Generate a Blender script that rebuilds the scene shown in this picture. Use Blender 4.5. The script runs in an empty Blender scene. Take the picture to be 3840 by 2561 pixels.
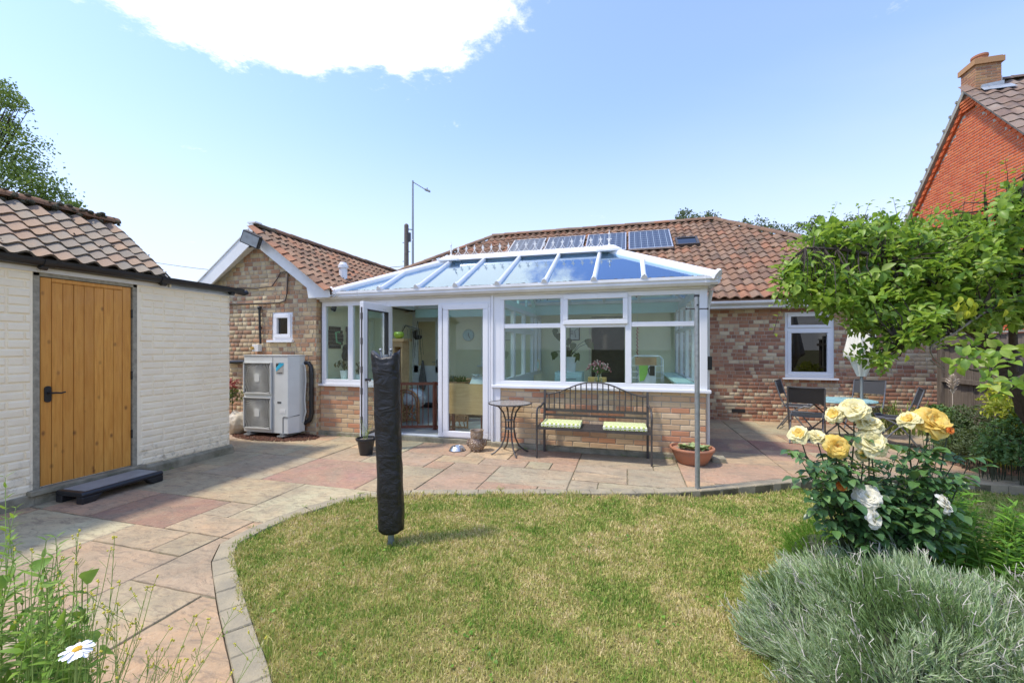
import bpy, bmesh, math, random
import numpy as np
from mathutils import Vector, Matrix, noise as mnoise
random.seed(7); np.random.seed(7)
scene = bpy.context.scene
COL = scene.collection
pi = math.pi
# ------------------------------------------------------------------ camera
FPX, CX, CY, CAMH = 1550.0, 1920.0, 1304.0, 1.45
PSI = math.atan(433 / 1550.0)
cs, cc = math.sin(PSI), math.cos(PSI)
cam_d = bpy.data.cameras.new('camera'); cam = bpy.data.objects.new('camera', cam_d); COL.objects.link(cam)
cam.location = (0, 0, CAMH); cam.rotation_euler = (pi / 2, 0, PSI)
cam_d.sensor_width = 36.0; cam_d.lens = 36.0 * FPX / 3840.0
cam_d.shift_y = (CY - 1280.5) / 3840.0
cam_d.clip_start = 0.05; cam_d.clip_end = 2000
scene.camera = cam
# ------------------------------------------------------------------ sun, sky, exposure
SUN_EL = math.radians(62); SUN_AZ = Vector((-0.86, -0.50, 0)).normalized()
sun_dir = Vector((SUN_AZ.x * math.cos(SUN_EL), SUN_AZ.y * math.cos(SUN_EL), math.sin(SUN_EL)))
sd = bpy.data.lights.new('sun', 'SUN'); sun = bpy.data.objects.new('sun', sd); COL.objects.link(sun)
sd.energy = 2.6; sd.angle = math.radians(4.5); sd.color = (1.0, 0.92, 0.80)
sun.rotation_euler = sun_dir.to_track_quat('Z', 'Y').to_euler(); sun.location = (0, 0, 30)
scene.view_settings.view_transform = 'Standard'
scene.view_settings.look = 'None'
scene.view_settings.exposure = 0.74
scene.view_settings.gamma = 1.0
scene.view_settings.use_curve_mapping = False
world = bpy.data.worlds.new('World'); scene.world = world; world.use_nodes = True
def build_world():
    nt = world.node_tree; N = nt.nodes; L = nt.links
    for n in list(N): N.remove(n)
    out = N.new('ShaderNodeOutputWorld'); bg = N.new('ShaderNodeBackground')
    bg.inputs['Strength'].default_value = 0.130
    sky = N.new('ShaderNodeTexSky'); sky.sky_type = 'NISHITA'; sky.sun_disc = False
    sky.sun_elevation = SUN_EL; sky.sun_rotation = math.atan2(SUN_AZ.x, SUN_AZ.y)
    sky.altitude = 0; sky.air_density = 1.0; sky.dust_density = 0.6; sky.ozone_density = 1.5
    tc = N.new('ShaderNodeTexCoord')
    sep = N.new('ShaderNodeSeparateXYZ'); L.new(tc.outputs['Generated'], sep.inputs[0])
    def math_(op, a, b=None, clamp=False):
        m = N.new('ShaderNodeMath'); m.operation = op; m.use_clamp = clamp
        for i, v in enumerate((a, b)):
            if v is None: continue
            if isinstance(v, (int, float)): m.inputs[i].default_value = v
            else: L.new(v, m.inputs[i])
        return m.outputs[0]
    z = math_('MAXIMUM', sep.outputs['Z'], 0.03)
    px = math_('DIVIDE', sep.outputs['X'], z); py = math_('DIVIDE', sep.outputs['Y'], z)
    cmb = N.new('ShaderNodeCombineXYZ'); L.new(px, cmb.inputs[0]); L.new(py, cmb.inputs[1])
    def noise(scale, detail, rough, vec, dist=0.0):
        n = N.new('ShaderNodeTexNoise'); n.inputs['Scale'].default_value = scale; n.inputs['Detail'].default_value = detail
        n.inputs['Roughness'].default_value = rough; n.inputs['Distortion'].default_value = dist; L.new(vec, n.inputs['Vector']); return n.outputs['Fac']
    def mapr(v, a, b, c=0.0, d=1.0):
        m = N.new('ShaderNodeMapRange'); m.interpolation_type = 'SMOOTHSTEP'
        L.new(v, m.inputs['Value']); m.inputs['From Min'].default_value = a; m.inputs['From Max'].default_value = b
        m.inputs['To Min'].default_value = c; m.inputs['To Max'].default_value = d; return m.outputs['Result']
    def mix(fac, a, b):
        m = N.new('ShaderNodeMix'); m.data_type = 'RGBA'
        if isinstance(fac, float): m.inputs[0].default_value = fac
        else: L.new(fac, m.inputs[0])
        for i, v in ((6, a), (7, b)):
            if isinstance(v, tuple): m.inputs[i].default_value = v
            else: L.new(v, m.inputs[i])
        return m.outputs[2]
    # haze towards the horizon
    hz = mapr(sep.outputs['Z'], 0.0, 0.52, 1.0, 0.0)
    wisps = noise(0.55, 4, 0.55, cmb.outputs[0], 0.4)
    right = mapr(px, -0.4, 2.6, 0.0, 0.55)
    wf = math_('MULTIPLY', mapr(wisps, 0.35, 0.75), right)
    hf = math_('ADD', math_('MULTIPLY', hz, 0.88), math_('MULTIPLY', wf, 0.75), True)
    sc2 = N.new('ShaderNodeVectorMath'); sc2.operation = 'MULTIPLY'; L.new(sky.outputs['Color'], sc2.inputs[0]); sc2.inputs[1].default_value = (1.48, 1.53, 1.80)
    lifted = mix(0.10, sc2.outputs[0], (3.8, 4.2, 5.2, 1))
    base = mix(hf, lifted, (4.2, 4.42, 4.9, 1))
    # cloud bank
    n1 = noise(2.1, 12, 0.68, cmb.outputs[0], 0.15)
    ex = math_('DIVIDE', math_('SUBTRACT', px, -0.80), 0.74); ey = math_('DIVIDE', math_('SUBTRACT', py, 0.80), 0.62)
    # the bank leans: shear with x
    ey2 = ey
    r2 = math_('SQRT', math_('ADD', math_('MULTIPLY', ex, ex), math_('MULTIPLY', ey2, ey2)))
    bank = mapr(r2, 0.50, 1.30, 0.34, -0.30)
    dens = math_('ADD', math_('MULTIPLY', math_('SUBTRACT', n1, 0.5), 1.8), math_('ADD', bank, 0.5))
    cm = mapr(dens, 0.45, 0.74)
    # more cloud, unseen behind the camera, kept bright to lift the ambient light
    n2 = noise(0.8, 8, 0.6, cmb.outputs[0], 0.2)
    far = mapr(sep.outputs['Y'], -0.35, 0.1, 1.0, 0.0)
    cm2 = math_('MULTIPLY', mapr(n2, 0.55, 0.7), far)
    cmx = math_('MAXIMUM', cm, cm2)
    n3 = noise(3.0, 6, 0.6, cmb.outputs[0])
    ccol = mix(n3, (6.4, 6.4, 6.5, 1), (9.0, 8.8, 8.5, 1))
    col = mix(cmx, base, ccol)
    L.new(col, bg.inputs['Color']); L.new(bg.outputs[0], out.inputs[0])
build_world()
# ------------------------------------------------------------------ helpers: pixels to places
def ray(u, v):
    a = (u - CX) / FPX; b = (CY - v) / FPX
    return Vector((-cs + a * cc, cc + a * cs, b))
def G(u, v, z=0.0):
    d = ray(u, v); t = (z - CAMH) / d.z; return Vector((d.x * t, d.y * t, z))
def PY(u, v, Y):
    d = ray(u, v); t = Y / d.y; return Vector((d.x * t, Y, CAMH + d.z * t))
def PX(u, v, X):
    d = ray(u, v); t = X / d.x; return Vector((X, d.y * t, CAMH + d.z * t))
def PD(u, v, d):
    r = ray(u, v) * d; return Vector((r.x, r.y, CAMH + r.z))
def PP(u, v, p0, n):
    d = ray(u, v); o = Vector((0, 0, CAMH)); t = (Vector(p0) - o).dot(n) / d.dot(n); return o + d * t
def in_view(p):
    d = -p[0] * cs + p[1] * cc; l = p[0] * cc + p[1] * cs
    if d < 0.1: return False
    return abs(l / d) < 1.3 and abs((p[2] - CAMH) / d) < 0.9
# ------------------------------------------------------------------ materials
MATS = {}
class NB:
    def __init__(s, name):
        s.m = bpy.data.materials.new(name); s.m.use_nodes = True; s.t = s.m.node_tree; s.N = s.t.nodes; s.L = s.t.links
        for n in list(s.N): s.N.remove(n)
        s.out = s.N.new('ShaderNodeOutputMaterial'); s.geo = s.N.new('ShaderNodeNewGeometry'); s.pos = s.geo.outputs['Position']
    def link(s, v, sock):
        if isinstance(v, (int, float)): sock.default_value = v
        elif isinstance(v, tuple): sock.default_value = v if len(v) == 4 or sock.type == 'VECTOR' else (*v, 1)
        else: s.L.new(v, sock)
    def noise(s, scale, detail=4, rough=.55, vec=None, dist=0, col=False):
        n = s.N.new('ShaderNodeTexNoise'); n.inputs['Scale'].default_value = scale; n.inputs['Detail'].default_value = detail
        n.inputs['Roughness'].default_value = rough; n.inputs['Distortion'].default_value = dist
        s.L.new(vec or s.pos, n.inputs['Vector']); return n.outputs['Color' if col else 'Fac']
    def stretch(s, sc):
        v = s.N.new('ShaderNodeVectorMath'); v.operation = 'MULTIPLY'; s.L.new(s.pos, v.inputs[0]); v.inputs[1].default_value = sc; return v.outputs[0]
    def mth(s, op, a, b=0.0, clamp=False):
        m = s.N.new('ShaderNodeMath'); m.operation = op; m.use_clamp = clamp; s.link(a, m.inputs[0]); s.link(b, m.inputs[1]); return m.outputs[0]
    def rng(s, v, a, b, c=0.0, d=1.0):
        m = s.N.new('ShaderNodeMapRange'); s.link(v, m.inputs['Value']); m.inputs['From Min'].default_value = a; m.inputs['From Max'].default_value = b
        m.inputs['To Min'].default_value = c; m.inputs['To Max'].default_value = d; return m.outputs['Result']
    def mix(s, f, a, b, mode='MIX'):
        m = s.N.new('ShaderNodeMix'); m.data_type = 'RGBA'; m.blend_type = mode; s.link(f, m.inputs[0]); s.link(a, m.inputs[6]); s.link(b, m.inputs[7]); return m.outputs[2]
    def rand(s):
        oi = s.N.new('ShaderNodeObjectInfo')
        return s.mth('FRACT', s.mth('ADD', oi.outputs['Random'], s.geo.outputs['Random Per Island']))
    def ramp(s, f, cols, const=True):
        r = s.N.new('ShaderNodeValToRGB'); s.link(f, r.inputs[0]); e = r.color_ramp.elements
        r.color_ramp.interpolation = 'CONSTANT' if const else 'LINEAR'
        while len(e) < len(cols): e.new(0.5)
        for i, c in enumerate(cols):
            e[i].position = i / len(cols) if const else i / max(1, len(cols) - 1); e[i].color = (*c, 1)
        return r.outputs[0]
    def bump(s, h, strength=.3, dist=.01):
        b = s.N.new('ShaderNodeBump'); b.inputs['Strength'].default_value = strength; b.inputs['Distance'].default_value = dist; s.link(h, b.inputs['Height']); return b.outputs[0]
    def bsdf(s, col, rough=.6, metal=0.0, normal=None, spec=.5, coat=0.0, emit=None, trans=None):
        p = s.N.new('ShaderNodeBsdfPrincipled'); s.link(col, p.inputs['Base Color']); s.link(rough, p.inputs['Roughness']); s.link(metal, p.inputs['Metallic'])
        p.inputs['Specular IOR Level'].default_value = spec; p.inputs['Coat Weight'].default_value = coat
        if normal is not None: s.L.new(normal, p.inputs['Normal'])
        return p.outputs[0]
    def done(s, sh):
        s.L.new(sh, s.out.inputs[0]); MATS[s.m.name] = s.m; return s.m
def simple(name, col, rough=.6, metal=0.0, var=.12, scale=6, bump=.0, bscale=60, spec=.5, coat=0.0, col2=None, vary=0.0):
    b = NB(name)
    c2 = col2 or tuple(c * (1 - var * 2) for c in col)
    n = b.noise(scale, 5, .6)
    c = b.mix(b.rng(n, .35, .7), col, c2)
    if vary: c = b.mix(b.mth('MULTIPLY', b.rand(), vary), c, (0, 0, 0))
    nrm = b.bump(b.noise(bscale, 4), bump) if bump else None
    r = b.rng(b.noise(scale * 3, 3), .3, .7, rough * .85, min(1, rough * 1.12))
    return b.done(b.bsdf(c, r, metal, nrm, spec, coat))
def leafmat(name, cols, trans=.3, rough=.45, spec=.35, linear=True):
    b = NB(name); r = b.rand(); c = b.ramp(r, cols, not linear)
    c = b.mix(b.rng(b.noise(40, 3), .35, .7, 0, .35), c, tuple(x * .6 for x in cols[0]))
    p = b.bsdf(c, rough, 0, None, spec)
    t = b.N.new('ShaderNodeBsdfTranslucent'); tc = b.mix(.5, c, (.35, .5, .04)); b.L.new(tc, t.inputs[0])
    m = b.N.new('ShaderNodeMixShader'); m.inputs[0].default_value = trans; b.L.new(p, m.inputs[1]); b.L.new(t.outputs[0], m.inputs[2])
    return b.done(m.outputs[0])
def glassmat(name, tint, refl_min, refl_max, gcol=(1, 1, 1), rough=0.0):
    b = NB(name)
    lw = b.N.new('ShaderNodeLayerWeight'); lw.inputs['Blend'].default_value = .3
    f = b.rng(lw.outputs['Fresnel'], 0.02, .6, refl_min, refl_max)
    t = b.N.new('ShaderNodeBsdfTransparent'); t.inputs[0].default_value = (*tint, 1)
    g = b.N.new('ShaderNodeBsdfGlossy'); g.inputs['Color'].default_value = (*gcol, 1); g.inputs['Roughness'].default_value = rough
    b.L.new(b.bump(b.noise(1.5, 2), .015, .02), g.inputs['Normal'])
    m = b.N.new('ShaderNodeMixShader'); b.L.new(f, m.inputs[0]); b.L.new(t.outputs[0], m.inputs[1]); b.L.new(g.outputs[0], m.inputs[2])
    return b.done(m.outputs[0])
def brickmat(name, cols, rough=.85, stain=(.12, .1, .08), stain_amt=.35, grain=.25, weather=1.0):
    b = NB(name); r = b.rand(); c = b.ramp(r, cols)
    c = b.mix(b.rng(b.noise(55, 5, .7), .35, .75, 0, grain), c, tuple(x * .45 for x in cols[0]))
    c = b.mix(b.rng(b.noise(1.3, 6, .65), .5, .75, 0, stain_amt * weather), c, stain)
    # faint kiln flash across single bricks
    c = b.mix(b.rng(b.noise(9, 3, .5), .5, .7, 0, .22), c, (.42, .27, .16))
    n = b.bump(b.noise(120, 4, .7), .35, .004)
    return b.done(b.bsdf(c, rough, 0, n, .25))
simple('mortar', (.44, .38, .30), .95, var=.15, scale=9, bump=.4, bscale=90)
simple('pale_mortar', (.46, .42, .34), .95, var=.12, scale=9, bump=.4, bscale=90)
brickmat('brick_mixed', [(0.367, 0.174, 0.104), (0.432, 0.232, 0.139), (0.356, 0.168, 0.099), (0.583, 0.464, 0.29), (0.475, 0.278, 0.162), (0.27, 0.139, 0.093), (0.41, 0.209, 0.128), (0.626, 0.522, 0.348), (0.378, 0.197, 0.116), (0.486, 0.302, 0.186), (0.324, 0.162, 0.104), (0.54, 0.406, 0.255), (0.562, 0.441, 0.278)])
brickmat('brick_wing', [(0.454, 0.302, 0.174), (0.54, 0.429, 0.255), (0.454, 0.244, 0.139), (0.356, 0.209, 0.128), (0.605, 0.499, 0.313), (0.497, 0.348, 0.209), (0.302, 0.186, 0.116), (0.562, 0.452, 0.278), (0.421, 0.244, 0.139), (0.486, 0.383, 0.232), (0.583, 0.464, 0.278)])
brickmat('brick_buff', [(.58, .42, .25), (.54, .27, .15), (.62, .47, .29), (.56, .35, .21), (.53, .25, .14), (.64, .49, .32), (.58, .39, .23), (.52, .30, .18), (.61, .45, .27), (.54, .38, .23)], stain_amt=.2, grain=.15)
brickmat('brick_orange', [(.52, .11, .035), (.55, .13, .045), (.50, .10, .035), (.58, .15, .05), (.54, .12, .04)], stain_amt=.1, grain=.15, stain=(.3, .08, .04))
brickmat('brick_chimney', [(.34, .16, .09), (.38, .20, .11), (.30, .15, .09), (.42, .24, .12)], stain=(.18, .17, .1), stain_amt=.7)
def creampaint():
    b = NB('cream_paint')
    c = b.mix(b.rng(b.noise(3, 5, .6), .35, .7), (.94, .84, .63), (.89, .78, .58))
    c = b.mix(b.rng(b.noise(1.1, 7, .7), .56, .72, 0, .35), c, (.68, .56, .38))
    sp = b.N.new('ShaderNodeSeparateXYZ'); b.L.new(b.pos, sp.inputs[0])
    low = b.mth('MULTIPLY', b.rng(sp.outputs[2], .12, .5, 1, 0), b.rng(b.noise(14, 6, .7), .52, .66)); low = b.mth('MULTIPLY', low, .7, True)
    c = b.mix(low, c, (.3, .25, .17))
    return b.done(b.bsdf(c, .62, 0, b.bump(b.noise(70, 4, .6), .35, .006), .3))
creampaint()
brickmat('pantile_red', [(.235, .14, .09), (.27, .145, .09), (.20, .12, .08), (.28, .18, .12), (.22, .135, .09), (.175, .11, .08), (.31, .15, .088), (.25, .17, .12)], stain=(.10, .085, .065), stain_amt=.9, grain=.6)
brickmat('pantile_grey', [(.25, .215, .17), (.22, .19, .155), (.28, .20, .145), (.25, .22, .18), (.29, .21, .15), (.20, .18, .15)], stain=(.2, .18, .15), stain_amt=.5, grain=.35)
brickmat('tile_brown', [(.17, .12, .10), (.2, .14, .11), (.15, .11, .09), (.22, .17, .14)], stain=(.5, .48, .42), stain_amt=.25)
brickmat('ridge_moss', [(.17, .10, .06), (.22, .12, .07), (.13, .09, .055)], stain=(.06, .055, .03), stain_amt=.9)
simple('upvc', (.76, .77, .79), .32, var=.03, scale=2, coat=.1)
simple('upvc_old', (.74, .73, .70), .45, var=.07, scale=3)
simple('gutter_white', (.76, .77, .78), .35, var=.08, scale=4)
simple('barge_grey', (.76, .77, .76), .5, var=.07, scale=3)
simple('black_plastic', (.018, .019, .022), .38, var=.1, scale=5)
simple('seal_black', (.02, .02, .02), .6)
simple('concrete', (.33, .30, .22), .95, var=.25, scale=7, bump=.7, bscale=40, col2=(.15, .14, .09))
simple('concrete_edge', (.37, .315, .21), .95, var=.15, scale=5, bump=.6, bscale=120, col2=(.22, .20, .15))
simple('edge_face', (.17, .15, .09), .95, var=.3, scale=9, bump=.7, bscale=60)
simple('lead', (.42, .46, .50), .5, .3, var=.15, scale=8)
simple('timber_grey', (.36, .33, .25), .9, var=.2, scale=20, bump=.5, bscale=50)
simple('white_inside', (.80, .82, .80), .6, var=.02)
simple('cream_inside', (.90, .86, .62), .8, var=.04, scale=2)
simple('aqua_white', (.62, .84, .78), .4, var=.03)
simple('floor_tile', (.42, .43, .42), .4, var=.1)
simple('galvanised', (.36, .38, .38), .45, .6, var=.15, scale=25)
simple('dark_frame', (.085, .075, .07), .45, .3, var=.15, scale=10)
simple('terracotta', (.42, .17, .085), .85, var=.2, scale=7, bump=.3, col2=(.33, .16, .1))
simple('soil', (.075, .055, .035), 1, var=.3, scale=30, bump=.8)
glassmat('window_glass', (.95, .99, .97), .02, .38)
glassmat('roof_glass', (.88, 1.0, 1.0), .36, .97, (.66, .83, 1.0))
glassmat('dark_glass', (.05, .055, .055), .06, .8)
glassmat('clear_glass', (.88, .93, .9), .06, .6)
# ------------------------------------------------------------------ mesh building
class MB:
    def __init__(s): s.v = []; s.f = []; s.mi = []; s.cur = 0
    def add(s, vs, fs, M=None):
        o = len(s.v)
        for p in vs: s.v.append(tuple(M @ Vector(p)) if M is not None else tuple(p))
        for f in fs: s.f.append(tuple(i + o for i in f)); s.mi.append(s.cur)
        return s
    def box(s, a, b, M=None):
        x0, y0, z0 = min(a[0], b[0]), min(a[1], b[1]), min(a[2], b[2]); x1, y1, z1 = max(a[0], b[0]), max(a[1], b[1]), max(a[2], b[2])
        return s.add([(x0, y0, z0), (x1, y0, z0), (x1, y1, z0), (x0, y1, z0), (x0, y0, z1), (x1, y0, z1), (x1, y1, z1), (x0, y1, z1)],
                     [(0, 3, 2, 1), (4, 5, 6, 7), (0, 1, 5, 4), (1, 2, 6, 5), (2, 3, 7, 6), (3, 0, 4, 7)], M)
    def beam(s, p, q, w, h, up=(0, 0, 1)):
        p = Vector(p); q = Vector(q); d = (q - p); L = d.length; d.normalize(); u = Vector(up)
        sd_ = d.cross(u)
        if sd_.length < 1e-4: sd_ = d.cross(Vector((0, 1, 0)))
        sd_.normalize(); u2 = sd_.cross(d)
        vs = []
        for t in (p, q):
            for a, b in ((-1, -1), (1, -1), (1, 1), (-1, 1)): vs.append(t + sd_ * (a * w / 2) + u2 * (b * h / 2))
        return s.add(vs, [(0, 1, 2, 3), (7, 6, 5, 4), (0, 4, 5, 1), (1, 5, 6, 2), (2, 6, 7, 3), (3, 7, 4, 0)])
    def tube(s, pts, r, n=8, cap=True):
        pts = [Vector(p) for p in pts]; m = len(pts); rs = r if isinstance(r, (list, tuple)) else [r] * m
        o = len(s.v); ref = None
        for i, p in enumerate(pts):
            d = (pts[min(i + 1, m - 1)] - pts[max(i - 1, 0)])
            if d.length < 1e-9: d = Vector((0, 0, 1))
            d.normalize()
            if ref is None: ref = d.orthogonal().normalized()
            ref = (ref - d * ref.dot(d))
            if ref.length < 1e-6: ref = d.orthogonal()
            ref.normalize(); b = d.cross(ref)
            for k in range(n):
                a = 2 * pi * k / n; s.v.append(tuple(p + (ref * math.cos(a) + b * math.sin(a)) * rs[i]))
        for i in range(m - 1):
            for k in range(n):
                k2 = (k + 1) % n; s.f.append((o + i * n + k, o + i * n + k2, o + (i + 1) * n + k2, o + (i + 1) * n + k)); s.mi.append(s.cur)
        if cap:
            s.f.append(tuple(o + k for k in range(n))[::-1]); s.mi.append(s.cur)
            s.f.append(tuple(o + (m - 1) * n + k for k in range(n))); s.mi.append(s.cur)
        return s
    def lathe(s, prof, c=(0, 0, 0), n=24, M=None, cap=True):
        c = Vector(c); o = len(s.v)
        for (r, z) in prof:
            for k in range(n):
                a = 2 * pi * k / n; p = Vector((r * math.cos(a), r * math.sin(a), z))
                if M is not None: p = M @ p
                s.v.append(tuple(p + c))
        for i in range(len(prof) - 1):
            for k in range(n):
                k2 = (k + 1) % n; s.f.append((o + i * n + k, o + i * n + k2, o + (i + 1) * n + k2, o + (i + 1) * n + k)); s.mi.append(s.cur)
        if cap:
            s.f.append(tuple(o + k for k in range(n))[::-1]); s.mi.append(s.cur)
            s.f.append(tuple(o + (len(prof) - 1) * n + k for k in range(n))); s.mi.append(s.cur)
        return s
    def prism(s, poly, d, off=(0, 0, 0)):
        """poly: 3-D outline, extruded by vector d"""
        n = len(poly); d = Vector(d); off = Vector(off); vs = [Vector(p) + off for p in poly] + [Vector(p) + off + d for p in poly]
        fs = [tuple(range(n))[::-1], tuple(range(n, 2 * n))] + [(i, (i + 1) % n, n + (i + 1) % n, n + i) for i in range(n)]
        return s.add(vs, fs)
    def quad(s, *p): return s.add(list(p), [tuple(range(len(p)))])
    def ball(s, c, r, n=10, m=7, sc=(1, 1, 1)):
        prof = [(max(1e-4, r * math.sin(pi * i / m)), -r * math.cos(pi * i / m)) for i in range(m + 1)]
        return s.lathe([(a * sc[0], b * sc[2]) for a, b in prof], c, n, None, True)
    def mesh(s, name, mats, smooth=False):
        me = bpy.data.meshes.new(name); me.from_pydata(s.v, [], s.f)
        for m in (mats if isinstance(mats, (list, tuple)) else [mats]): me.materials.append(MATS[m] if isinstance(m, str) else m)
        if max(s.mi, default=0): me.polygons.foreach_set('material_index', s.mi)
        if smooth: me.polygons.foreach_set('use_smooth', [True] * len(me.polygons))
        me.update(); return me
ROOT = {}
def tag(o, label=None, cat=None, group=None, kind=None):
    if label: o['label'] = label
    if cat: o['category'] = cat
    if group: o['group'] = group
    if kind: o['kind'] = kind
    return o
def thing(name, label, cat, loc=(0, 0, 0), group=None):
    o = bpy.data.objects.new(name, None); o.empty_display_size = .1; COL.objects.link(o); o.location = loc
    ROOT[o.name] = Vector(loc); return tag(o, label, cat, group)
def attach(o, parent):
    if parent is not None:
        o.parent = parent
        if parent.name in ROOT: o.matrix_parent_inverse = Matrix.Translation(-ROOT[parent.name])
def obj(name, mb, mat, parent=None, smooth=False, **kw):
    me = mb if isinstance(mb, bpy.types.Mesh) else mb.mesh(name, mat, smooth)
    if smooth == 'auto':
        pass
    o = bpy.data.objects.new(name, me); COL.objects.link(o); attach(o, parent)
    return tag(o, **kw)
def bevel(o, w=.004, seg=2, ang=40):
    m = o.modifiers.new('bevel', 'BEVEL'); m.width = w; m.segments = seg; m.limit_method = 'ANGLE'; m.angle_limit = math.radians(ang); return o
def autosmooth(o, deg=40):
    me = o.data; me.polygons.foreach_set('use_smooth', [True] * len(me.polygons))
    try: me.set_sharp_from_angle(angle=math.radians(deg))
    except Exception: pass
    return o
def copy_tree(o, parent=None):
    c = o.copy(); COL.objects.link(c)
    if parent is not None: c.parent = parent
    for ch in [x for x in bpy.data.objects if x.parent is o]: copy_tree(ch, c)
    return c
# fast mesh from numpy: V (n,k,3) instances of one template, F template faces
def np_mesh(name, V, F, mat, smooth=False, tmpl_n=None):
    n, k = V.shape[:2]; verts = V.reshape(-1, 3).astype(np.float32)
    me = bpy.data.meshes.new(name); me.vertices.add(len(verts)); me.vertices.foreach_set('co', verts.ravel())
    loops_t = np.concatenate([np.array(f) for f in F]); ln = np.array([len(f) for f in F])
    loops = (loops_t[None, :] + (np.arange(n) * k)[:, None]).ravel()
    me.loops.add(len(loops)); me.loops.foreach_set('vertex_index', loops.astype(np.int32))
    starts_t = np.concatenate([[0], np.cumsum(ln)[:-1]]); starts = (starts_t[None, :] + (np.arange(n) * len(loops_t))[:, None]).ravel()
    me.polygons.add(len(starts)); me.polygons.foreach_set('loop_start', starts.astype(np.int32))
    if smooth: me.polygons.foreach_set('use_smooth', np.ones(len(starts), dtype=bool))
    me.materials.append(MATS[mat] if isinstance(mat, str) else mat)
    me.update(calc_edges=True); me.validate(); return me
# pieces (bricks, tiles): nearest 300 as objects that share mesh data, the rest as one stuff part
def pieces(name, parent, tmpls, places, mat, limit=300, smooth=False, rest=None):
    """tmpls: list of (verts, faces); places: list of (template index, Matrix)"""
    meshes = []
    for vs, fs in tmpls:
        me = bpy.data.meshes.new(name); me.from_pydata(vs, [], fs); me.materials.append(MATS[mat])
        if smooth: me.polygons.foreach_set('use_smooth', [True] * len(me.polygons))
        me.update(); meshes.append(me)
    def key(p):
        t = p[1].translation; return ((0 if in_view(t) else 1000) + math.sqrt(t.x * t.x + t.y * t.y + (t.z - CAMH) ** 2))
    places = sorted(places, key=key)
    inv = Matrix.Identity(4)
    root = parent
    while root is not None and root.name not in ROOT: root = root.parent
    direct = parent is not None and parent.name in ROOT
    for ti, M in places[:limit]:
        o = bpy.data.objects.new(name, meshes[ti]); COL.objects.link(o); o.parent = parent
        if direct: o.matrix_parent_inverse = Matrix.Translation(-ROOT[parent.name])
        o.matrix_basis = M
    rem = places[limit:]
    if rem:
        for ti, (vs, fs) in enumerate(tmpls):
            Ms = [np.array(M) for t, M in rem if t == ti]
            if not Ms: continue
            A = np.stack(Ms); v = np.concatenate([np.array(vs), np.ones((len(vs), 1))], 1)
            V = np.einsum('nij,kj->nki', A, v)[..., :3]
            me = np_mesh(name, V, fs, mat, smooth)
            o = bpy.data.objects.new(rest or name, me); COL.objects.link(o); attach(o, parent); o['kind'] = 'stuff'
def brick_tmpl(L, h, d, c=.006, seed=0):
    """brick with chamfered front; local x along wall, y outward, z up; back at y=0, front at y=d"""
    r = random.Random(seed); j = lambda a: r.uniform(-a, a)
    x, z = L / 2, h / 2
    vs = [(-x, 0, -z), (x, 0, -z), (x, 0, z), (-x, 0, z), (-x, d - c, -z), (x, d - c, -z), (x, d - c, z), (-x, d - c, z)]
    vs = [(a + j(.0015), b, cz + j(.001)) for a, b, cz in vs]
    vs += [(-x + c + j(.002), d + j(.0015), -z + c), (x - c + j(.002), d + j(.0015), -z + c), (x - c + j(.002), d + j(.0015), z - c), (-x + c + j(.002), d + j(.0015), z - c)]
    fs = [(0, 1, 5, 4), (1, 2, 6, 5), (2, 3, 7, 6), (3, 0, 4, 7), (4, 5, 9, 8), (5, 6, 10, 9), (6, 7, 11, 10), (7, 4, 8, 11), (8, 9, 10, 11)]
    return vs, fs
def brick_wall(parent, origin, ux, nrm, W, H, mat, holes=(), bond='stretcher', L=.215, h=.065, gap=.010, proud=.006, clip=None, limit=300, seed=3, chamfer=.005, jit=.0008, z0=0.0, phase=0.0):
    origin = Vector(origin); ux = Vector(ux); nrm = Vector(nrm); up = Vector((0, 0, 1))
    hd = L / 2 - gap / 2
    tm = [brick_tmpl(L, h, .03 + proud, chamfer, s) for s in range(2)] + [brick_tmpl(hd, h, .03 + proud, chamfer, 9 + s) for s in range(2)]
    R = Matrix((ux, nrm, up)).transposed().to_4x4()
    rng_ = random.Random(seed); pl = []
    rows = int(H / (h + gap)) + 1
    for r_ in range(rows):
        z = z0 + r_ * (h + gap) + h / 2 + gap / 2
        if z + h / 2 > H + .02: break
        x = -(r_ % 2) * (L + gap) / 2 - phase
        if bond == 'mixed': x = -rng_.random() * L
        k = 0
        while x < W:
            if bond == 'stretcher': n = False
            elif bond == 'header': n = rng_.random() < .35
            else: n = rng_.random() < (.82 if (r_ % 3) else .35)
            l = hd if n else L
            a, b = x, x + l; x += l + gap
            segs = [(max(a, 0), min(b, W))]
            for (hx0, hx1, hz0, hz1) in holes:
                if z + h / 2 > hz0 + .01 and z - h / 2 < hz1 - .01:
                    ns = []
                    for (p, q) in segs:
                        if q <= hx0 or p >= hx1: ns.append((p, q))
                        else:
                            if hx0 - p > .02: ns.append((p, hx0))
                            if q - hx1 > .02: ns.append((hx1, q))
                    segs = ns
            for (p, q) in segs:
                if q - p < .025: continue
                if clip and not clip((p + q) / 2, z): continue
                c = origin + ux * ((p + q) / 2) + up * z + nrm * (-.03 + rng_.uniform(-jit, jit))
                base = hd if n else L
                M = Matrix.Translation(c) @ R @ Matrix.Rotation(rng_.uniform(-.002, .002), 4, 'Y') @ Matrix.Diagonal((max(.1, (q - p) / base), 1, 1, 1))
                pl.append(((2 if n else 0) + rng_.randint(0, 1), M))
    pieces('brick', parent, tm, pl, mat, limit)
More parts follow.
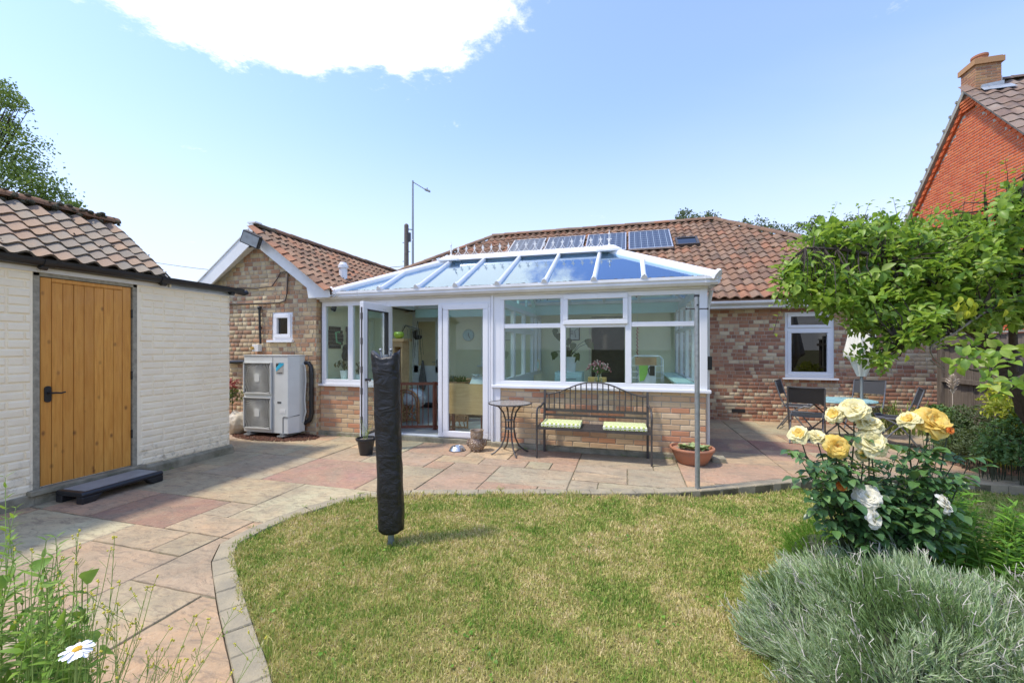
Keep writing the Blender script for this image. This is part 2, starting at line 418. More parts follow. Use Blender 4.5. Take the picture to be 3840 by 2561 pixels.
def wall_panel(mb, origin, ux, nrm, W, H, holes=(), thick=.1, z0=0.0, inset=.0):
    """backing wall (mortar) with openings; front face on the plane shifted by -inset"""
    origin = Vector(origin); ux = Vector(ux); nrm = Vector(nrm)
    xs = sorted({0, W, *[h[0] for h in holes], *[h[1] for h in holes]}); zs = sorted({z0, H, *[h[2] for h in holes], *[h[3] for h in holes]})
    for i in range(len(xs) - 1):
        for j in range(len(zs) - 1):
            xm, zm = (xs[i] + xs[i + 1]) / 2, (zs[j] + zs[j + 1]) / 2
            if zm < z0 or any(h[0] < xm < h[1] and h[2] < zm < h[3] for h in holes): continue
            p = [origin + ux * a - nrm * inset + Vector((0, 0, b)) for a, b in ((xs[i], zs[j]), (xs[i + 1], zs[j]), (xs[i + 1], zs[j + 1]), (xs[i], zs[j + 1]))]
            mb.prism(p, -nrm * thick)
    return mb
def pantile(W=.21, L=.36, rise=.046, th=.020):
    """S profile tile: x across, y up the slope, z out; origin at the lower left"""
    N = 8; prof = []
    for i in range(N + 1):
        t = i / N; z = rise * (.5 - .5 * math.cos(2 * pi * min(1, t * 1.0))) if t < 1 else 0
        prof.append((t * W * 1.06, rise * (math.sin(pi * (t ** 1.2)) ** 2) ))
    vs = []
    for (x, z) in prof: vs.append((x, 0, z + .030))
    for (x, z) in prof: vs.append((x, L, z + .004))
    for (x, z) in prof: vs.append((x, 0, z + .030 - th))
    m = N + 1; fs = []
    for i in range(N):
        fs.append((i, i + 1, m + i + 1, m + i)); fs.append((2 * m + i + 1, 2 * m + i, 0, 0)[:2] + (i, i + 1))
    fs.append((0, m, 2 * m)); 
    return vs, fs
def tile_slope(parent, origin, ux, vy, nrm, W, Ls, mat, inside=None, w=.2, gauge=.29, limit=300, seed=5, jit=1.0):
    origin = Vector(origin); ux = Vector(ux).normalized(); vy = Vector(vy).normalized(); nrm = Vector(nrm).normalized()
    R = Matrix((ux, vy, nrm)).transposed().to_4x4(); rg = random.Random(seed); pl = []
    tm = [pantile(w, gauge + .07)]
    for j in range(max(1, int(Ls / gauge + .35)) if not inside else int(Ls / gauge) + 1):
        for i in range(-1, int(W / w) + 1):
            x = i * w; y = j * gauge
            if inside and not inside(x + w / 2, y + gauge / 2): continue
            p = origin + ux * x + vy * y + nrm * rg.uniform(0, .004 * jit)
            M = Matrix.Translation(p) @ R @ Matrix.Rotation(rg.gauss(0, .012 * jit), 4, 'Z') @ Matrix.Rotation(rg.gauss(0, .008 * jit), 4, 'X')
            pl.append((0, M))
    pieces('roof_tile', parent, tm, pl, mat, limit, smooth=True)
def ridge_tiles(parent, p, q, r, mat, n=None, L=.42, squash=.8):
    p = Vector(p); q = Vector(q); d = q - p; D = d.length; n = n or max(1, int(D / L)); step = D / n; d.normalize()
    side = d.cross(Vector((0, 0, 1))).normalized(); up = side.cross(d)
    vs = []; K = 8
    for (y, rr) in ((0, r * 1.08), (step * 1.04, r)):
        for k in range(K + 1):
            a = pi * k / K; vs.append((math.cos(a) * rr, y, math.sin(a) * rr * squash - .02))
    fs = [(k, k + K + 1, k + K + 2, k + 1) for k in range(K)] + [tuple(range(K + 1))]
    R = Matrix((side, d, up)).transposed().to_4x4(); rg = random.Random(3)
    pl = [(0, Matrix.Translation(p + d * (i * step) + up * rg.uniform(0, .008)) @ R @ Matrix.Rotation(rg.gauss(0, .01), 4, 'X')) for i in range(n)]
    pieces('ridge_tile', parent, [(vs, fs)], pl, mat, 300, smooth=False)
def rect_frame(mb, O, ux, nrm, x0, x1, z0, z1, w, d0, d1, sides='lrtb'):
    """frame bars of width w just inside the rectangle; d0..d1 along the normal"""
    O = Vector(O); ux = Vector(ux); nrm = Vector(nrm)
    def bar(a, b, c, e):
        p = [O + ux * s_ + Vector((0, 0, t_)) + nrm * d0 for s_, t_ in ((a, c), (b, c), (b, e), (a, e))]; mb.prism(p, nrm * (d1 - d0))
    lo = z0 + (w if 'b' in sides else 0); hi = z1 - (w if 't' in sides else 0)
    if 'b' in sides: bar(x0, x1, z0, z0 + w)
    if 't' in sides: bar(x0, x1, z1 - w, z1)
    if 'l' in sides: bar(x0, x0 + w, lo, hi)
    if 'r' in sides: bar(x1 - w, x1, lo, hi)
    return mb
def text_part(txt, size, loc, rot, mat, parent, name='lettering', extr=.001, align='CENTER'):
    cu = bpy.data.curves.new(name, 'FONT'); cu.body = txt; cu.size = size; cu.extrude = extr; cu.align_x = align; cu.align_y = 'CENTER'
    to = bpy.data.objects.new(name, cu); COL.objects.link(to); bpy.context.view_layer.update()
    me = bpy.data.meshes.new_from_object(to.evaluated_get(bpy.context.evaluated_depsgraph_get())); COL.objects.unlink(to); bpy.data.objects.remove(to)
    me.materials.clear(); me.materials.append(MATS[mat])
    me.transform(Matrix.Translation(loc) @ rot.to_4x4())
    o = bpy.data.objects.new(name, me); COL.objects.link(o); attach(o, parent); return o
# ================================================================== THE SETTING
def sstep(x, a, b):
    t = min(1, max(0, (x - a) / (b - a))); return t * t * (3 - 2 * t)
def lawn_z(x, y):
    return -.022 - .085 * sstep(x, -1.0, 2.2) + .010 * mnoise.noise(Vector((x * 1.3, y * 1.3, 0))) + .006 * mnoise.noise(Vector((x * 4, y * 4, 3)))
def ground_mat():
    b = NB('earth'); c = b.ramp(b.rng(b.noise(.6, 6), .3, .7), [(.10, .12, .04), (.16, .15, .07), (.09, .08, .05)], False)
    b.done(b.bsdf(c, 1, 0, b.bump(b.noise(8, 6), .6, .05), .1))
ground_mat()
g = MB(); S = 24
for i in range(S + 1):
    for j in range(S + 1):
        x = -300 + 600 * i / S; y = -300 + 600 * j / S; g.v.append((x, y, -.16))
for i in range(S):
    for j in range(S): g.f.append((i * (S + 1) + j, (i + 1) * (S + 1) + j, (i + 1) * (S + 1) + j + 1, i * (S + 1) + j + 1)); g.mi.append(0)
obj('ground', g, 'earth', kind='structure')
# lawn edge: the outline of the grass, and the strip of edging stones outside it
EDGE = [(-.55, .55), (-.95, 1.0), (-1.31, 1.328), (-1.69, 1.592), (-2.10, 1.86), (-2.54, 2.177), (-2.72, 2.31), (-2.79, 2.40), (-2.80, 2.52), (-2.79, 2.70), (-2.74, 3.01), (-2.58, 3.34), (-2.34, 3.56), (-2.02, 3.69),
        (-1.64, 3.80), (-1.15, 3.95), (-.60, 4.11), (0, 4.27), (.5, 4.44), (1.0, 4.69), (1.4, 4.94), (2.0, 5.26), (2.6, 5.46), (3.2, 5.56), (3.9, 5.60), (4.8, 5.62)]
def resample(P, step):
    out = [P[0]]; acc = 0
    for a, b in zip(P, P[1:]):
        a = Vector(a); b = Vector(b); L = (b - a).length; t = step - acc
        while t <= L: out.append(tuple(a + (b - a) * (t / L))); t += step
        acc = (acc + L) % step
    return out
def smooth_curve(P, it=2):
    for _ in range(it):
        Q = [P[0]]
        for a, b in zip(P, P[1:]): Q += [(.75 * a[0] + .25 * b[0], .75 * a[1] + .25 * b[1]), (.25 * a[0] + .75 * b[0], .25 * a[1] + .75 * b[1])]
        P = Q + [P[-1]]
    return P
ES = smooth_curve(EDGE)
def offset(P, d):
    out = []
    for i, p in enumerate(P):
        a = Vector(P[max(0, i - 1)]); b = Vector(P[min(len(P) - 1, i + 1)]); t = (b - a).normalized(); out.append((p[0] - t.y * d, p[1] + t.x * d))
    return out
KW = .125
LAWN = [p for p in ES] + [(6.5, 5.6), (6.5, -1.5), (-.4, -1.5)]
OUT = offset(ES, KW)
lawnarr = np.array(LAWN)
def inside_poly(x, y, P):
    c = np.zeros(x.shape, bool); n = len(P)
    for i in range(n):
        x0, y0 = P[i]; x1, y1 = P[(i + 1) % n]
        if y0 == y1: continue
        m = ((y0 > y) != (y1 > y)) & (x < (x1 - x0) * (y - y0) / (y1 - y0) + x0); c ^= m
    return c
# ---- patio: sandstone slabs, each an object, with the mortar bed beneath
def slabmat():
    b = NB('sandstone'); oi = b.N.new('ShaderNodeObjectInfo'); c = oi.outputs['Color']
    off = b.N.new('ShaderNodeVectorMath'); off.operation = 'ADD'; b.L.new(b.pos, off.inputs[0])
    sc = b.N.new('ShaderNodeVectorMath'); sc.operation = 'SCALE'; sc.inputs[0].default_value = (37, 21, 9); b.L.new(oi.outputs['Random'], sc.inputs['Scale']); b.L.new(sc.outputs[0], off.inputs[1])
    v = off.outputs[0]
    c = b.mix(b.rng(b.noise(2.2, 5, .6, v, .8), .38, .68, 0, .5), c, (.45, .27, .15))
    c = b.mix(b.rng(b.noise(1.6, 6, .65, v, 1.2), .45, .68, 0, .6), c, (.27, .235, .165))
    c = b.mix(b.rng(b.noise(5, 8, .72, b.stretch((1, 3.2, 1)), 1.5), .50, .62, 0, .60), c, (.17, .135, .10))
    c = b.mix(b.rng(b.noise(7, 9, .75, b.stretch((3, 1, 1)), 1.2), .54, .64, 0, .40), c, (.52, .42, .29))
    c = b.mix(b.rng(b.noise(26, 8, .75, v, .5), .56, .68, 0, .45), c, (.13, .11, .08))
    c = b.mix(b.rng(b.noise(.8, 7, .7), .48, .68, 0, .5), c, (.19, .165, .12))
    c = b.mix(b.rng(b.noise(130, 3, .7), .5, .8, 0, .3), c, (.5, .42, .33))
    h = b.mth('ADD', b.mth('MULTIPLY', b.noise(6, 9, .68, v, 1.0), 1.0), b.mth('MULTIPLY', b.noise(90, 3), .12))
    return b.done(b.bsdf(c, b.rng(b.noise(12, 3), .3, .7, .7, .92), 0, b.bump(h, .8, .026), .25))
slabmat()
def jointmat():
    b = NB('patio_joint'); c = b.ramp(b.rng(b.noise(7, 6), .35, .65), [(.14, .12, .07), (.24, .205, .14), (.09, .10, .045)], False)
    b.done(b.bsdf(c, 1, 0, b.bump(b.noise(60, 4), .6, .01), .1))
jointmat()
patio = bpy.data.objects.new('patio', None); COL.objects.link(patio); patio['kind'] = 'structure'; ROOT['patio'] = Vector()
def clip_axis(P, ax, val, keep_gt):
    out = []
    for i in range(len(P)):
        a, b = P[i], P[(i + 1) % len(P)]; ia = (a[ax] > val) == keep_gt; ib = (b[ax] > val) == keep_gt
        if ia: out.append(a)
        if ia != ib:
            t = (val - a[ax]) / (b[ax] - a[ax]); out.append((a[0] + (b[0] - a[0]) * t, a[1] + (b[1] - a[1]) * t))
    return out
def clean(P):
    P = list(P); go = True
    while go and len(P) > 2:
        go = False
        for i in range(len(P)):
            a, b, c = P[i - 1], P[i], P[(i + 1) % len(P)]; d1 = (b[0] - a[0], b[1] - a[1]); d2 = (c[0] - b[0], c[1] - b[1])
            l1 = math.hypot(*d1); l2 = math.hypot(*d2)
            if l1 < 1e-5 or (l2 > 1e-5 and (d1[0] * d2[0] + d1[1] * d2[1]) / (l1 * l2) < -.999): P.pop(i); go = True; break
    return P
def resample_pre(P, step):
    out = [P[0]]; need = step
    for a, b in zip(P, P[1:]):
        a = Vector(a); b = Vector(b); L = (b - a).length; t = need
        while t <= L: out.append(tuple(a + (b - a) * (t / L))); t += step
        need = t - L
    return out
R1 = resample_pre(ES, .225)
OUTS = offset(R1, KW + .004)
PAT = [(-5.35, -.6), (-.7, -.6)] + OUTS + [(5.6, 5.78), (5.6, 9.4), (-7.4, 9.4), (-7.4, 4.4), (-5.35, 4.4)]
bed = MB(); step_ = .7
xs_ = np.arange(-7.7, 6.3, step_); ys_ = np.arange(-.7, 9.8, step_)
for x in xs_:
    for y in ys_:
        P = PAT
        for ax, val, k in ((0, x, True), (0, x + step_, False), (1, y, True), (1, y + step_, False)):
            P = clip_axis(P, ax, val, k)
            if len(P) < 3: break
        P = clean(P)
        if len(P) >= 3: bed.prism([(a, b_, -.018) for a, b_ in P], (0, 0, .010))
obj('bedding', bed, 'patio_joint', patio)
rs = random.Random(21)
U = .30; X0 = -7.5; Y0 = -.55; NX = 45; NY = 34
occ = [[False] * NY for _ in range(NX)]
sizes = [(3, 2), (2, 3), (2, 2), (3, 2), (2, 1), (1, 2), (3, 3), (4, 3), (1, 1), (3, 2), (2, 2)]
PALS = [(0.477, 0.367, 0.231), (0.502, 0.374, 0.225), (0.427, 0.361, 0.225), (0.451, 0.29, 0.186), (0.401, 0.367, 0.237), (0.514, 0.412, 0.248), (0.427, 0.322, 0.214), (0.376, 0.322, 0.22), (0.526, 0.354, 0.208), (0.401, 0.258, 0.175), (0.464, 0.425, 0.27), (0.389, 0.29, 0.208)]
fixed = {(-.45, 3.6): (.38, .19, .135)}
nsl = 0
def slab(x0, y0, x1, y1):
    global nsl
    g_ = .006
    P = PAT
    for ax, val, k in ((0, x0 + g_, True), (0, x1 - g_, False), (1, y0 + g_, True), (1, y1 - g_, False)):
        P = clip_axis(P, ax, val, k)
        if len(P) < 3: return
    P = clean(P)
    if len(P) < 3: return
    A = abs(sum(P[i][0] * P[(i + 1) % len(P)][1] - P[(i + 1) % len(P)][0] * P[i][1] for i in range(len(P)))) / 2
    if A < .006: return
    # riven edge: small wobble
    Q = []
    for i in range(len(P)):
        a = Vector(P[i]); b = Vector(P[(i + 1) % len(P)]); L = (b - a).length; n = max(1, int(L / .09))
        for k in range(n):
            p = a + (b - a) * (k / n)
            if k: p = p + Vector((b.y - a.y, a.x - b.x)).normalized() * rs.uniform(-.0028, .0028)
            Q.append(p)
    c = sum(Q, Vector((0, 0))) / len(Q); dz = rs.uniform(-.0025, .0025)
    mb = MB(); n = len(Q)
    top = [(p.x + (c.x - p.x) * .012, p.y + (c.y - p.y) * .012, dz) for p in Q]; mid = [(p.x, p.y, dz - .005) for p in Q]; bot = [(p.x, p.y, -.03) for p in Q]
    mb.add(top + mid + bot, [tuple(range(n))] + [(i, n + i, n + (i + 1) % n, (i + 1) % n) for i in range(n)] + [(n + i, 2 * n + i, 2 * n + (i + 1) % n, n + (i + 1) % n) for i in range(n)])
    me = mb.mesh('slab', 'sandstone'); bm = bmesh.new(); bm.from_mesh(me); bmesh.ops.recalc_face_normals(bm, faces=bm.faces); bm.to_mesh(me); bm.free()
    o = obj('slab', me, None, patio); nsl += 1
    col = rs.choice(PALS)
    for (fx, fy), fc in (((-2.9, 3.75), (.35, .205, .16)), ((-4.35, 2.6), (.27, .16, .12)), ((1.75, 7.0), (.27, .12, .10)), ((2.6, 7.2), (.30, .14, .11)), ((1.2, 6.6), (.30, .16, .13)), ((4.2, 6.2), (.38, .19, .14)), ((.6, 5.0), (.40, .26, .18)), ((-.3, 4.9), (.40, .33, .23)), ((-1.3, 4.8), (.37, .32, .22)), ((-2.1, 4.4), (.40, .27, .19))):
        if x0 <= fx < x1 and y0 <= fy < y1: col = fc
    k = rs.uniform(.92, 1.08); o.color = (col[0] * k, col[1] * k, col[2] * k, 1)
for i in range(NX):
    for j in range(NY):
        if occ[i][j]: continue
        cand = sizes[:]; rs.shuffle(cand)
        for (a, b) in cand + [(1, 1)]:
            if i + a <= NX and j + b <= NY and not any(occ[i + p][j + q] for p in range(a) for q in range(b)):
                for p in range(a):
                    for q in range(b): occ[i + p][j + q] = True
                slab(X0 + i * U, Y0 + j * U, X0 + (i + a) * U, Y0 + (j + b) * U); break
# ---- edging stones round the lawn
edging = bpy.data.objects.new('path_edging', None); COL.objects.link(edging); edging['kind'] = 'structure'; ROOT['path_edging'] = Vector()
def edge_stone(P0, P1, Q0, Q1, zt, zb, name='edging_stone'):
    mb = MB(); c = .006
    def ins(a, b, t): return (a[0] + (b[0] - a[0]) * t, a[1] + (b[1] - a[1]) * t)
    a, b, c_, d = P0, P1, Q1, Q0
    ctr = ((a[0] + b[0] + c_[0] + d[0]) / 4, (a[1] + b[1] + c_[1] + d[1]) / 4)
    rj = lambda: rs.uniform(-.003, .003)
    lo = [(x + rj(), y + rj()) for x, y in (a, b, c_, d)]; hi = [ins(p, ctr, .06) for p in lo]
    vs = [(x, y, zb) for x, y in lo] + [(x, y, zt - .007) for x, y in lo] + [(x, y, zt + rj() * .4) for x, y in hi]
    mb.add(vs, [(0, 1, 5, 4), (1, 2, 6, 5), (2, 3, 7, 6), (3, 0, 4, 7), (4, 5, 9, 8), (5, 6, 10, 9), (6, 7, 11, 10), (7, 4, 8, 11), (8, 9, 10, 11)])
    me = mb.mesh(name, 'concrete_edge'); bm = bmesh.new(); bm.from_mesh(me); bmesh.ops.recalc_face_normals(bm, faces=bm.faces); bm.to_mesh(me); bm.free()
    return obj(name, me, None, edging)
R2 = offset(R1, KW)
for i in range(len(R1) - 1):
    def sh(a, b, t): return (a[0] + (b[0] - a[0]) * t, a[1] + (b[1] - a[1]) * t)
    big = R1[i][0] < -1.2; e = .0 if (big and i % 2) else .004 / .225; e2 = .0 if (big and i % 2 == 0) else .004 / .225
    edge_stone(sh(R1[i], R1[i + 1], e), sh(R1[i + 1], R1[i], e2), sh(R2[i], R2[i + 1], e), sh(R2[i + 1], R2[i], e2), .004 if R1[i][0] < 3 else .002, -.14)
bedk = MB()
for i in range(len(R1) - 1):
    if R1[i][0] < -.5 or True:
        bedk.prism([(R1[i][0], R1[i][1], -.14), (R1[i + 1][0], R1[i + 1][1], -.14), (R2[i + 1][0], R2[i + 1][1], -.14), (R2[i][0], R2[i][1], -.14)], (0, 0, .132))
obj('bedding', bedk, 'edge_face', edging)
# ---- lawn soil and grass
def lawnmat():
    b = NB('turf_soil'); c = b.ramp(b.rng(b.noise(2.2, 6, .65), .33, .66), [(.12, .17, .035), (.26, .25, .07), (.38, .30, .13), (.22, .24, .06)], False)
    c = b.mix(b.rng(b.noise(60, 4, .7), .4, .7), c, (.09, .085, .035))
    b.done(b.bsdf(c, 1, 0, b.bump(b.noise(90, 4), .8, .02), .1))
lawnmat()
lm = MB(); n_ = 60
gx = np.linspace(-3.2, 6.6, 99); gy = np.linspace(-1.5, 5.9, 75); idx = {}
XX, YY = np.meshgrid(gx, gy, indexing='ij'); INS = inside_poly(XX, YY, offset(ES, .13) + [(6.6, 5.7), (6.6, -1.6), (-.4, -1.6)])
for i in range(len(gx)):
    for j in range(len(gy)):
        if INS[i, j]: idx[(i, j)] = len(lm.v); lm.v.append((gx[i], gy[j], lawn_z(gx[i], gy[j])))
for i in range(len(gx) - 1):
    for j in range(len(gy) - 1):
        q = [(i, j), (i + 1, j), (i + 1, j + 1), (i, j + 1)]; q = [idx[k] for k in q if k in idx]
        if len(q) >= 3: lm.f.append(tuple(q)); lm.mi.append(0)
obj('lawn', lm, 'turf_soil', kind='structure', smooth=True)
def grassmat():
    b = NB('grass_blades')
    patch = b.noise(2.2, 5, .62); fine = b.noise(16, 4, .65)
    mixf = b.mth('ADD', b.mth('MULTIPLY', b.rng(patch, .39, .66), .50), b.mth('MULTIPLY', b.rng(fine, .40, .64), .36))
    r = b.rand(); f = b.mth('ADD', b.mth('MULTIPLY', mixf, .66), b.mth('MULTIPLY', r, .44), True)
    c = b.ramp(f, [(.11, .25, .03), (.21, .35, .055), (.42, .44, .12), (.62, .54, .22), (.76, .63, .37), (.76, .59, .38)], False)
    p = b.bsdf(c, .6, 0, None, .25); t = b.N.new('ShaderNodeBsdfTranslucent'); b.L.new(c, t.inputs[0])
    m = b.N.new('ShaderNodeMixShader'); m.inputs[0].default_value = .3; b.L.new(p, m.inputs[1]); b.L.new(t.outputs[0], m.inputs[2]); b.done(m.outputs[0])
grassmat()
def make_grass():
    rg = np.random.RandomState(4); N = 900000
    x = rg.uniform(-3.0, 6.0, N); y = rg.uniform(.75, 5.7, N)
    d = -x * cs + y * cc; l = x * cc + y * cs
    keep = inside_poly(x, y, offset(ES, .03) + [(6.6, 5.7), (6.6, -1.6), (-.4, -1.6)]) & (d > .9) & (np.abs(l) < d * 1.3) & (d > 1.35)
    keep &= (rg.uniform(0, 1, N) < np.clip(3.4 / d ** 1.25, .22, 1)) & ((x < 3.2) | (y > 3.6)) & ~((x > 1.9) & (y < 2.6))
    x = x[keep]; y = y[keep]; d = d[keep]; n = len(x)
    z = np.array([lawn_z(a, b) for a, b in zip(x, y)])
    tuft = np.array([mnoise.noise(Vector((a * 5, b * 5, 7))) for a, b in zip(x, y)])
    L = rg.uniform(.014, .034, n) * (1 + .7 * np.clip(tuft, -.5, 1)); L[rg.uniform(0, 1, n) < .015] *= 1.7
    edge_ = ~inside_poly(x, y, offset(ES, -.07) + [(6.6, 5.7), (6.6, -1.6), (-.4, -1.6)]); L = np.where(edge_, L * rg.uniform(1.0, 1.9, n), L)
    w = rg.uniform(.0016, .0030, n) * np.clip(d / 2.2, .9, 1.9)
    a = rg.uniform(0, 2 * pi, n); lean = np.abs(rg.normal(.0, .8, n)); b_ = rg.uniform(0, 2 * pi, n)
    P = np.stack([x, y, z], 1); Wv = np.stack([np.cos(a), np.sin(a), 0 * a], 1) * w[:, None]
    T = np.stack([np.cos(b_) * np.sin(lean), np.sin(b_) * np.sin(lean), np.abs(np.cos(lean)) * .9 + .1], 1)
    T /= np.linalg.norm(T, axis=1)[:, None]
    M_ = P + T * (L * .55)[:, None] + np.array([0, 0, 1]) * (L * .12)[:, None]; E_ = P + T * L[:, None]
    V = np.stack([P - Wv, P + Wv, M_ + Wv * .8, E_, M_ - Wv * .8], 1)
    me = np_mesh('grass', V, [(0, 1, 2, 4), (4, 2, 3)], 'grass_blades')
    o = bpy.data.objects.new('grass', me); COL.objects.link(o); tag(o, 'short patchy lawn grass, part green and part dried to straw', 'grass', kind='stuff'); return n
ng = make_grass()
# ================================================================== BUILDINGS
YC = 5.83      # front plane of the conservatory
# ---- main bungalow
YH = 9.2; XH0, XH1 = -8.0, 6.1
house = thing('bungalow', 'long brick bungalow with a hipped red pantile roof behind the conservatory', 'house', (1.5, YH, 0))
wa = PY(2944, 1180, YH).x; wb = PY(3128, 1180, YH).x
WZ0, WZ1 = .875, 2.14; whole = (wa - XH0, wb - XH0, WZ0, WZ1)
dkx0 = PY(2218, 1300, 8.95).x; dkx1 = PY(2345, 1300, 8.95).x
mbw = wall_panel(MB(), (XH0, YH, 0), (1, 0, 0), (0, -1, 0), XH1 - XH0, 2.30, [whole], .25, inset=.0)
mbw.box((XH0, YH + .25, 0), (XH0 + .25, YH + 7.4, 2.3)); mbw.box((XH1 - .25, YH + .25, 0), (XH1, YH + 7.4, 2.3)); mbw.box((XH0, YH + 7.4, 0), (XH1, YH + 7.65, 2.3))
hw = obj('wall', mbw, 'mortar', house)
x_start = .98
brick_wall(hw, (x_start, YH, 0), (1, 0, 0), (0, -1, 0), XH1 - x_start, 2.27, 'brick_mixed', [(wa - x_start, wb - x_start, WZ0, WZ1)], 'mixed', L=.172, h=.064, gap=.008, seed=11, z0=-.02, proud=.0035, chamfer=.003)
# roof: front slope with hips
RS = .66; EZ = 2.40; EY = 8.86; RY = 12.9; RZ = EZ + RS * (RY - EY)
XE0, XE1 = -8.25, 6.42; XR0, XR1 = XE0 + (RY - EY), XE1 - (RY - EY)
def slope_z(y): return EZ + RS * (y - EY)
rb = MB()
Yb = 2 * RY - EY
for quad_ in ([(XE0, EY, EZ), (XE1, EY, EZ), (XR1, RY, RZ), (XR0, RY, RZ)], [(XE1, Yb, EZ), (XE0, Yb, EZ), (XR0, RY, RZ), (XR1, RY, RZ)], [(XE1, EY, EZ), (XE1, Yb, EZ), (XR1, RY, RZ)], [(XE0, Yb, EZ), (XE0, EY, EZ), (XR0, RY, RZ)]):
    rb.prism([Vector(p) + Vector((0, 0, -.02)) for p in quad_], (0, 0, -.08))
roof = obj('roof', rb, 'pantile_red', house)
vy = Vector((0, 1, RS)).normalized(); nr = Vector((0, -RS, 1)).normalized(); SL = math.hypot(RY - EY, RZ - EZ)
kx = (RY - EY) / SL
def in_roof(x, y):
    return x > kx * y + .02 and x < (XE1 - XE0) - kx * y - .02 and (x + XE0 > -6.5)
SOL = [PP(2356, 876, (0, EY, EZ + .1), nr), PP(2505, 865, (0, EY, EZ + .1), nr), PP(2521, 958, (0, EY, EZ + .1), nr)]
tile_slope(roof, (XE0, EY - .03, EZ - .02), (1, 0, 0), vy, nr, XE1 - XE0, SL, 'pantile_red', in_roof, w=.195, gauge=.275, seed=5)
# right hip slope (faces +X) seen edge on, tiles too
ridge_tiles(roof, (XR0 - .05, RY, RZ + .03), (XR1 + .05, RY, RZ + .03), .12, 'pantile_red', L=.40)
ridge_tiles(roof, (XE1 - .05, EY, EZ + .06), (XR1, RY, RZ + .03), .11, 'pantile_red', L=.36)
ridge_tiles(roof, (XE0 + .05, EY, EZ + .06), (XR0, RY, RZ + .03), .11, 'pantile_red', L=.36)
rm = random.Random(14); mm = MB()
for _ in range(900):
    x = rm.uniform(-4.6, 5.2); t = rm.random() ** .8 * SL; 
    if not in_roof(x - XE0, t + .1): continue
    j = round(t / .275) * .275; p = Vector((x, EY, EZ)) + vy * (j + rm.uniform(-.03, .02)) + nr * .045; a_ = rm.uniform(.008, .026); mm.ball(p, a_, 6, 4, (1, 1, .6))
simple('roof_moss', (.075, .07, .04), 1, var=.3, scale=30, bump=.8)
obj('moss', mm, 'roof_moss', house, kind='stuff')
# eaves: fascia, soffit, gutter
fz = MB().box((.95, EY + .04, 2.22), (XE1 - .05, EY + .065, 2.37)); fz.box((.95, EY + .065, 2.22), (XE1 - .05, YH, 2.235)); obj('fascia', fz, 'upvc', house)
def half_gutter(x0, x1, y, z, r=.058, mat='gutter_white', parent=None, axis='x', joints=()):
    mb = MB(); K = 8; pr = []
    for k in range(K + 1):
        a = pi + pi * k / K; pr.append((math.cos(a) * r, math.sin(a) * r))
    for k in range(K, -1, -1):
        a = pi + pi * k / K; pr.append((math.cos(a) * (r - .005), math.sin(a) * (r - .005)))
    pr.insert(K + 1, (r + .004, .004)); 
    def pt(t, a, b): return (t, y + a, z + b) if axis == 'x' else (y + a, t, z + b)
    d = (x1 - x0, 0, 0) if axis == 'x' else (0, x1 - x0, 0)
    for i in range(len(pr)):
        a, b = pr[i], pr[(i + 1) % len(pr)]
        mb.quad(pt(x0, *a), pt(x0, *b), pt(x1, *b), pt(x1, *a))
    for jx in joints:
        P2 = [(math.cos(pi + pi * k / K) * (r + .008), math.sin(pi + pi * k / K) * (r + .008)) for k in range(K + 1)]
        for a, b in zip(P2, P2[1:]): mb.quad(pt(jx - .04, *a), pt(jx - .04, *b), pt(jx + .04, *b), pt(jx + .04, *a))
        mb.quad(*[pt(jx - .04, *a) for a in P2]); mb.quad(*[pt(jx + .04, *a) for a in P2])
    return obj('gutter', mb, mat, parent, smooth=False)
half_gutter(1.0, XE1 - .1, EY - .03, 2.345, .06, 'gutter_white', house, joints=(1.45, 3.1))
# window of the bungalow
wo = MB(); rect_frame(wo, (0, YH, 0), (1, 0, 0), (0, -1, 0), wa, wb, WZ0, WZ1, .055, -.07, -.015)
rect_frame(wo, (0, YH, 0), (1, 0, 0), (0, -1, 0), wa + .055, wb - .055, 1.79, 1.85, .03, -.068, -.013)
win = obj('window', wo, 'upvc', house)
fr = MB(); rect_frame(fr, (0, YH, 0), (1, 0, 0), (0, -1, 0), wa + .045, wb - .045, WZ0 + .045, 1.80, .065, -.06, .0)
bevel(obj('sash', fr, 'upvc', win), .006)
fr = MB(); rect_frame(fr, (0, YH, 0), (1, 0, 0), (0, -1, 0), wa + .045, wb - .045, 1.835, WZ1 - .03, .055, -.06, .012)
bevel(obj('sash', fr, 'upvc', win), .006)
obj('pane', MB().box((wa + .10, YH + .035, WZ0 + .10), (wb - .10, YH + .041, 1.745)), 'dark_glass', win)
obj('pane', MB().box((wa + .10, YH + .030, 1.88), (wb - .10, YH + .036, WZ1 - .08)), 'dark_glass', win)
hm = MB().box(((wa + wb) / 2 - .006, YH + .045, WZ0 + .11), ((wa + wb) / 2 + .006, YH + .06, WZ0 + .22)); obj('handle', hm, 'upvc', win)
obj('window_sill', MB().box((wa - .05, YH - .075, WZ0 - .035), (wb + .05, YH + .02, WZ0 - .004)), 'upvc', win)
# dark room behind the window
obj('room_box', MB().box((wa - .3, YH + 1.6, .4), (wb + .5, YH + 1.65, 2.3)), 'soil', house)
# downpipe and the vent at the corner by the conservatory
dp = MB().tube([(1.16, YH - .045, 2.02), (1.16, YH - .045, .12)], .034, 10); dp.tube([(1.15, EY - .03, 2.29), (1.15, EY - .0, 2.2), (1.16, YH - .045, 2.05), (1.16, YH - .045, 1.95)], .036, 10)
for z in (1.72, .95): dp.box((1.11, YH - .09, z), (1.21, YH - .005, z + .03))
autosmooth(obj('downpipe', dp, 'gutter_white', house))
obj('air_brick', MB().box((2.02, YH - .012, .155), (2.26, YH + .0, .225)), 'black_plastic', house)
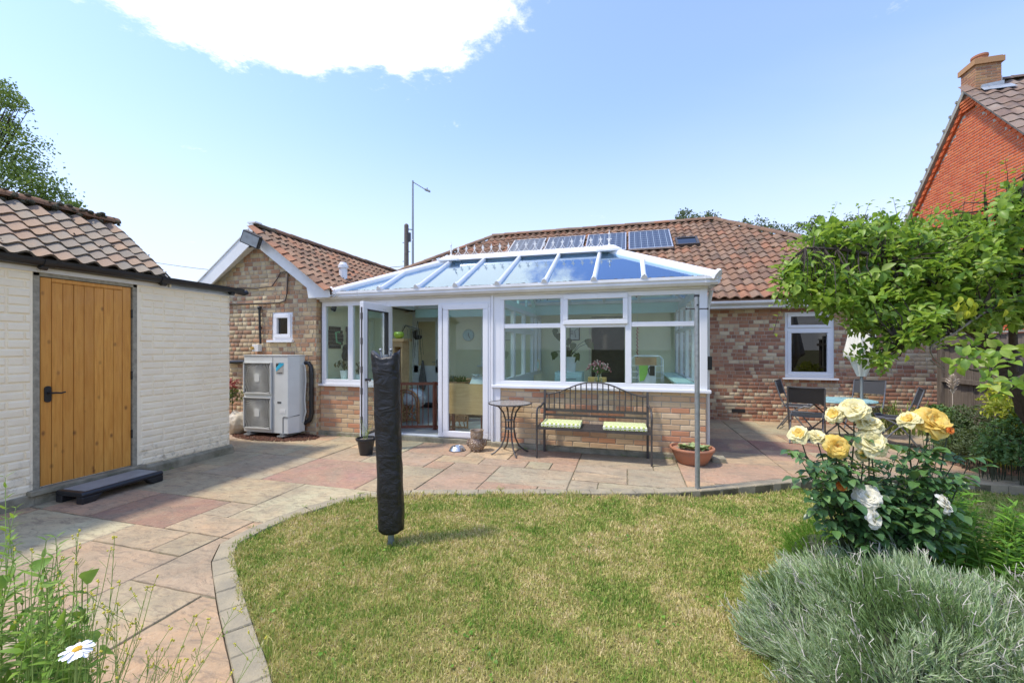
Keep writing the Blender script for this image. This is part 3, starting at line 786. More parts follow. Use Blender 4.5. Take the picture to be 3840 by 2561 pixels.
# roof window
n0 = (0, EY, EZ + .05)
k0 = [PP(*q, n0, nr) for q in ((2537, 892), (2608, 890), (2614, 929), (2543, 933))]
cxr = sum(k0, Vector()) / 4; hw_ = .27; hh = .26
Rr = Matrix((Vector((1, 0, 0)), vy, nr)).transposed()
def rloc(a, b, c): return cxr + Rr @ Vector((a, b, c))
rw = MB(); 
def rbox(mb, a0, a1, b0, b1, c0, c1): mb.prism([rloc(a0, b0, c0), rloc(a1, b0, c0), rloc(a1, b1, c0), rloc(a0, b1, c0)], Rr @ Vector((0, 0, c1 - c0)))
for q in ((-hw_, hw_, -hh, -hh + .05), (-hw_, hw_, hh - .05, hh), (-hw_, -hw_ + .05, -hh + .05, hh - .05), (hw_ - .05, hw_, -hh + .05, hh - .05)): rbox(rw, *q, -.02, .07)
rwo = obj('roof_window', rw, 'dark_frame', roof)
pb = MB(); rbox(pb, -hw_ + .05, hw_ - .05, -hh + .05, hh - .05, .04, .05); 
# ---- four solar panels on the slope
def solarmat():
    b = NB('solar_cells'); tc = b.N.new('ShaderNodeTexCoord'); sp = b.N.new('ShaderNodeSeparateXYZ'); b.L.new(tc.outputs['Object'], sp.inputs[0])
    def line(v, per, w): return b.mth('LESS_THAN', b.mth('ABSOLUTE', b.mth('SUBTRACT', b.mth('FRACT', b.mth('DIVIDE', v, per)), .5)), w)
    l1 = line(b.mth('ADD', sp.outputs[0], .0795), .159, .035); l2 = line(b.mth('ADD', sp.outputs[1], .0795), .159, .03); l3 = line(sp.outputs[0], .0795, .03)
    c = b.mix(b.mth('MAXIMUM', l1, l2), (.035, .05, .085), (.30, .36, .42)); c = b.mix(b.mth('MULTIPLY', l3, .25), c, (.4, .45, .5))
    return b.done(b.bsdf(c, .3, .0, None, .35))
solarmat()
simple('aluminium', (.62, .63, .64), .35, .7, var=.05)
sp0 = (0, EY, EZ + .10)
panel_px = [((1935, 900), (2053, 893)), ((2062, 892), (2198, 884)), ((2207, 883), (2350, 873)), ((2357, 873), (2510, 863))]
for i, (a, b) in enumerate(panel_px):
    A = PP(*a, sp0, nr); B = PP(*b, sp0, nr); wd = (B - A).length - .01
    topy = PP(2505, 865, sp0, nr); L_ = (PP(2521, 958, sp0, nr) - topy).length
    A = Vector((A.x, topy.y, topy.z)); 
    lab = ['leftmost solar panel, part hidden behind the conservatory roof finials', 'second solar panel from the left on the red tiled roof', 'third solar panel from the left, above the middle of the conservatory ridge', 'rightmost solar panel, fully in view beside the roof window'][i]
    t = bpy.data.objects.new('solar_panel', None); COL.objects.link(t); tag(t, lab, 'solar panel', 'solar panels on the bungalow roof')
    t.matrix_basis = Matrix.Translation(A) @ Rr.to_4x4()
    L_ = 1.35
    m = MB(); rect = [(0, wd, -.03, 0), (0, wd, -L_, -L_ + .03), (0, .03, -L_ + .03, -.03), (wd - .03, wd, -L_ + .03, -.03)]
    for (x0, x1, y0, y1) in rect: m.box((x0, y0, 0), (x1, y1, .042))
    obj('frame', m, 'aluminium', t)
    obj('cell_sheet', MB().box((.03, -L_ + .03, .02), (wd - .03, -.03, .034)), 'solar_cells', t)
obj('roof_pane', pb, 'dark_glass', rwo)
# ---- gabled wing on the left
YW = 5.74; XW0, XW1 = -7.35, -4.98; XAP = -6.15; ZAP = 3.5; WS = .745
wing = thing('gabled_wing', 'small gabled brick wing with white bargeboards and a red tiled roof', 'building', (XAP, YW, 0))
def wing_roof_z(x): return ZAP - WS * abs(x - XAP)
gw = MB(); ztop = wing_roof_z(XW1) - .12
swx0, swx1, swz0, swz1 = PY(1022, 1171, YW).x, PY(1097, 1171, YW).x, 1.585, 2.055
sh_ = (swx0 - XW0, swx1 - XW0, swz0, swz1)
wall_panel(gw, (XW0, YW, 0), (1, 0, 0), (0, -1, 0), XW1 - XW0, 2.2, [sh_], .22)
gw.prism([(XW0, YW, 2.2), (XW1, YW, 2.2), (XW1, YW, ztop), (XAP, YW, ZAP - .2), (XW0, YW, wing_roof_z(XW0) - .12)], (0, .22, 0))
gw.box((XW1 - .12, YW + .22, 0), (XW1, YH, 2.45)); gw.box((XW0, YW + .22, 0), (XW0 + .2, YH, 2.3))
ww = obj('wall', gw, 'pale_mortar', wing)
brick_wall(ww, (XW0, YW, 0), (1, 0, 0), (0, -1, 0), XW1 - XW0, 3.4, 'brick_wing', [sh_], 'mixed', L=.178, h=.065, gap=.009, seed=17, z0=-.02, clip=lambda x, z: z + .10 < wing_roof_z(x + XW0) - .10, jit=.0012)
# return of the corner towards the conservatory
brick_wall(ww, (XW1, YW, 0), (0, 1, 0), (1, 0, 0), .102, 2.25, 'brick_wing', [], 'header', L=.102, h=.065, gap=.009, seed=18, z0=-.02)
wroof = MB()
YWB = 11.2
for s_ in (-1, 1):
    xe = XAP + s_ * 1.53; ze = wing_roof_z(xe)
    P = [(XAP, YW - .12, ZAP - .02), (xe, YW - .12, ze - .02), (xe, YWB, ze - .02), (XAP, YWB, ZAP - .02)]
    wroof.prism(P, (0, 0, -.07))
wr = obj('roof', wroof, 'pantile_red', wing)
for s_, nm in ((1, 9), (-1, 10)):
    vy2 = Vector((-s_, 0, WS)).normalized(); n2 = Vector((s_ * WS, 0, 1)).normalized(); ux2 = Vector((0, s_, 0))
    xe = XAP + s_ * 1.56; o_ = Vector((xe, YW - .12 if s_ > 0 else YWB, wing_roof_z(xe)))
    lim_y = 3.9 if s_ > 0 else 2.0
    tile_slope(wr, o_, ux2, vy2, n2, (YWB - YW) if s_ < 0 else 4.6, 1.56 * math.hypot(1, WS), 'pantile_red', None, w=.17, gauge=.205, seed=nm, limit=290 if s_ > 0 else 8, jit=1.8)
ridge_tiles(wr, (XAP, YW - .12, ZAP + .02), (XAP, 10.6, ZAP + .02), .11, 'ridge_moss', L=.36)
mm = MB(); n2_ = Vector((WS, 0, 1)).normalized(); v2_ = Vector((-1, 0, WS)).normalized()
for _ in range(420):
    t = rm.random() ** .6 * 1.9; j = round(t / .205) * .205; y = YW + rm.random() ** 1.3 * 4.2; p = Vector((XAP + 1.56, y, wing_roof_z(XAP + 1.56))) + v2_ * (j + rm.uniform(-.02, .02)) + n2_ * .045; mm.ball(p, rm.uniform(.008, .024), 6, 4, (1, 1, .6))
obj('moss', mm, 'roof_moss', wing, kind='stuff')
# bargeboards
def barge(s_):
    m = MB(); xe = XAP + s_ * 1.55; z0, z1 = ZAP + .03, wing_roof_z(xe) + .03; w_ = .235
    yf = YW - .16
    if s_ > 0: P = [(XAP, yf, z0), (xe, yf, z1), (xe, yf, z1 - .06), (xe - .10, yf, z1 - .14), (xe - .42, yf, z1 - .14), (xe - .42, yf, z1 + .0), (XAP, yf, z0 - w_ * 1.27)]
    else: P = [(XAP, yf, z0), (xe, yf, z1), (xe, yf, z1 - .12), (xe + .30, yf, z1 - .06), (XAP, yf, z0 - w_ * 1.27)]
    if s_ > 0: P = [(XAP, yf, z0), (xe, yf, z1), (xe, yf, z1 - .12), (xe - .40, yf, z1 - .12), (xe - .43, yf, z1 + .05), (XAP, yf, z0 - w_ * 1.27)]
    m.prism(P if s_ < 0 else P[::-1], (0, .028, 0))
    m.prism([(XAP, yf - .012, z0 + .012), (xe, yf - .012, z1 + .012), (xe, yf - .012, z1 - .02), (XAP, yf - .012, z0 - .02)], (0, .045, 0))
    # soffit
    m.prism([(XAP, yf + .028, z0 - w_ * 1.2), (xe, yf + .028, z1 - .10), (xe, yf + .028, z1 - .08), (XAP, yf + .028, z0 - w_ * 1.15)], (0, .13, 0))
    return bevel(obj('bargeboard', m, 'barge_grey', wing), .004)
barge(1); barge(-1)
cover = MB().prism([(XAP - .04, YW - .185, ZAP + .06), (XAP + .04, YW - .185, ZAP + .06), (XAP + .035, YW - .185, ZAP - .30), (XAP - .035, YW - .185, ZAP - .30)], (0, .02, 0))
obj('joint_cover', cover, 'barge_grey', wing)
half_gutter(YW - .1, YWB - 3, XAP + 1.60, wing_roof_z(XAP + 1.56) - .02, .05, 'gutter_white', wing, axis='y')
# small window in the gable
wo = MB(); rect_frame(wo, (0, YW, 0), (1, 0, 0), (0, -1, 0), swx0, swx1, swz0, swz1, .05, -.06, -.005); w2 = obj('window', wo, 'upvc', wing)
fr = MB(); rect_frame(fr, (0, YW, 0), (1, 0, 0), (0, -1, 0), swx0 + .035, swx1 - .035, swz0 + .035, swz1 - .035, .062, -.05, .012); bevel(obj('sash', fr, 'upvc', w2), .006)
obj('pane', MB().box((swx0 + .09, YW + .03, swz0 + .09), (swx1 - .09, YW + .036, swz1 - .09)), 'dark_glass', w2)
obj('window_sill', MB().box((swx0 - .07, YW - .06, swz0 - .04), (swx1 + .04, YW + .02, swz0 - .003)), 'upvc', w2)
# flue pipe on the wing roof
fl = PY(1287, 1083, 6.55)
f_ = MB(); zb = wing_roof_z(fl.x) - .1; ztp = PY(1287, 985, 6.55).z
f_.lathe([(.072, zb), (.072, ztp - .11), (.09, ztp - .105), (.09, ztp - .05), (.075, ztp - .045), (.055, ztp)], (fl.x, 6.55, 0), 16)
autosmooth(obj('vent_pipe', f_, 'gutter_white', wing))
# pipes and cables fixed to the wing wall
def wp(u, v, off=.03): p = PY(u, v, YW - off); return p
simple('cable_brown', (.09, .065, .05), .6)
c1 = MB().tube([wp(862, 1139), wp(930, 1145), wp(1020, 1072 + 10), wp(1075, 1139 - 5)][:0] or [wp(860, 1140), wp(960, 1141), wp(1030, 1136), wp(1044, 1050), wp(1058, 1020)], .012, 6)
c1 = MB(); c1.tube([wp(890, 1080), wp(960, 1082), wp(1020, 1074), wp(1040, 1045), wp(1052, 1022), wp(1075, 1020)], .010, 6)
c1.tube([wp(855, 1141), wp(990, 1138), wp(1050, 1135), wp(1070, 1128), wp(1076, 1100), wp(1080, 1025)], .012, 6)
autosmooth(obj('cable', c1, 'cable_brown', wing))
c2 = MB(); c2.tube([wp(973, 1155, .04), wp(973, 1170, .04), wp(975, 1240, .04), wp(977, 1290, .04)], .018, 10); c2.ball(wp(973, 1155, .06), .035); c2.box(wp(968, 1225, .06), wp(984, 1232, .0))
autosmooth(obj('pipe', c2, 'black_plastic', wing))
c3 = MB(); c3.tube([wp(850, 1358, .05), wp(925, 1356, .05)], .032, 10); autosmooth(obj('pipe', c3, 'black_plastic', wing))
jb = thing('isolator_switch', 'small cream isolator switch box on the brick wall above the heat pump', 'switch', (-6.15, YW, 1.42))
p = wp(962, 1292, .0); q = wp(984, 1318, .0)
bevel(obj('box', MB().box((p.x, YW - .09, q.z), (q.x, YW - .005, p.z)), 'upvc_old', jb), .006)
kb = MB().lathe([(.0, 0), (.025, .0), (.025, .03), (.0, .03)], (p.x + .02, YW - .09, (p.z + q.z) / 2), 12, Matrix.Rotation(pi / 2, 3, 'X')); simple('knob_amber', (.5, .3, .05), .4); obj('knob', kb, 'knob_amber', jb)
# floodlight at the gable apex
flt = thing('floodlight', 'square black floodlight on a bracket at the gable apex', 'light', (XAP, YW - .3, 3.2))
fc = PY(942, 898, YW - .35)
Mf = Matrix.Translation(fc) @ Matrix.Rotation(math.radians(28), 4, 'Z') @ Matrix.Rotation(math.radians(24), 4, 'Y') @ Matrix.Rotation(math.radians(20), 4, 'X') @ Matrix.Scale(1.25, 4)
bevel(obj('housing', MB().box((-.115, -.03, -.085), (.115, .05, .085), Mf), 'black_plastic', flt), .01)
obj('lamp_glass', MB().box((-.10, -.036, -.07), (.10, -.031, .07), Mf), 'lead', flt)
br = MB().tube([fc + Vector((.05, .03, -.02)), (XAP - .02, YW - .2, fc.z - .08), (XAP, YW - .15, fc.z - .05)], .012, 6); br.tube([(XAP + .03, YW - .2, ZAP - .35), (XAP + .09, YW - .22, ZAP - .25), (XAP + .10, YW - .2, ZAP - .20)], .012, 6)
obj('bracket', br, 'black_plastic', flt)
gcap = MB().box((XAP - .07, YW - .19, ZAP + .06), (XAP + .10, YW - .05, ZAP + .085), None); obj('ridge_end', gcap, 'barge_grey', wing)
# ================================================================== CONSERVATORY
cons = thing('conservatory', 'white framed glazed conservatory with a blue tinted glass roof on a low brick wall', 'conservatory', (-2, YC, 0))
XL, XR = -4.93, .975; F0 = (0, YC, 0); UX = (1, 0, 0); NF = (0, -1, 0); YB = 8.88
UP = 'upvc'
# low brick walls
lw = MB().box((-4.97, YC, .0), (-3.70, YC + .11, .85)); lwo = obj('low_wall', lw, 'pale_mortar', cons)
brick_wall(lwo, (-4.97, YC, 0), UX, NF, 1.27, .85, 'brick_buff', z0=.06, seed=31, L=.225, h=.065, gap=.010, phase=.05)
rw_ = MB().box((-1.91, YC, 0), (XR, YC + .11, .86)); rw_.box((XR - .11, YC + .11, 0), (XR, YB + .2, .86)); rwo_ = obj('low_wall', rw_, 'pale_mortar', cons)
brick_wall(rwo_, (-1.91, YC, 0), UX, NF, XR + 1.91, .87, 'brick_buff', z0=.06, seed=33, L=.225, h=.065, gap=.010)
brick_wall(rwo_, (XR, YC, 0), (0, 1, 0), (1, 0, 0), YB - YC + .2, .87, 'brick_buff', z0=.06, seed=35, L=.225, h=.065, gap=.010, phase=.11)
pl = MB(); pl.box((-4.99, YC - .05, -.1), (-3.70, YC + .02, .065)); pl.box((-3.70, YC - .055, -.1), (-1.93, YC + .06, .075)); pl.box((-1.93, YC - .085, -.1), (XR + .085, YC + .02, .07)); pl.box((XR, YC + .02, -.1), (XR + .06, 9.1, .06))
plo = obj('plinth', pl, 'concrete', cons); bevel(plo, .012, 3)
obj('corner_stone', MB().box((XR + .06, YC - .12, -.1), (XR + .22, YC + .06, .055)), 'concrete', cons)
obj('floor', MB().box((-4.93, YC + .06, -.05), (XR - .11, YB, .085)), 'floor_tile', cons)
# cills
obj('window_sill', bevel and MB().box((-5.0, YC - .055, .818), (-3.70, YC + .03, .852)), UP, cons)
s2 = MB().box((-1.93, YC - .06, .862), (XR + .06, YC + .03, .905)); s2.box((XR - .03, YC + .03, .862), (XR + .06, YB, .905)); bevel(obj('window_sill', s2, UP, cons), .008)
# left fixed window: two lights
D0, D1 = -.045, .02
def window(x0, x1, z0, z1, panes, w=.06, name='window', parent=cons, O=F0, ux=UX, n=NF, d0=D0, d1=D1, glass='window_glass'):
    mb = MB(); rect_frame(mb, O, ux, n, x0, x1, z0, z1, w, d0, d1)
    wo_ = bevel(obj(name, mb, UP, parent), .006)
    O = Vector(O); ux = Vector(ux); n = Vector(n)
    for (a, b, c, e) in panes:
        P = [O + ux * s_ + Vector((0, 0, t)) + n * (-.008) for s_, t in ((a - .01, c - .01), (b + .01, c - .01), (b + .01, e + .01), (a - .01, e + .01))]
        obj('pane', MB().prism(P, n * .006), glass, wo_)
    return wo_
def post(x0, x1, z0, z1, parent, d0=D0, d1=D1, O=F0, ux=UX, n=NF):
    O = Vector(O); ux = Vector(ux); n = Vector(n)
    P = [O + ux * s_ + Vector((0, 0, t)) + n * d0 for s_, t in ((x0, z0), (x1, z0), (x1, z1), (x0, z1))]
    return bevel(obj('mullion', MB().prism(P, n * (d1 - d0)), UP, parent), .005)
HZ = 2.215
w_l = window(-4.93, -3.70, .852, HZ, [(-4.85, -4.42, .925, 2.15), (-4.33, -3.77, .925, 2.15)], .075)
post(-4.42, -4.33, .927, HZ - .075, w_l)
# door opening with posts
dpst = MB(); dpst.box((-3.70, YC - .02, .075), (-3.635, YC + .05, HZ)); dpst.box((-3.635, YC - .02, 2.105), (-1.95, YC + .05, HZ)); dpst.box((-3.635, YC - .02, .075), (-2.80, YC + .05, .10))
df = bevel(obj('door_frame', dpst, UP, cons), .005)
dr = window(-2.80, -1.95, .085, 2.12, [(-2.637, -2.03, .145, 2.075)], .07, 'door', d0=-.03, d1=.028)
b2 = MB(); rect_frame(b2, F0, UX, NF, -2.715, -1.985, .10, 2.11, .085, -.01, .04); bevel(obj('sash', b2, UP, dr), .007)
obj('mullion', MB().box((-2.755, YC - .036, .1), (-2.735, YC - .028, 2.1)), UP, dr)
# box post between doors and the wide window
bp = MB().box((-1.95, YC - .022, .06), (-1.80, YC + .06, 2.24)); bp.box((-1.935, YC - .045, .06), (-1.905, YC - .022, 2.22)); bevel(obj('corner_post', bp, UP, cons), .006)
# wide window of three lights with an opening vent
w_r = window(-1.82, .975, .905, HZ, [(-1.743, -.914, .965, 1.733), (-.838, -.028, .965, 1.733), (.052, .844, .965, 1.733), (-1.743, -.914, 1.797, 2.155), (.052, .844, 1.797, 2.155)], .065)
post(-1.755, -1.743, .97, 2.15, w_r); post(.844, .91, .97, 2.15, w_r)
post(-.914, -.838, .97, 2.15, w_r); post(-.028, .052, .97, 2.15, w_r)
for a, b in ((-1.743, -.914), (-.838, -.028), (.052, .844)): post(a, b, 1.733, 1.797, w_r, D0, .014)
vn = MB(); rect_frame(vn, F0, UX, NF, -.872, .007, 1.772, 2.192, .068, -.02, .045); vno = bevel(obj('vent', vn, UP, w_r), .009)
obj('pane', MB().box((-.81, YC - .015, 1.84), (-.06, YC - .009, 2.125)), 'window_glass', vno)
# door leaf standing open towards the garden
leaf = bpy.data.objects.new('door', None); COL.objects.link(leaf); leaf.parent = cons; leaf.matrix_parent_inverse = Matrix.Translation(-ROOT[cons.name])
hx, hy = -3.63, 5.79; fx, fy = -3.576, 4.995
ang = math.atan2(fy - hy, fx - hx)
leaf.matrix_basis = Matrix.Translation((hx, hy, 0)) @ Matrix.Rotation(ang, 4, 'Z'); leaf['label'] = 'door leaf standing open towards the garden'
LL = math.hypot(fx - hx, fy - hy)
m = MB(); rect_frame(m, (0, 0, 0), (1, 0, 0), (0, -1, 0), 0, LL, .12, 2.10, .105, -.03, .03); bevel(obj('frame', m, UP, leaf), .006)
m = MB(); rect_frame(m, (0, 0, 0), (1, 0, 0), (0, -1, 0), .10, LL - .10, .22, 2.00, .012, -.034, .034, 'lrtb'); obj('gasket', m, 'seal_black', leaf)
obj('pane', MB().box((.10, -.008, .22), (LL - .10, .008, 2.0)), 'window_glass', leaf)
m = MB().box((LL - .0, -.012, .2), (LL + .002, .012, 2.02)); 
for z in (.4, .8, 1.1, 1.5, 1.85): m.box((LL - .002, -.018, z), (LL + .004, .018, z + .09))
obj('lock_strip', m, 'dark_frame', leaf)
m = MB().lathe([(.012, 0), (.02, .0), (.02, .012), (.012, .02), (.012, .05), (.022, .055), (.022, .07), (0, .07)], (LL - .055, .03, 1.0), 12, Matrix.Rotation(-pi / 2, 3, 'X')); m.box((LL - .06, .07, .985), (LL - .05, .085, 1.015)); obj('handle', m, 'dark_frame', leaf)
for i in (): pass
# eaves: white fascia beam and gutter
ev = MB().box((XL - .02, YC - .05, HZ), (XR + .02, YC + .06, 2.285)); ev.box((XR - .06, YC + .06, HZ), (XR + .02, YB, 2.285)); obj('eaves_beam', ev, 'upvc_old', cons)
gt = MB(); gp = [(0, 0), (-.075, .0), (-.105, .03), (-.105, .06), (-.12, .075), (-.12, .098), (-.108, .10), (-.108, .085), (0, .02)]
gt.prism([(XL + .28, YC - .045 + a, 2.245 + b) for a, b in gp], (XR + .02 - (XL + .28) + .10, 0, 0))
gt.prism([(XR + .045 - a, YC - .12, 2.245 + b) for a, b in gp][::-1], (0, YB - YC - .1, 0))
for x in (-4.20, XR - .03): gt.prism([(x, YC - .050 + a * 1.06, 2.240 + b * 1.06) for a, b in gp], (.06, 0, 0))
obj('gutter', gt, 'gutter_white', cons)
lg = MB(); lg.prism([(XL - .02, YC - .045 + a * .9, 2.25 + b) for a, b in gp], (.30, 0, 0)); lg.ball((XL + .30, YC - .1, 2.265), .03); obj('gutter', lg, 'upvc_old', cons)
# roof geometry
RFY, RFZ = 5.71, 2.36; RGY, RGZ = 7.0, 3.035; RBY = 8.29; RX0, RX1 = -3.115, -.29; CX0, CX1 = -4.58, 1.05
SF = (RGZ - RFZ) / (RGY - RFY)
def zf(y): return RFZ + SF * (y - RFY)
fn = Vector((0, -SF, 1)).normalized()
bars_x = [-3.746, -3.10, -2.458, -1.808, -1.117, -.439, .211]
def hipy_left(x): return RFY + (x - CX0) / (RX0 - CX0) * (RGY - RFY)
def hipy_right(x): return RFY + (CX1 - x) / (CX1 - RX1) * (RGY - RFY)
def top_y(x): return hipy_left(x) if x < RX0 else (hipy_right(x) if x > RX1 else RGY)
edges = [CX0] + bars_x + [CX1]
for a, b in zip(edges, edges[1:]):
    P = [(a, RFY, RFZ), (b, RFY, RFZ), (b, top_y(b), zf(top_y(b)))]
    if a < RX0 < b: P.append((RX0, RGY, RGZ))
    if a < RX1 < b: P.append((RX1, RGY, RGZ))
    P.append((a, top_y(a), zf(top_y(a))))
    if top_y(b) <= RFY + 1e-6: P = [P[0], P[1], P[-1]]
    if top_y(a) <= RFY + 1e-6: P = P[:-1]
    obj('roof_pane', MB().prism([Vector(p) - fn * .012 for p in P], fn * .008), 'roof_glass', cons)
# back and end slopes
gz_ = RGZ
for P in ([(CX1, RBY, RFZ), (CX0, RBY, RFZ), (RX0, RGY, RGZ), (RX1, RGY, RGZ)],):
    n_b = Vector((0, SF, 1)).normalized(); xs = [-3.746, -2.458, -1.117, .211]
    e2 = [CX0] + bars_x + [CX1]
    for a, b in zip(e2, e2[1:]):
        ya, yb = 2 * RGY - top_y(a), 2 * RGY - top_y(b); zz = lambda y: zf(2 * RGY - y)
        Q = [(a, RBY, RFZ), (b, RBY, RFZ), (b, yb, zz(yb))]
        if a < RX0 < b: Q.append((RX0, RGY, RGZ))
        if a < RX1 < b: Q.append((RX1, RGY, RGZ))
        Q.append((a, ya, zz(ya)))
        if abs(yb - RBY) < 1e-6: Q = [Q[0], Q[1], Q[-1]]
        if abs(ya - RBY) < 1e-6: Q = Q[:-1]
        obj('roof_pane', MB().prism([Vector(q) - n_b * .012 for q in Q], n_b * .008), 'roof_glass', cons)
for P in ([(CX1, RFY, RFZ), (CX1, RBY, RFZ), (RX1, RGY, RGZ)], [(CX0, RBY, RFZ), (CX0, RFY, RFZ), (RX0, RGY, RGZ)]):
    s_ = 1 if P[0][0] > 0 else -1; n_e = Vector((s_ * SF, 0, 1)).normalized(); obj('roof_pane', MB().prism([Vector(q) - n_e * .012 for q in P], n_e * .008), 'roof_glass', cons)
def rbar(p, q, nrm, w=.062, h=.05, name='glazing_bar', cap=True):
    p = Vector(p); q = Vector(q); d = (q - p).normalized(); s_ = d.cross(Vector(nrm)).normalized(); n = Vector(nrm).normalized()
    prof = [(-w / 2, -.045), (w / 2, -.045), (w / 2, .012), (w * .32, h * .7), (0, h), (-w * .32, h * .7), (-w / 2, .012)]
    m = MB(); m.prism([p + s_ * a + n * b for a, b in prof], q - p)
    if cap: m.prism([p - d * .035 + s_ * a * 1.35 + n * (b * 1.45 if b > 0 else b) for a, b in prof], d * .05)
    return obj(name, m, UP, cons)
for x in bars_x: rbar((x, RFY - .01, RFZ), (x, top_y(x) - .03, zf(top_y(x) - .03)), fn)
for x in bars_x: rbar((x, RBY, RFZ), (x, 2 * RGY - top_y(x), zf(top_y(x))), (0, SF, 1), cap=False)
nh = Vector((.4, -.4, 1)).normalized()
rbar((CX1 + .02, RFY - .02, RFZ), (RX1 + .02, RGY, RGZ + .01), nh, .085, .06, 'hip_bar'); rbar((CX0 - .02, RFY - .02, RFZ), (RX0 - .02, RGY, RGZ + .01), Vector((-.4, -.4, 1)), .085, .06, 'hip_bar')
rbar((CX1, RBY, RFZ), (RX1, RGY, RGZ), Vector((.4, .4, 1)), .085, .06, 'hip_bar', False); rbar((CX0, RBY, RFZ), (RX0, RGY, RGZ), Vector((-.4, .4, 1)), .085, .06, 'hip_bar', False)
# moss along the pane feet
simple('moss', (.13, .12, .08), 1, var=.3, scale=40, bump=1)
mo = MB(); rg = random.Random(4)
for a, b in zip(edges, edges[1:]):
    x = a + .06
    while x < b - .06:
        w = rg.uniform(.008, .03); y = RFY + rg.uniform(.0, .012)
        if rg.random() < .8: mo.box((x, y, RFZ - .012), (x + w, y + rg.uniform(.008, .022), RFZ + rg.uniform(.004, .016)))
        x += w + rg.uniform(0, .01)
obj('moss', mo, 'moss', cons, kind='stuff')
ft = MB().box((CX0, RFY - .015, RFZ - .02), (CX1, RFY + .03, RFZ + .002)); ft.box((CX0, RBY - .03, RFZ - .05), (CX1, RBY + .05, RFZ + .02)); ft.box((CX1 - .03, RFY, RFZ - .02), (CX1 + .02, RBY, RFZ)); ft.box((CX0 - .02, RFY, RFZ - .02), (CX0 + .03, RBY, RFZ))
obj('eaves_trim', ft, 'upvc_old', cons)
# ridge and finials
rg_ = MB(); rp = [(-.09, -.045), (.09, -.045), (.075, .0), (.035, .045), (0, .055), (-.035, .045), (-.075, .0)]
rg_.prism([(RX0 - .06, RGY + a, RGZ + .045 + b) for a, b in rp], (RX1 - RX0 + .12, 0, 0)); obj('ridge', rg_, UP, cons)
for x, s_ in ((RX0, -1), (RX1, 1)):
    e = MB(); e.prism([(x - .20, RGY - .17, RGZ - .02), (x + .20, RGY - .17, RGZ - .02), (x + .20, RGY + .17, RGZ - .02), (x - .20, RGY + .17, RGZ - .02)], (0, 0, .03))
    e.add([(x - .19, RGY - .16, RGZ + .01), (x + .19, RGY - .16, RGZ + .01), (x + .19, RGY + .16, RGZ + .01), (x - .19, RGY + .16, RGZ + .01), (x - .07, RGY - .04, RGZ + .10), (x + .07, RGY - .04, RGZ + .10), (x + .07, RGY + .04, RGZ + .10), (x - .07, RGY + .04, RGZ + .10)], [(0, 1, 5, 4), (1, 2, 6, 5), (2, 3, 7, 6), (3, 0, 4, 7), (4, 5, 6, 7)])
    obj('ridge_cap', e, UP, cons)
    t = MB().lathe([(.03, 0), (.018, .03), (.012, .06), (.022, .085), (.010, .11), (.008, .18), (.018, .20), (.006, .225), (.002, .27)], (x, RGY, RGZ + .09), 8); t.box((x - .04, RGY - .006, RGZ + .2), (x + .04, RGY + .006, RGZ + .215))
    autosmooth(obj('finial', t, 'upvc_old', cons))
nf = 17
fm = None
for i in range(nf):
    x = RX0 + .14 + (RX1 - RX0 - .28) * i / (nf - 1)
    if fm is None:
        t = MB(); K = 10
        # two scroll arcs meeting at a spearhead
        for s_ in (-1, 1):
            t.tube([(s_ * (.075 * math.cos(a)) - s_ * .0, 0, .02 + .085 * (1 - math.sin(a))) for a in np.linspace(.15, pi / 2, 5)][:0] or [(s_ * .078, 0, .0), (s_ * .05, 0, .012), (s_ * .025, 0, .035), (s_ * .006, 0, .075)], .0055, 5)
        t.prism([(0, -.004, .065), (.016, -.004, .10), (.011, -.004, .105), (.034, -.004, .118), (.012, -.004, .128), (0, -.004, .175), (-.012, -.004, .128), (-.034, -.004, .118), (-.011, -.004, .105), (-.016, -.004, .10)], (0, .008, 0))
        t.ball((0, 0, .015), .012, 6, 4); fm = t.mesh('cresting', 'upvc_old')
    o = bpy.data.objects.new('cresting', fm); COL.objects.link(o); o.parent = cons; o.matrix_parent_inverse = Matrix.Translation(-ROOT[cons.name]); o.matrix_basis = Matrix.Translation((x, RGY, RGZ + .095))
# back gutter beam, flat strip to the house
bb = MB().box((CX0, RBY + .05, 2.17), (XR, RBY + .20, 2.33)); bb.box((CX0, RBY + .02, 2.33), (XR + .1, RBY + .24, 2.36)); bb.box((CX0, RBY + .05, 2.12), (XR - .1, RBY + .12, 2.17)); obj('box_gutter', bb, 'aqua_white', cons)
fb = MB().box((XL, RBY + .20, 2.24), (XR, YB + .1, 2.27)); obj('flat_roof', fb, 'upvc_old', cons)
# right side wall glazing
OS = (XR, 0, 0); US = (0, 1, 0); NS = (1, 0, 0)
ws_ = window(YC + .02, YB, .905, HZ, [(5.95 + .72 * i, 5.95 + .72 * i + .62, .97, 1.733) for i in range(4)] + [(5.95 + .72 * i, 5.95 + .72 * i + .62, 1.80, 2.155) for i in range(4)], .065, O=OS, ux=US, n=NS, d0=-.06, d1=-.0)
for i in range(5): post(5.87 + .72 * i, 5.95 + .72 * i, .97, 2.15, ws_, -.055, -.005, OS, US, NS)
post(5.95, YB - .06, 1.733, 1.80, ws_, -.05, -.01, OS, US, NS)
cp = MB().box((.905, YC - .022, .905), (XR + .02, YC + .07, 2.26)); bevel(obj('corner_post', cp, UP, cons), .006)
obj('ledge', MB().box((XR - .32, YC + .08, .93), (XR - .07, YB, .955)), 'aqua_white', cons)
iw = MB().box((-1.9, YC + .115, .085), (XR - .11, YC + .13, .90)); iw.box((XR - .14, YC + .13, .085), (XR - .115, YB, .92)); iw.box((-4.92, YC + .115, .085), (-3.72, YC + .13, .85)); obj('inner_lining', iw, 'cream_inside', cons)
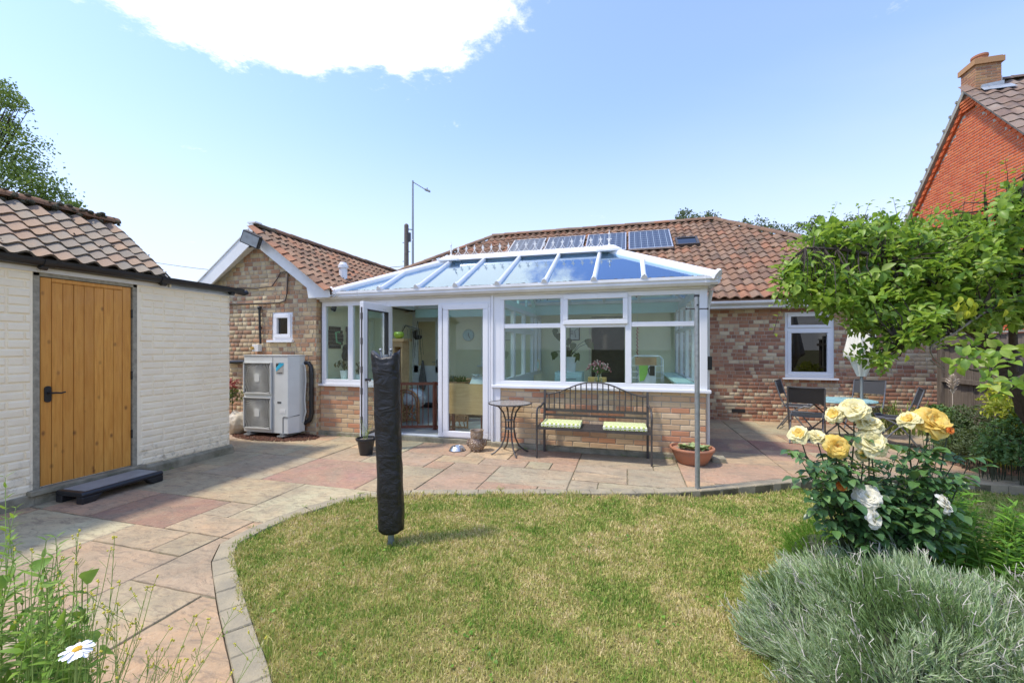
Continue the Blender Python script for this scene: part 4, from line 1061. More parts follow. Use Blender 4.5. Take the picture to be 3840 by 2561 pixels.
# gable partition of glass inside, running back from the box post
OP = (-1.84, 0, 0)
wp_ = window(YC + .12, 8.85, .9, 2.13, [(6.0, 6.62, .97, 1.70), (6.72, 7.34, .97, 1.70), (7.44, 8.06, .97, 1.70), (6.0, 6.62, 1.80, 2.07), (6.72, 7.34, 1.80, 2.07), (7.44, 8.06, 1.80, 2.07)], .07, O=OP, ux=US, n=NS, d0=-.035, d1=.035, name='partition_window')
for y in (6.62, 7.34, 8.06, 8.42): post(y, y + .09, .97, 2.06, wp_, -.03, .03, OP, US, NS)
post(6.0, 8.06, 1.70, 1.80, wp_, -.028, .028, OP, US, NS)
pw = MB().box((-1.88, YC + .13, .085), (-1.80, 8.06, .9)); obj('inner_wall', pw, 'white_inside', cons)
tf = MB(); tf.beam((-1.84, YC + .05, 2.30), (-1.84, RGY, RGZ - .06), .06, .07, (0, 0, 1)); tf.beam((-1.84, RGY, RGZ - .06), (-1.84, RBY, 2.30), .06, .07)
tf.box((-1.87, YC + .05, 2.13), (-1.81, RBY, 2.21)); 
for y in (6.4, 7.0, 7.6): tf.box((-1.86, y - .03, 2.21), (-1.82, y + .03, zf(y if y < 7 else 14 - y) - .08))
obj('gable_frame', tf, 'aqua_white', cons)
# house side and left side walls inside
HI = MB()
holes = [(dkx0 - XL, dkx1 - XL, .085, 2.02)]
wall_panel(HI, (XL, YB, .085), (1, 0, 0), (0, -1, 0), XR - XL, 2.20, holes, .05)
hio = obj('inner_wall', HI, 'cream_inside', cons)
LI = MB().box((XL - .04, YC + .03, .085), (XL, YB, 2.30)); obj('inner_wall', LI, 'cream_inside', cons)
# painted brick joints on the left inner wall: real recessed courses
ji = MB()
for k in range(28):
    z = .12 + k * .077; ji.box((XL, YC + .05, z), (XL + .006, YB, z + .068))
obj('brick_courses', ji, 'cream_inside', cons)
ji = MB()
for k in range(28):
    z = .12 + k * .077; ji.box((XL + .01, YB - .006, z), (-1.9, YB, z + .068))
obj('brick_courses', ji, 'cream_inside', cons)
# dark opening into the house
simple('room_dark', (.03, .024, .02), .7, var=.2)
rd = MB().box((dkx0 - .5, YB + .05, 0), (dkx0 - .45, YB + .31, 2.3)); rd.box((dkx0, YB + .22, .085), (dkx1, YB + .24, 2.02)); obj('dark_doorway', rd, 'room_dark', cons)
m = MB(); rect_frame(m, (0, YB, 0), UX, NF, dkx0 - .05, dkx1 + .03, .085, 2.08, .045, -.01, .015, 'lrt'); simple('cream_gloss', (.85, .78, .58), .4); obj('door_trim', m, 'cream_gloss', cons)
# outside tap hardware: black catch on the corner downpipe
dpc = MB().tube([(XR + .12, YC + .3, 2.23), (XR + .10, YC + .32, 2.1), (XR + .08, YC + .34, 2.0), (XR + .08, YC + .34, .1)], .03, 10); autosmooth(obj('downpipe', dpc, 'gutter_white', cons))
obj('pipe_clip', MB().box((XR + .04, YC + .29, 1.15), (XR + .13, YC + .40, 1.33)), 'black_plastic', cons)
# ================================================================== CREAM OUTBUILDING
XS = -5.3; YS1 = 4.45; YS0 = -.6
shed = thing('outbuilding', 'cream painted brick outbuilding with a pantile roof and an orange plank door', 'outbuilding', (XS, 2.9, 0))
dy0, dy1 = 2.545, 3.285
sm = wall_panel(MB(), (XS, YS0, 0), (0, 1, 0), (1, 0, 0), YS1 - YS0, 2.19, [(dy0 - YS0 - .055, dy1 - YS0 + .05, .10, 2.155)], .2)
sm.box((XS - 1.9, YS1 - .2, 0), (XS - .2, YS1, 2.19))
sm.prism([(XS - 1.8, 3.4, 2.19), (XS - .1, 3.4, 2.19), (XS - .9, 3.4, 2.85)], (0, .12, 0))
sw = obj('wall', sm, 'cream_paint', shed)
brick_wall(sw, (XS, YS0, 0), (0, 1, 0), (1, 0, 0), YS1 - YS0, 2.15, 'cream_paint', [(dy0 - YS0 - .075, dy1 - YS0 + .075, 0, 2.2)], 'header', L=.222, h=.066, gap=.012, proud=.009, chamfer=.009, seed=41, z0=.115, jit=.003)
brick_wall(sw, (XS, YS1, 0), (-1, 0, 0), (0, 1, 0), .8, 2.15, 'cream_paint', [], 'header', L=.222, h=.066, gap=.012, proud=.009, chamfer=.009, seed=42, z0=.115, limit=0)
pm = MB().box((XS, YS0, -.1), (XS + .035, dy0 - .06, .10)); pm.box((XS, dy1 + .06, -.1), (XS + .045, YS1 + .03, .085)); pm.prism([(XS, dy1 + .06, .085), (XS + .045, dy1 + .06, .085), (XS + .006, dy1 + .06, .115), (XS, dy1 + .06, .115)], (0, YS1 + .03 - dy1 - .06, 0))
bevel(obj('plinth', pm, 'concrete', shed), .01)
# door frame, sill
m = MB(); m.box((XS - .06, dy0 - .055, .10), (XS + .004, dy0 - .008, 2.155)); m.box((XS - .06, dy1 + .008, .10), (XS + .004, dy1 + .05, 2.155)); m.box((XS - .06, dy0 - .055, 2.12), (XS + .004, dy1 + .05, 2.165)); bevel(obj('door_frame', m, 'timber_grey', shed), .004)
m = MB().box((XS - .05, dy0 - .10, .09), (XS + .075, dy1 + .10, .135)); m.box((XS - .05, dy0 - .07, -.1), (XS + .03, dy1 + .08, .09)); bevel(obj('door_sill', m, 'concrete', shed), .006)
def pine():
    b = NB('pine'); v = b.stretch((1, 1, .12))
    c = b.mix(b.rng(b.noise(34, 5, .6, v, .6), .35, .7), (.72, .35, .070), (.60, .25, .040)); c = b.mix(b.mth('MULTIPLY', b.rand(), .45), c, (.45, .19, .035))
    vo = b.N.new('ShaderNodeTexVoronoi'); vo.inputs['Scale'].default_value = 6.6; b.L.new(b.stretch((1, 1.3, .75)), vo.inputs['Vector'])
    k = b.rng(vo.outputs['Distance'], .03, .16, 1, 0); k = b.mth('MULTIPLY', k, .85, True)
    c = b.mix(k, c, (.16, .055, .018))
    c = b.mix(b.rng(b.noise(80, 3, .5, b.stretch((1, 1, .06))), .5, .75, 0, .3), c, (.33, .13, .025))
    return b.done(b.bsdf(c, .45, 0, b.bump(b.noise(60, 3, .5, v), .12, .004), .4, coat=.15))
pine()
door = bpy.data.objects.new('door', None); COL.objects.link(door); attach(door, shed)
npl = 9; pwid = (dy1 - dy0) / npl; rgd = random.Random(8)
for i in range(npl):
    y0 = dy0 + i * pwid; zt = 2.075 if 0 < i < npl - 1 else 2.115
    m = MB().box((XS - .045, y0 + .0018, .145), (XS - .012 + rgd.uniform(-.001, .001), y0 + pwid - .0018, zt)); bevel(obj('plank', m, 'pine', door), .004, 1)
bevel(obj('top_rail', MB().box((XS - .045, dy0 + pwid, 2.078), (XS - .010, dy1 - pwid, 2.115)), 'pine', door), .003, 1)
obj('backing', MB().box((XS - .06, dy0, .14), (XS - .047, dy1, 2.118)), 'seal_black', door)
hp = PX(181, 1478, XS)
m = MB(); K = 20; pts = []
for k in range(K): a = 2 * pi * k / K; pts.append((XS - .010, hp.y + .026 * math.cos(a), hp.z + .052 * (1 if math.sin(a) > 0 else -1) + .026 * math.sin(a)))
m.prism(pts, (.008, 0, 0)); m.tube([(XS, hp.y, hp.z + .012), (XS + .045, hp.y, hp.z + .012), (XS + .05, hp.y + .03, hp.z + .012), (XS + .05, hp.y + .07, hp.z + .006), (XS + .05, hp.y + .10, hp.z + .014)], [.011, .010, .009, .008, .007], 8); m.lathe([(0, 0), (.007, 0), (.007, .004), (0, .004)], (XS - .002, hp.y, hp.z - .03), 10, Matrix.Rotation(pi / 2, 3, 'Y'))
simple('black_iron', (.02, .02, .021), .45, .2, bump=.3); autosmooth(obj('handle', m, 'black_iron', door))
for z in (.45, 1.1, 1.78): obj('hinge', MB().box((XS - .012, dy1 - .006, z), (XS + .001, dy1 + .012, z + .09)), 'black_iron', door)
# fascia, gutter
obj('fascia', MB().box((XS, YS0, 2.155), (XS + .018, YS1 + .06, 2.245)), 'upvc_old', shed)
half_gutter(YS0, YS1 + .12, XS + .075, 2.265, .062, 'black_plastic', shed, axis='y', joints=(2.55, 3.55))
br = MB()
for y in (2.52, 3.55, 4.42):
    br.box((XS + .018, y - .012, 2.19), (XS + .06, y + .012, 2.23)); br.tube([(XS + .075, y - .02, 2.200), (XS + .075, y + .03, 2.200)], .03, 8)
br.tube([(XS + .075, YS1 + .05, 2.235), (XS + .075, YS1 + .16, 2.22), (XS + .075, YS1 + .20, 2.235)], .04, 10)
obj('gutter_bracket', br, 'black_plastic', shed)
# roof
SX = -6.2; SZ = 3.0; SEX = XS + .04; SEZ = 2.275; sl = (SZ - SEZ) / (SEX - SX); YV = 3.65
m = MB().prism([(SEX, YS0, SEZ - .02), (SEX, YV, SEZ - .02), (SX, YV, SZ - .02), (SX, YS0, SZ - .02)], (0, 0, -.06)); m.prism([(SX, YS0, SZ - .02), (SX, YV, SZ - .02), (SX - .95, YV, SEZ - .02), (SX - .95, YS0, SEZ - .02)], (0, 0, -.06))
sr = obj('roof', m, 'pantile_grey', shed)
v3 = Vector((-1, 0, sl)).normalized(); n3 = Vector((sl, 0, 1)).normalized()
nt_ = int((YV - YS0) / .165); tile_slope(sr, (SEX, YV - nt_ * .165 - .01, SEZ - .01), (0, 1, 0), v3, n3, nt_ * .165 - .02, (SEX - SX) * math.hypot(1, sl) - .1, 'pantile_grey', None, w=.165, gauge=.148, seed=51, jit=1.5)
ridge_tiles(sr, (SX, YV + .02, SZ + .02), (SX, YS0, SZ + .02), .09, 'ridge_moss', L=.33)
mm = MB(); rm = random.Random(15)
for _ in range(260): mm.ball((SX + rm.uniform(-.02, .10), rm.uniform(.9, YV), SZ + rm.uniform(-.05, .07)), rm.uniform(.012, .034), 6, 4, (1, 1, .7))
for _ in range(60): t = rm.random(); x = SEX + (SX - SEX) * t; mm.ball((x, rm.uniform(1.0, YV), SEZ + (SZ - SEZ) * t + .045), rm.uniform(.005, .014), 6, 4, (1, 1, .6))
obj('moss', mm, 'roof_moss', shed, kind='stuff')
fl_ = MB().box((XS - 1.9, YV, 2.17), (XS + .03, YS1 + .05, 2.25)); obj('flat_roof', fl_, 'lead', shed)
mv = MB().prism([(SEX, YV + .0, SEZ - .012), (SX, YV, SZ - .012), (SX, YV, SZ - .10), (SEX, YV, SEZ - .10)], (0, .02, 0)); obj('verge', mv, 'cream_paint', shed)
# ================================================================== NEIGHBOUR HOUSE
XN = 9.0
nb = thing('neighbour_house', 'tall orange brick house with a brown tiled roof beyond the apple tree', 'house', (XN, 14.2, 0))
NYA, NZA, NS_ = 14.2, 8.55, 1.14; NY0, NY1 = 11.1, 17.3
def nzr(y): return NZA - NS_ * abs(y - NYA)
m = MB(); m.prism([(XN, NY0, 0), (XN, NY1, 0), (XN, NY1, nzr(NY1) - .05), (XN, NYA, NZA - .05), (XN, NY0, nzr(NY0) - .05)][::-1], (8, 0, 0))
nw = obj('wall', m, 'pale_mortar', nb)
brick_wall(nw, (XN, NY1, 0), (0, -1, 0), (-1, 0, 0), NY1 - NY0, 8.5, 'brick_orange', [], 'stretcher', L=.215, h=.065, gap=.010, seed=61, clip=lambda x, z: z < nzr(NY1 - x) - .38, proud=.006)
m = MB()
for s_ in (-1, 1):
    L0 = 3.1 if s_ > 0 else 3.0
    P = [(XN - .06, NYA + s_ * .0, NZA - .05), (XN - .06, NYA + s_ * L0, nzr(NYA + s_ * L0) - .05), (XN - .06, NYA + s_ * L0, nzr(NYA + s_ * L0) - .35), (XN - .06, NYA, NZA - .35)]
    m.prism(P, (.06, 0, 0))
obj('verge_band', m, 'brick_orange', nb)
m = MB(); k = 0
for s_ in (-1, 1):
    t = .25
    while t < 3.0:
        y = NYA + s_ * t; z = nzr(y) - .30; m.box((XN - .08, y - .055, z - .02), (XN - .06, y + .055, z + .09)); t += .15; k += 1
obj('dentil_course', m, 'brick_orange', nb, kind='stuff')
m = MB()
simple('verge_grey', (.33, .32, .27), .9, var=.2)
for s_ in (-1, 1): m.prism([(XN - .14, NYA, NZA + .03), (XN - .14, NYA + s_ * 3.2, nzr(NYA + s_ * 3.2) + .03), (XN - .14, NYA + s_ * 3.2, nzr(NYA + s_ * 3.2) - .16), (XN - .14, NYA, NZA - .16)], (.2, 0, 0))
obj('verge', m, 'verge_grey', nb)
m = MB()
for s_ in (-1, 1): m.prism([(XN - .05, NYA, NZA + .0), (XN - .05, NYA + s_ * 3.4, nzr(NYA + s_ * 3.4)), (XN + 8, NYA + s_ * 3.4, nzr(NYA + s_ * 3.4)), (XN + 8, NYA, NZA)], (0, 0, -.08))
nr_ = obj('roof', m, 'tile_brown', nb)
vN = Vector((0, 1, NS_)).normalized(); nN = Vector((0, -NS_, 1)).normalized()
tile_slope(nr_, (XN + .02, NY0 - .2, nzr(NY0 - .2) + .02), (1, 0, 0), vN, nN, 3.6, 3.3 * math.hypot(1, NS_) - .1, 'tile_brown', None, w=.30, gauge=.33, seed=71)
ridge_tiles(nr_, (XN + .4, NYA, NZA + .04), (XN + 8, NYA, NZA + .04), .13, 'tile_brown')
vt = MB()
t = .0
while t < 3.2:
    for s_ in (1,):
        y = NYA + s_ * t; vt.box((XN - .17, y, nzr(y) - .02), (XN + .1, y + .05, nzr(y) + .045))
    t += .24
obj('verge_clip', vt, 'verge_grey', nb)
# chimney
ch = MB(); cx0, cx1, cy0, cy1 = 8.93, 9.47, 13.93, 14.42
ch.box((cx0, cy0, 8.15), (cx1, cy1, 8.98)); cho = obj('chimney', ch, 'pale_mortar', nb)
brick_wall(cho, (cx0, cy1, 0), (0, -1, 0), (-1, 0, 0), cy1 - cy0, 8.96, 'brick_chimney', [], 'stretcher', seed=81, z0=8.15, chamfer=.004)
brick_wall(cho, (cx0, cy0, 0), (1, 0, 0), (0, -1, 0), cx1 - cx0, 8.96, 'brick_chimney', [], 'stretcher', seed=82, z0=8.15, chamfer=.004)
m = MB(); m.box((cx0 - .05, cy0 - .05, 8.97), (cx1 + .05, cy1 + .05, 9.11)); m.box((cx0 - .02, cy0 - .02, 9.11), (cx1 + .02, cy1 + .02, 9.14)); obj('chimney_cap', m, 'brick_chimney', cho)
m = MB(); 
for i in range(4): m.box((cx0 - .0 - (.012 + .016 * i), cy0 + .02 * (3 - i) - .02, 7.93 + .075 * i), (cx0 + .02, cy1 - .02 * (3 - i), 7.99 + .075 * i))
obj('corbel', m, 'brick_orange', cho)
m = MB().lathe([(.17, 0), (.15, .03), (.15, .12), (.17, .14), (.17, .19), (.14, .20), (.13, .14)], (9.17, 14.17, 9.13), 20); autosmooth(obj('chimney_pot', m, 'terracotta', cho))
m = MB(); m.prism([(cx0 + .10, cy0 - .02, 8.30), (cx1 + .05, cy0 - .02, 8.30), (cx1 + .05, cy0 - .02, 8.47), (cx0 + .12, cy0 - .02, 8.42)], (0, .016, 0)); m.prism([(cx0 + .08, cy0 - .16, 8.20), (cx1 + .22, cy0 - .16, 8.20), (cx1 + .2, cy0 + .0, 8.36), (cx0 + .1, cy0 + .0, 8.36)], (0, 0, .012)); m.box((cx1 + .0, cy0, 8.3), (cx1 + .02, cy0 + .3, 8.6)); obj('lead_flashing', m, 'lead', cho)
# ================================================================== HEAT PUMP AND THINGS BY THE WING
hpY = 5.38
h0 = PY(915, 1327, hpY).x; h1 = PY(1080, 1327, hpY).x; h2 = PY(1137, 1330, 5.62).x; hz0, hz1 = .075, PY(1000, 1334, hpY).z
simple('pump_white', (.63, .65, .63), .45, var=.05, scale=3)
simple('recess_grey', (.15, .145, .13), .7); simple('pump_grey', (.55, .56, .53), .5, var=.06)
hpump = thing('heat_pump', 'tall pale grey air source heat pump with two round fan grilles', 'heat pump', ((h0 + h1) / 2, hpY, 0))
m = MB(); outl = [(h0, hpY), (h1, hpY), (h2, hpY + .16), (h2, 5.66), (h0, 5.66)]
m.prism([(x, y, hz0) for x, y in outl], (0, 0, hz1 - hz0)); bevel(obj('casing', m, 'pump_white', hpump), .008)
m = MB(); m.prism([(x, y, hz1) for x, y in [(h0 - .006, hpY - .008), (h1, hpY - .008), (h2 + .008, hpY + .155), (h2 + .008, 5.67), (h0 - .006, 5.67)]], (0, 0, .012)); obj('top_panel', m, 'pump_white', hpump)
m = MB().box((h1 - .30, hpY - .004, hz0), (h1 - .298, hpY, hz1 - .02)); 
m.prism([(h1 - .10, hpY - .006, hz0 + .01), (h1 - .10, hpY - .006, .33), (h1 - .085, hpY - .006, .345), (h1, hpY - .006, .345), (h2 + .005, hpY + .155, .365), (h2 + .005, hpY + .155, .355), (h1, hpY - .006, .335), (h1 - .08, hpY - .006, .335), (h1 - .092, hpY - .006, .325), (h1 - .092, hpY - .006, hz0 + .01)], (0, .005, 0))
obj('panel_seam', m, 'seal_black', hpump)
g0 = h0 + .012; g1 = PY(1020, 1400, hpY).x
def grille(zc):
    gw_ = (g1 - g0) / 2; gh = .255; xc = (g0 + g1) / 2
    fr = MB(); rect_frame(fr, (0, hpY, 0), (1, 0, 0), (0, -1, 0), g0, g1, zc - gh, zc + gh, .016, 0, .03)
    t = obj('fan_grille', fr, 'pump_white', hpump); 
    bk = MB().box((g0 + .016, hpY - .004, zc - gh + .016), (g1 - .016, hpY - .002, zc + gh - .016)); obj('recess', bk, 'recess_grey', t)
    # swirled vanes
    vn_ = MB(); N = 44
    for k in range(N):
        a0 = 2 * pi * k / N; pts = []
        for j in range(7):
            tt = j / 6; a = a0 + .95 * tt ** .8; R_ = .055 + tt * .33
            pts.append((xc + max(-gw_ + .014, min(gw_ - .014, R_ * math.cos(a))), hpY - .018, zc + max(-gh + .014, min(gh - .014, R_ * math.sin(a)))))
        vn_.tube(pts, .0042, 4, False)
    for R_ in (.09, .14, .19, .235):
        P_ = [(xc + max(-gw_ + .014, min(gw_ - .014, R_ * math.cos(2 * pi * i / 28))), hpY - .014, zc + R_ * math.sin(2 * pi * i / 28)) for i in range(29)]
        vn_.tube(P_, .0018, 4, False)
    obj('vanes', vn_, 'pump_grey', t)
    hb = MB(); rr = []
    for i in range(20):
        a = 2 * pi * i / 20; rr.append((xc + .055 * max(-.85, min(.85, math.cos(a) * 1.2)), hpY - .026, zc + .07 * max(-.9, min(.9, math.sin(a) * 1.15))))
    hb.prism(rr, (0, .012, 0)); obj('hub', hb, 'pump_white', t)
    sc_ = MB()
    for sx in (g0 + .02, g1 - .02):
        for sz in (zc - gh + .02, zc + gh - .02): sc_.box((sx - .008, hpY - .033, sz - .008), (sx + .008, hpY - .028, sz + .008))
    obj('screw', sc_, 'black_plastic', t)
grille(PY(968, 1417, hpY).z); grille(PY(968, 1547, hpY).z)
simple('badge_blue', (.05, .50, .72), .35); simple('badge_black', (.01, .015, .025), .35); simple('badge_grey', (.45, .44, .40), .35); simple('sticker_white', (.8, .8, .78), .5)
def hq(u, v, o=.004): return PY(u, v, hpY - o)
bdg = obj('brand_badge', MB().prism([hq(1035, 1360, .001), hq(1063, 1360, .001), hq(1063, 1402, .001), hq(1035, 1402, .001)][::-1], (0, -.001, 0)), 'badge_grey', hpump)
obj('badge_triangle', MB().prism([hq(1035, 1364), hq(1047, 1364), hq(1035, 1379)], (0, -.001, 0)), 'badge_black', bdg)
obj('badge_stripe', MB().prism([hq(1047, 1364), hq(1063, 1361), hq(1063, 1368), hq(1035, 1393), hq(1035, 1379)], (0, -.001, 0)), 'badge_blue', bdg)
pt = hq(1049, 1399); text_part('DAIKIN', .030, Vector((pt.x, hpY - .006, pt.z)), Matrix.Rotation(pi / 2, 3, 'X'), 'dark_frame', hpump)
pt = hq(1049, 1361.5); text_part('DAIKIN', .018, Vector((pt.x, hpY - .006, pt.z)), Matrix.Rotation(pi / 2, 3, 'X'), 'badge_blue', hpump)
a = hq(1040, 1506); b = hq(1054, 1512); obj('grip', MB().box((a.x, hpY - .004, b.z), (b.x, hpY, a.z)), 'seal_black', hpump)
a = hq(1048, 1534); b = hq(1069, 1550); obj('sticker', MB().box((a.x, hpY - .003, b.z), (b.x, hpY, a.z)), 'sticker_white', hpump)
for x in (h0 + .12, h1 - .1):
    f_ = MB().box((x - .06, hpY - .06, .03), (x + .06, 5.70, .05)); f_.box((x - .03, hpY - .02, .05), (x + .03, 5.68, .078)); f_.lathe([(.012, 0), (.012, .04), (0, .04)], (x, hpY - .04, .05), 8); obj('foot', f_, 'galvanised', hpump)
pp = MB(); x = h2 + .07
pp.tube([(h2 - .02, 5.66, 1.20), (x - .02, 5.68, 1.20), (x + .02, 5.69, 1.14), (x + .03, 5.69, 1.0), (x + .03, 5.69, .35), (x, 5.69, .25), (h2 - .02, 5.66, .2)], .035, 10)
autosmooth(obj('insulated_pipe', pp, 'black_plastic', hpump))
pp = MB(); pp.tube([(h2 - .02, 5.60, 1.18), (x - .03, 5.60, 1.17), (x - .01, 5.60, 1.12), (x - .01, 5.61, .9), (x - .03, 5.61, .6), (x - .01, 5.61, .4), (x - .05, 5.60, .24), (h2 - .02, 5.6, .23)], .011, 7); autosmooth(obj('cable', pp, 'pump_grey', hpump))
# bark chips beneath the heat pump
simple('bark_chips', (.20, .085, .05), 1, var=.3, scale=30, vary=.5)
rg2 = np.random.RandomState(9); N = 2200
def chips(name, cx, cy, rx, ry, n, size, mat, z0=.0, seed=1, label=None):
    r_ = np.random.RandomState(seed); a = r_.uniform(0, 2 * pi, n); rr = np.sqrt(r_.uniform(0, 1, n)); x = cx + rx * rr * np.cos(a); y = cy + ry * rr * np.sin(a); z = z0 + r_.uniform(0, size * .8, n)
    tet = np.array([(1, 0, -.3), (-.6, .8, -.3), (-.5, -.8, -.2), (.1, .1, .6)]); V = []
    for i in range(n):
        R_ = Matrix.Rotation(r_.uniform(0, 6.28), 3, 'Z') @ Matrix.Rotation(r_.uniform(-.8, .8), 3, 'X'); s_ = size * r_.uniform(.5, 1.3)
        V.append((tet @ np.array(R_).T) * s_ + np.array([x[i], y[i], z[i]]))
    me = np_mesh(name, np.array(V), [(0, 1, 2), (0, 3, 1), (1, 3, 2), (2, 3, 0)], mat); o = bpy.data.objects.new(name, me); COL.objects.link(o); tag(o, label, 'gravel', kind='stuff'); return o
chips('bark_chips', (h0 + h2) / 2 + .05, 5.48, .82, .33, 3600, .016, 'bark_chips', .0, 3, 'red brown bark chips on the ground under the heat pump')
# bag of compost behind the outbuilding corner
simple('sack_white', (.62, .58, .50), .6, var=.2, scale=6, col2=(.42, .36, .26), bump=.4, bscale=20)
sk = thing('sack', 'crumpled off white sack on the ground beside the heat pump', 'sack', (-6.2, 5.42, 0))
me = bpy.data.meshes.new('bag'); bm = bmesh.new(); bmesh.ops.create_icosphere(bm, subdivisions=4, radius=1)
sc0 = PY(890, 1560, 5.5)
for v_ in bm.verts:
    q = v_.co.copy(); n_v = mnoise.noise(q * 2.3) * .14 + mnoise.noise(q * 6) * .06 + (.06 if abs(q.z) < .08 else 0)
    q = q * (1 + n_v); v_.co = Vector((q.x * .19, q.y * .15, max(-.17, q.z * .20))) + Vector((sc0.x, 5.5, .175))
bm.to_mesh(me); bm.free(); me.materials.append(MATS['sack_white']); me.polygons.foreach_set('use_smooth', [True] * len(me.polygons)); obj('bag', me, None, sk)
# ================================================================== ROTARY AIRER IN ITS BLACK COVER
def covermat():
    b = NB('black_cover'); v = b.stretch((1, 1, .5)); n = b.noise(7, 6, .62, b.stretch((1, 1, 1.3)), 1.6)
    c = b.mix(b.rng(b.noise(20, 5, .7, None, 1.5), .62, .74, 0, .25), (.010, .0105, .012), (.10, .11, .12))  # crinkle highlights painted into the colour as paler flecks
    return b.done(b.bsdf(c, b.rng(n, .3, .7, .28, .55), 0, b.bump(n, .6, .03), .5))
covermat()
ab = G(1467, 2043, -.03); ad = -ab.x * cs + ab.y * cc
air = thing('rotary_airer', 'folded rotary airer standing on the lawn in a crinkled black cover', 'clothes airer', (ab.x, ab.y, lawn_z(ab.x, ab.y)))
zt_ = PD(1450, 1325, ad).z; zb_ = PD(1465, 1984, ad).z
me = bpy.data.meshes.new('cover'); bm = bmesh.new(); K = 40; J = 60; rings = []
RV = Vector((cc, cs, 0)); FV = Vector((-cs, cc, 0))
L0 = {0.0: (1398, 1498), .25: (1405, 1500), .5: (1411, 1503), .8: (1418, 1512), 1.0: (1421, 1516)}
def lerp_edge(t):
    ks = sorted(L0); 
    for a_, b_ in zip(ks, ks[1:]):
        if t <= b_: f = (t - a_) / (b_ - a_); return tuple(L0[a_][i] + (L0[b_][i] - L0[a_][i]) * f for i in (0, 1))
    return L0[1.0]
for j in range(J + 1):
    t = j / J; l, r_ = lerp_edge(t); u_c = (l + r_) / 2; hwid = (r_ - l) / 2 / FPX * ad * 1.0; z = zt_ + (zb_ - zt_) * t
    ctr = Vector((0, 0, 0)) + PD(u_c, 1500, ad); ring = []
    for k in range(K):
        a_ = 2 * pi * k / K; sx = math.copysign(abs(math.cos(a_)) ** .72, math.cos(a_)); sy = math.copysign(abs(math.sin(a_)) ** .8, math.sin(a_))
        p_ = Vector((ctr.x, ctr.y, z)) + RV * sx * hwid + FV * sy * hwid * .8
        dn = (ctr - Vector((p_.x, p_.y, ctr.z))).normalized(); w_ = mnoise.noise(Vector((a_ * 1.5, z * 9, 1))) * .004 + mnoise.noise(Vector((math.cos(a_) * 2.5, math.sin(a_) * 2.5, z * 11))) * .004 + mnoise.noise(Vector((math.cos(a_) * 7, math.sin(a_) * 7, z * 40))) * .0018
        fold = .014 * math.exp(-((a_ - 5.2) / .12) ** 2) * math.sin(t * 9) + .010 * math.exp(-((a_ - 5.35) / .2) ** 2)
        if t < .12: w_ *= 2.0; zoff = (.055 * abs(math.cos(a_)) ** 1.5 - .035 + .02 * mnoise.noise(Vector((a_ * 3, 0, 0)))) * (1 - t / .12)
        else: zoff = 0
        if t > .97: zoff -= .012 * math.sin(a_ * 3)
        p_ = p_ - dn * (w_ + fold * .5) + Vector((0, 0, zoff)); ring.append(bm.verts.new(p_))
    rings.append(ring)
for r0, r1 in zip(rings, rings[1:]):
    for k in range(K): bm.faces.new((r0[k], r1[k], r1[(k + 1) % K], r0[(k + 1) % K]))
# puckered neck opening at the top, closed base
cx_ = PD(1448, 1340, ad); inn = [bm.verts.new(Vector((cx_.x, cx_.y, zt_ - .045)) + (v_.co - Vector((cx_.x, cx_.y, v_.co.z))) * .28) for v_ in rings[0]]
for k in range(K): bm.faces.new((inn[k], rings[0][k], rings[0][(k + 1) % K], inn[(k + 1) % K]))
bm.faces.new(rings[-1]); bm.normal_update(); bmesh.ops.recalc_face_normals(bm, faces=bm.faces); bm.to_mesh(me); bm.free()
me.materials.append(MATS['black_cover']); me.polygons.foreach_set('use_smooth', [True] * len(me.polygons)); obj('cover', me, None, air)
simple('pole_green', (.20, .24, .23), .5, .2)
m = MB().tube([(ab.x, ab.y, -.12), (ab.x - .002, ab.y, zb_ + .03)], .0235, 14); m.tube([(ab.x, ab.y, lawn_z(ab.x, ab.y) - .02), (ab.x, ab.y, lawn_z(ab.x, ab.y) + .012)], .028, 14); autosmooth(obj('pole', m, 'pole_green', air))
m = MB(); tc_ = Vector((cx_.x, cx_.y, zt_ - .03)); 
for dx in (-.035, .03): m.tube([tc_ + RV * dx, tc_ + RV * dx * 1.2 + Vector((0, 0, .05))], .008, 6); m.ball(tc_ + RV * dx * 1.2 + Vector((0, 0, .055)), .013, 8, 5)
m.tube([tc_ + Vector((0, 0, -.02)), tc_ + Vector((0, 0, .02))], .022, 10); obj('arm_tips', m, 'galvanised', air)
# ================================================================== WASHING LINE POST
pb_ = G(2616, 1850, -.05); pdp = -pb_.x * cs + pb_.y * cc; pz = PD(2612, 1112, pdp).z
post_ = thing('line_post', 'tall grey steel washing line post at the edge of the lawn', 'post', (pb_.x, pb_.y, lawn_z(pb_.x, pb_.y)))
m = MB().tube([(pb_.x, pb_.y, -.2), (pb_.x - .008, pb_.y, pz)], .0245, 16); autosmooth(obj('pole', m, 'galvanised', post_))
m = MB().tube([(pb_.x - .008, pb_.y, pz - .005), (pb_.x - .008, pb_.y, pz + .018)], .0265, 16); m.tube([(pb_.x - .005, pb_.y - .024, pz - .09), (pb_.x - .005, pb_.y - .032, pz - .09)], .010, 8); obj('cap', m, 'black_plastic', post_)
m = MB(); zc_ = PD(2612, 1158, pdp).z; c_ = Vector((pb_.x - .006, pb_.y, zc_)); m.tube([c_ - RV * .105, c_ + RV * .105], .006, 8)
for s_ in (-1, 1): m.tube([c_ + RV * .105 * s_, c_ + RV * .115 * s_], .011, 8)
obj('cross_pin', m, 'dark_frame', post_)
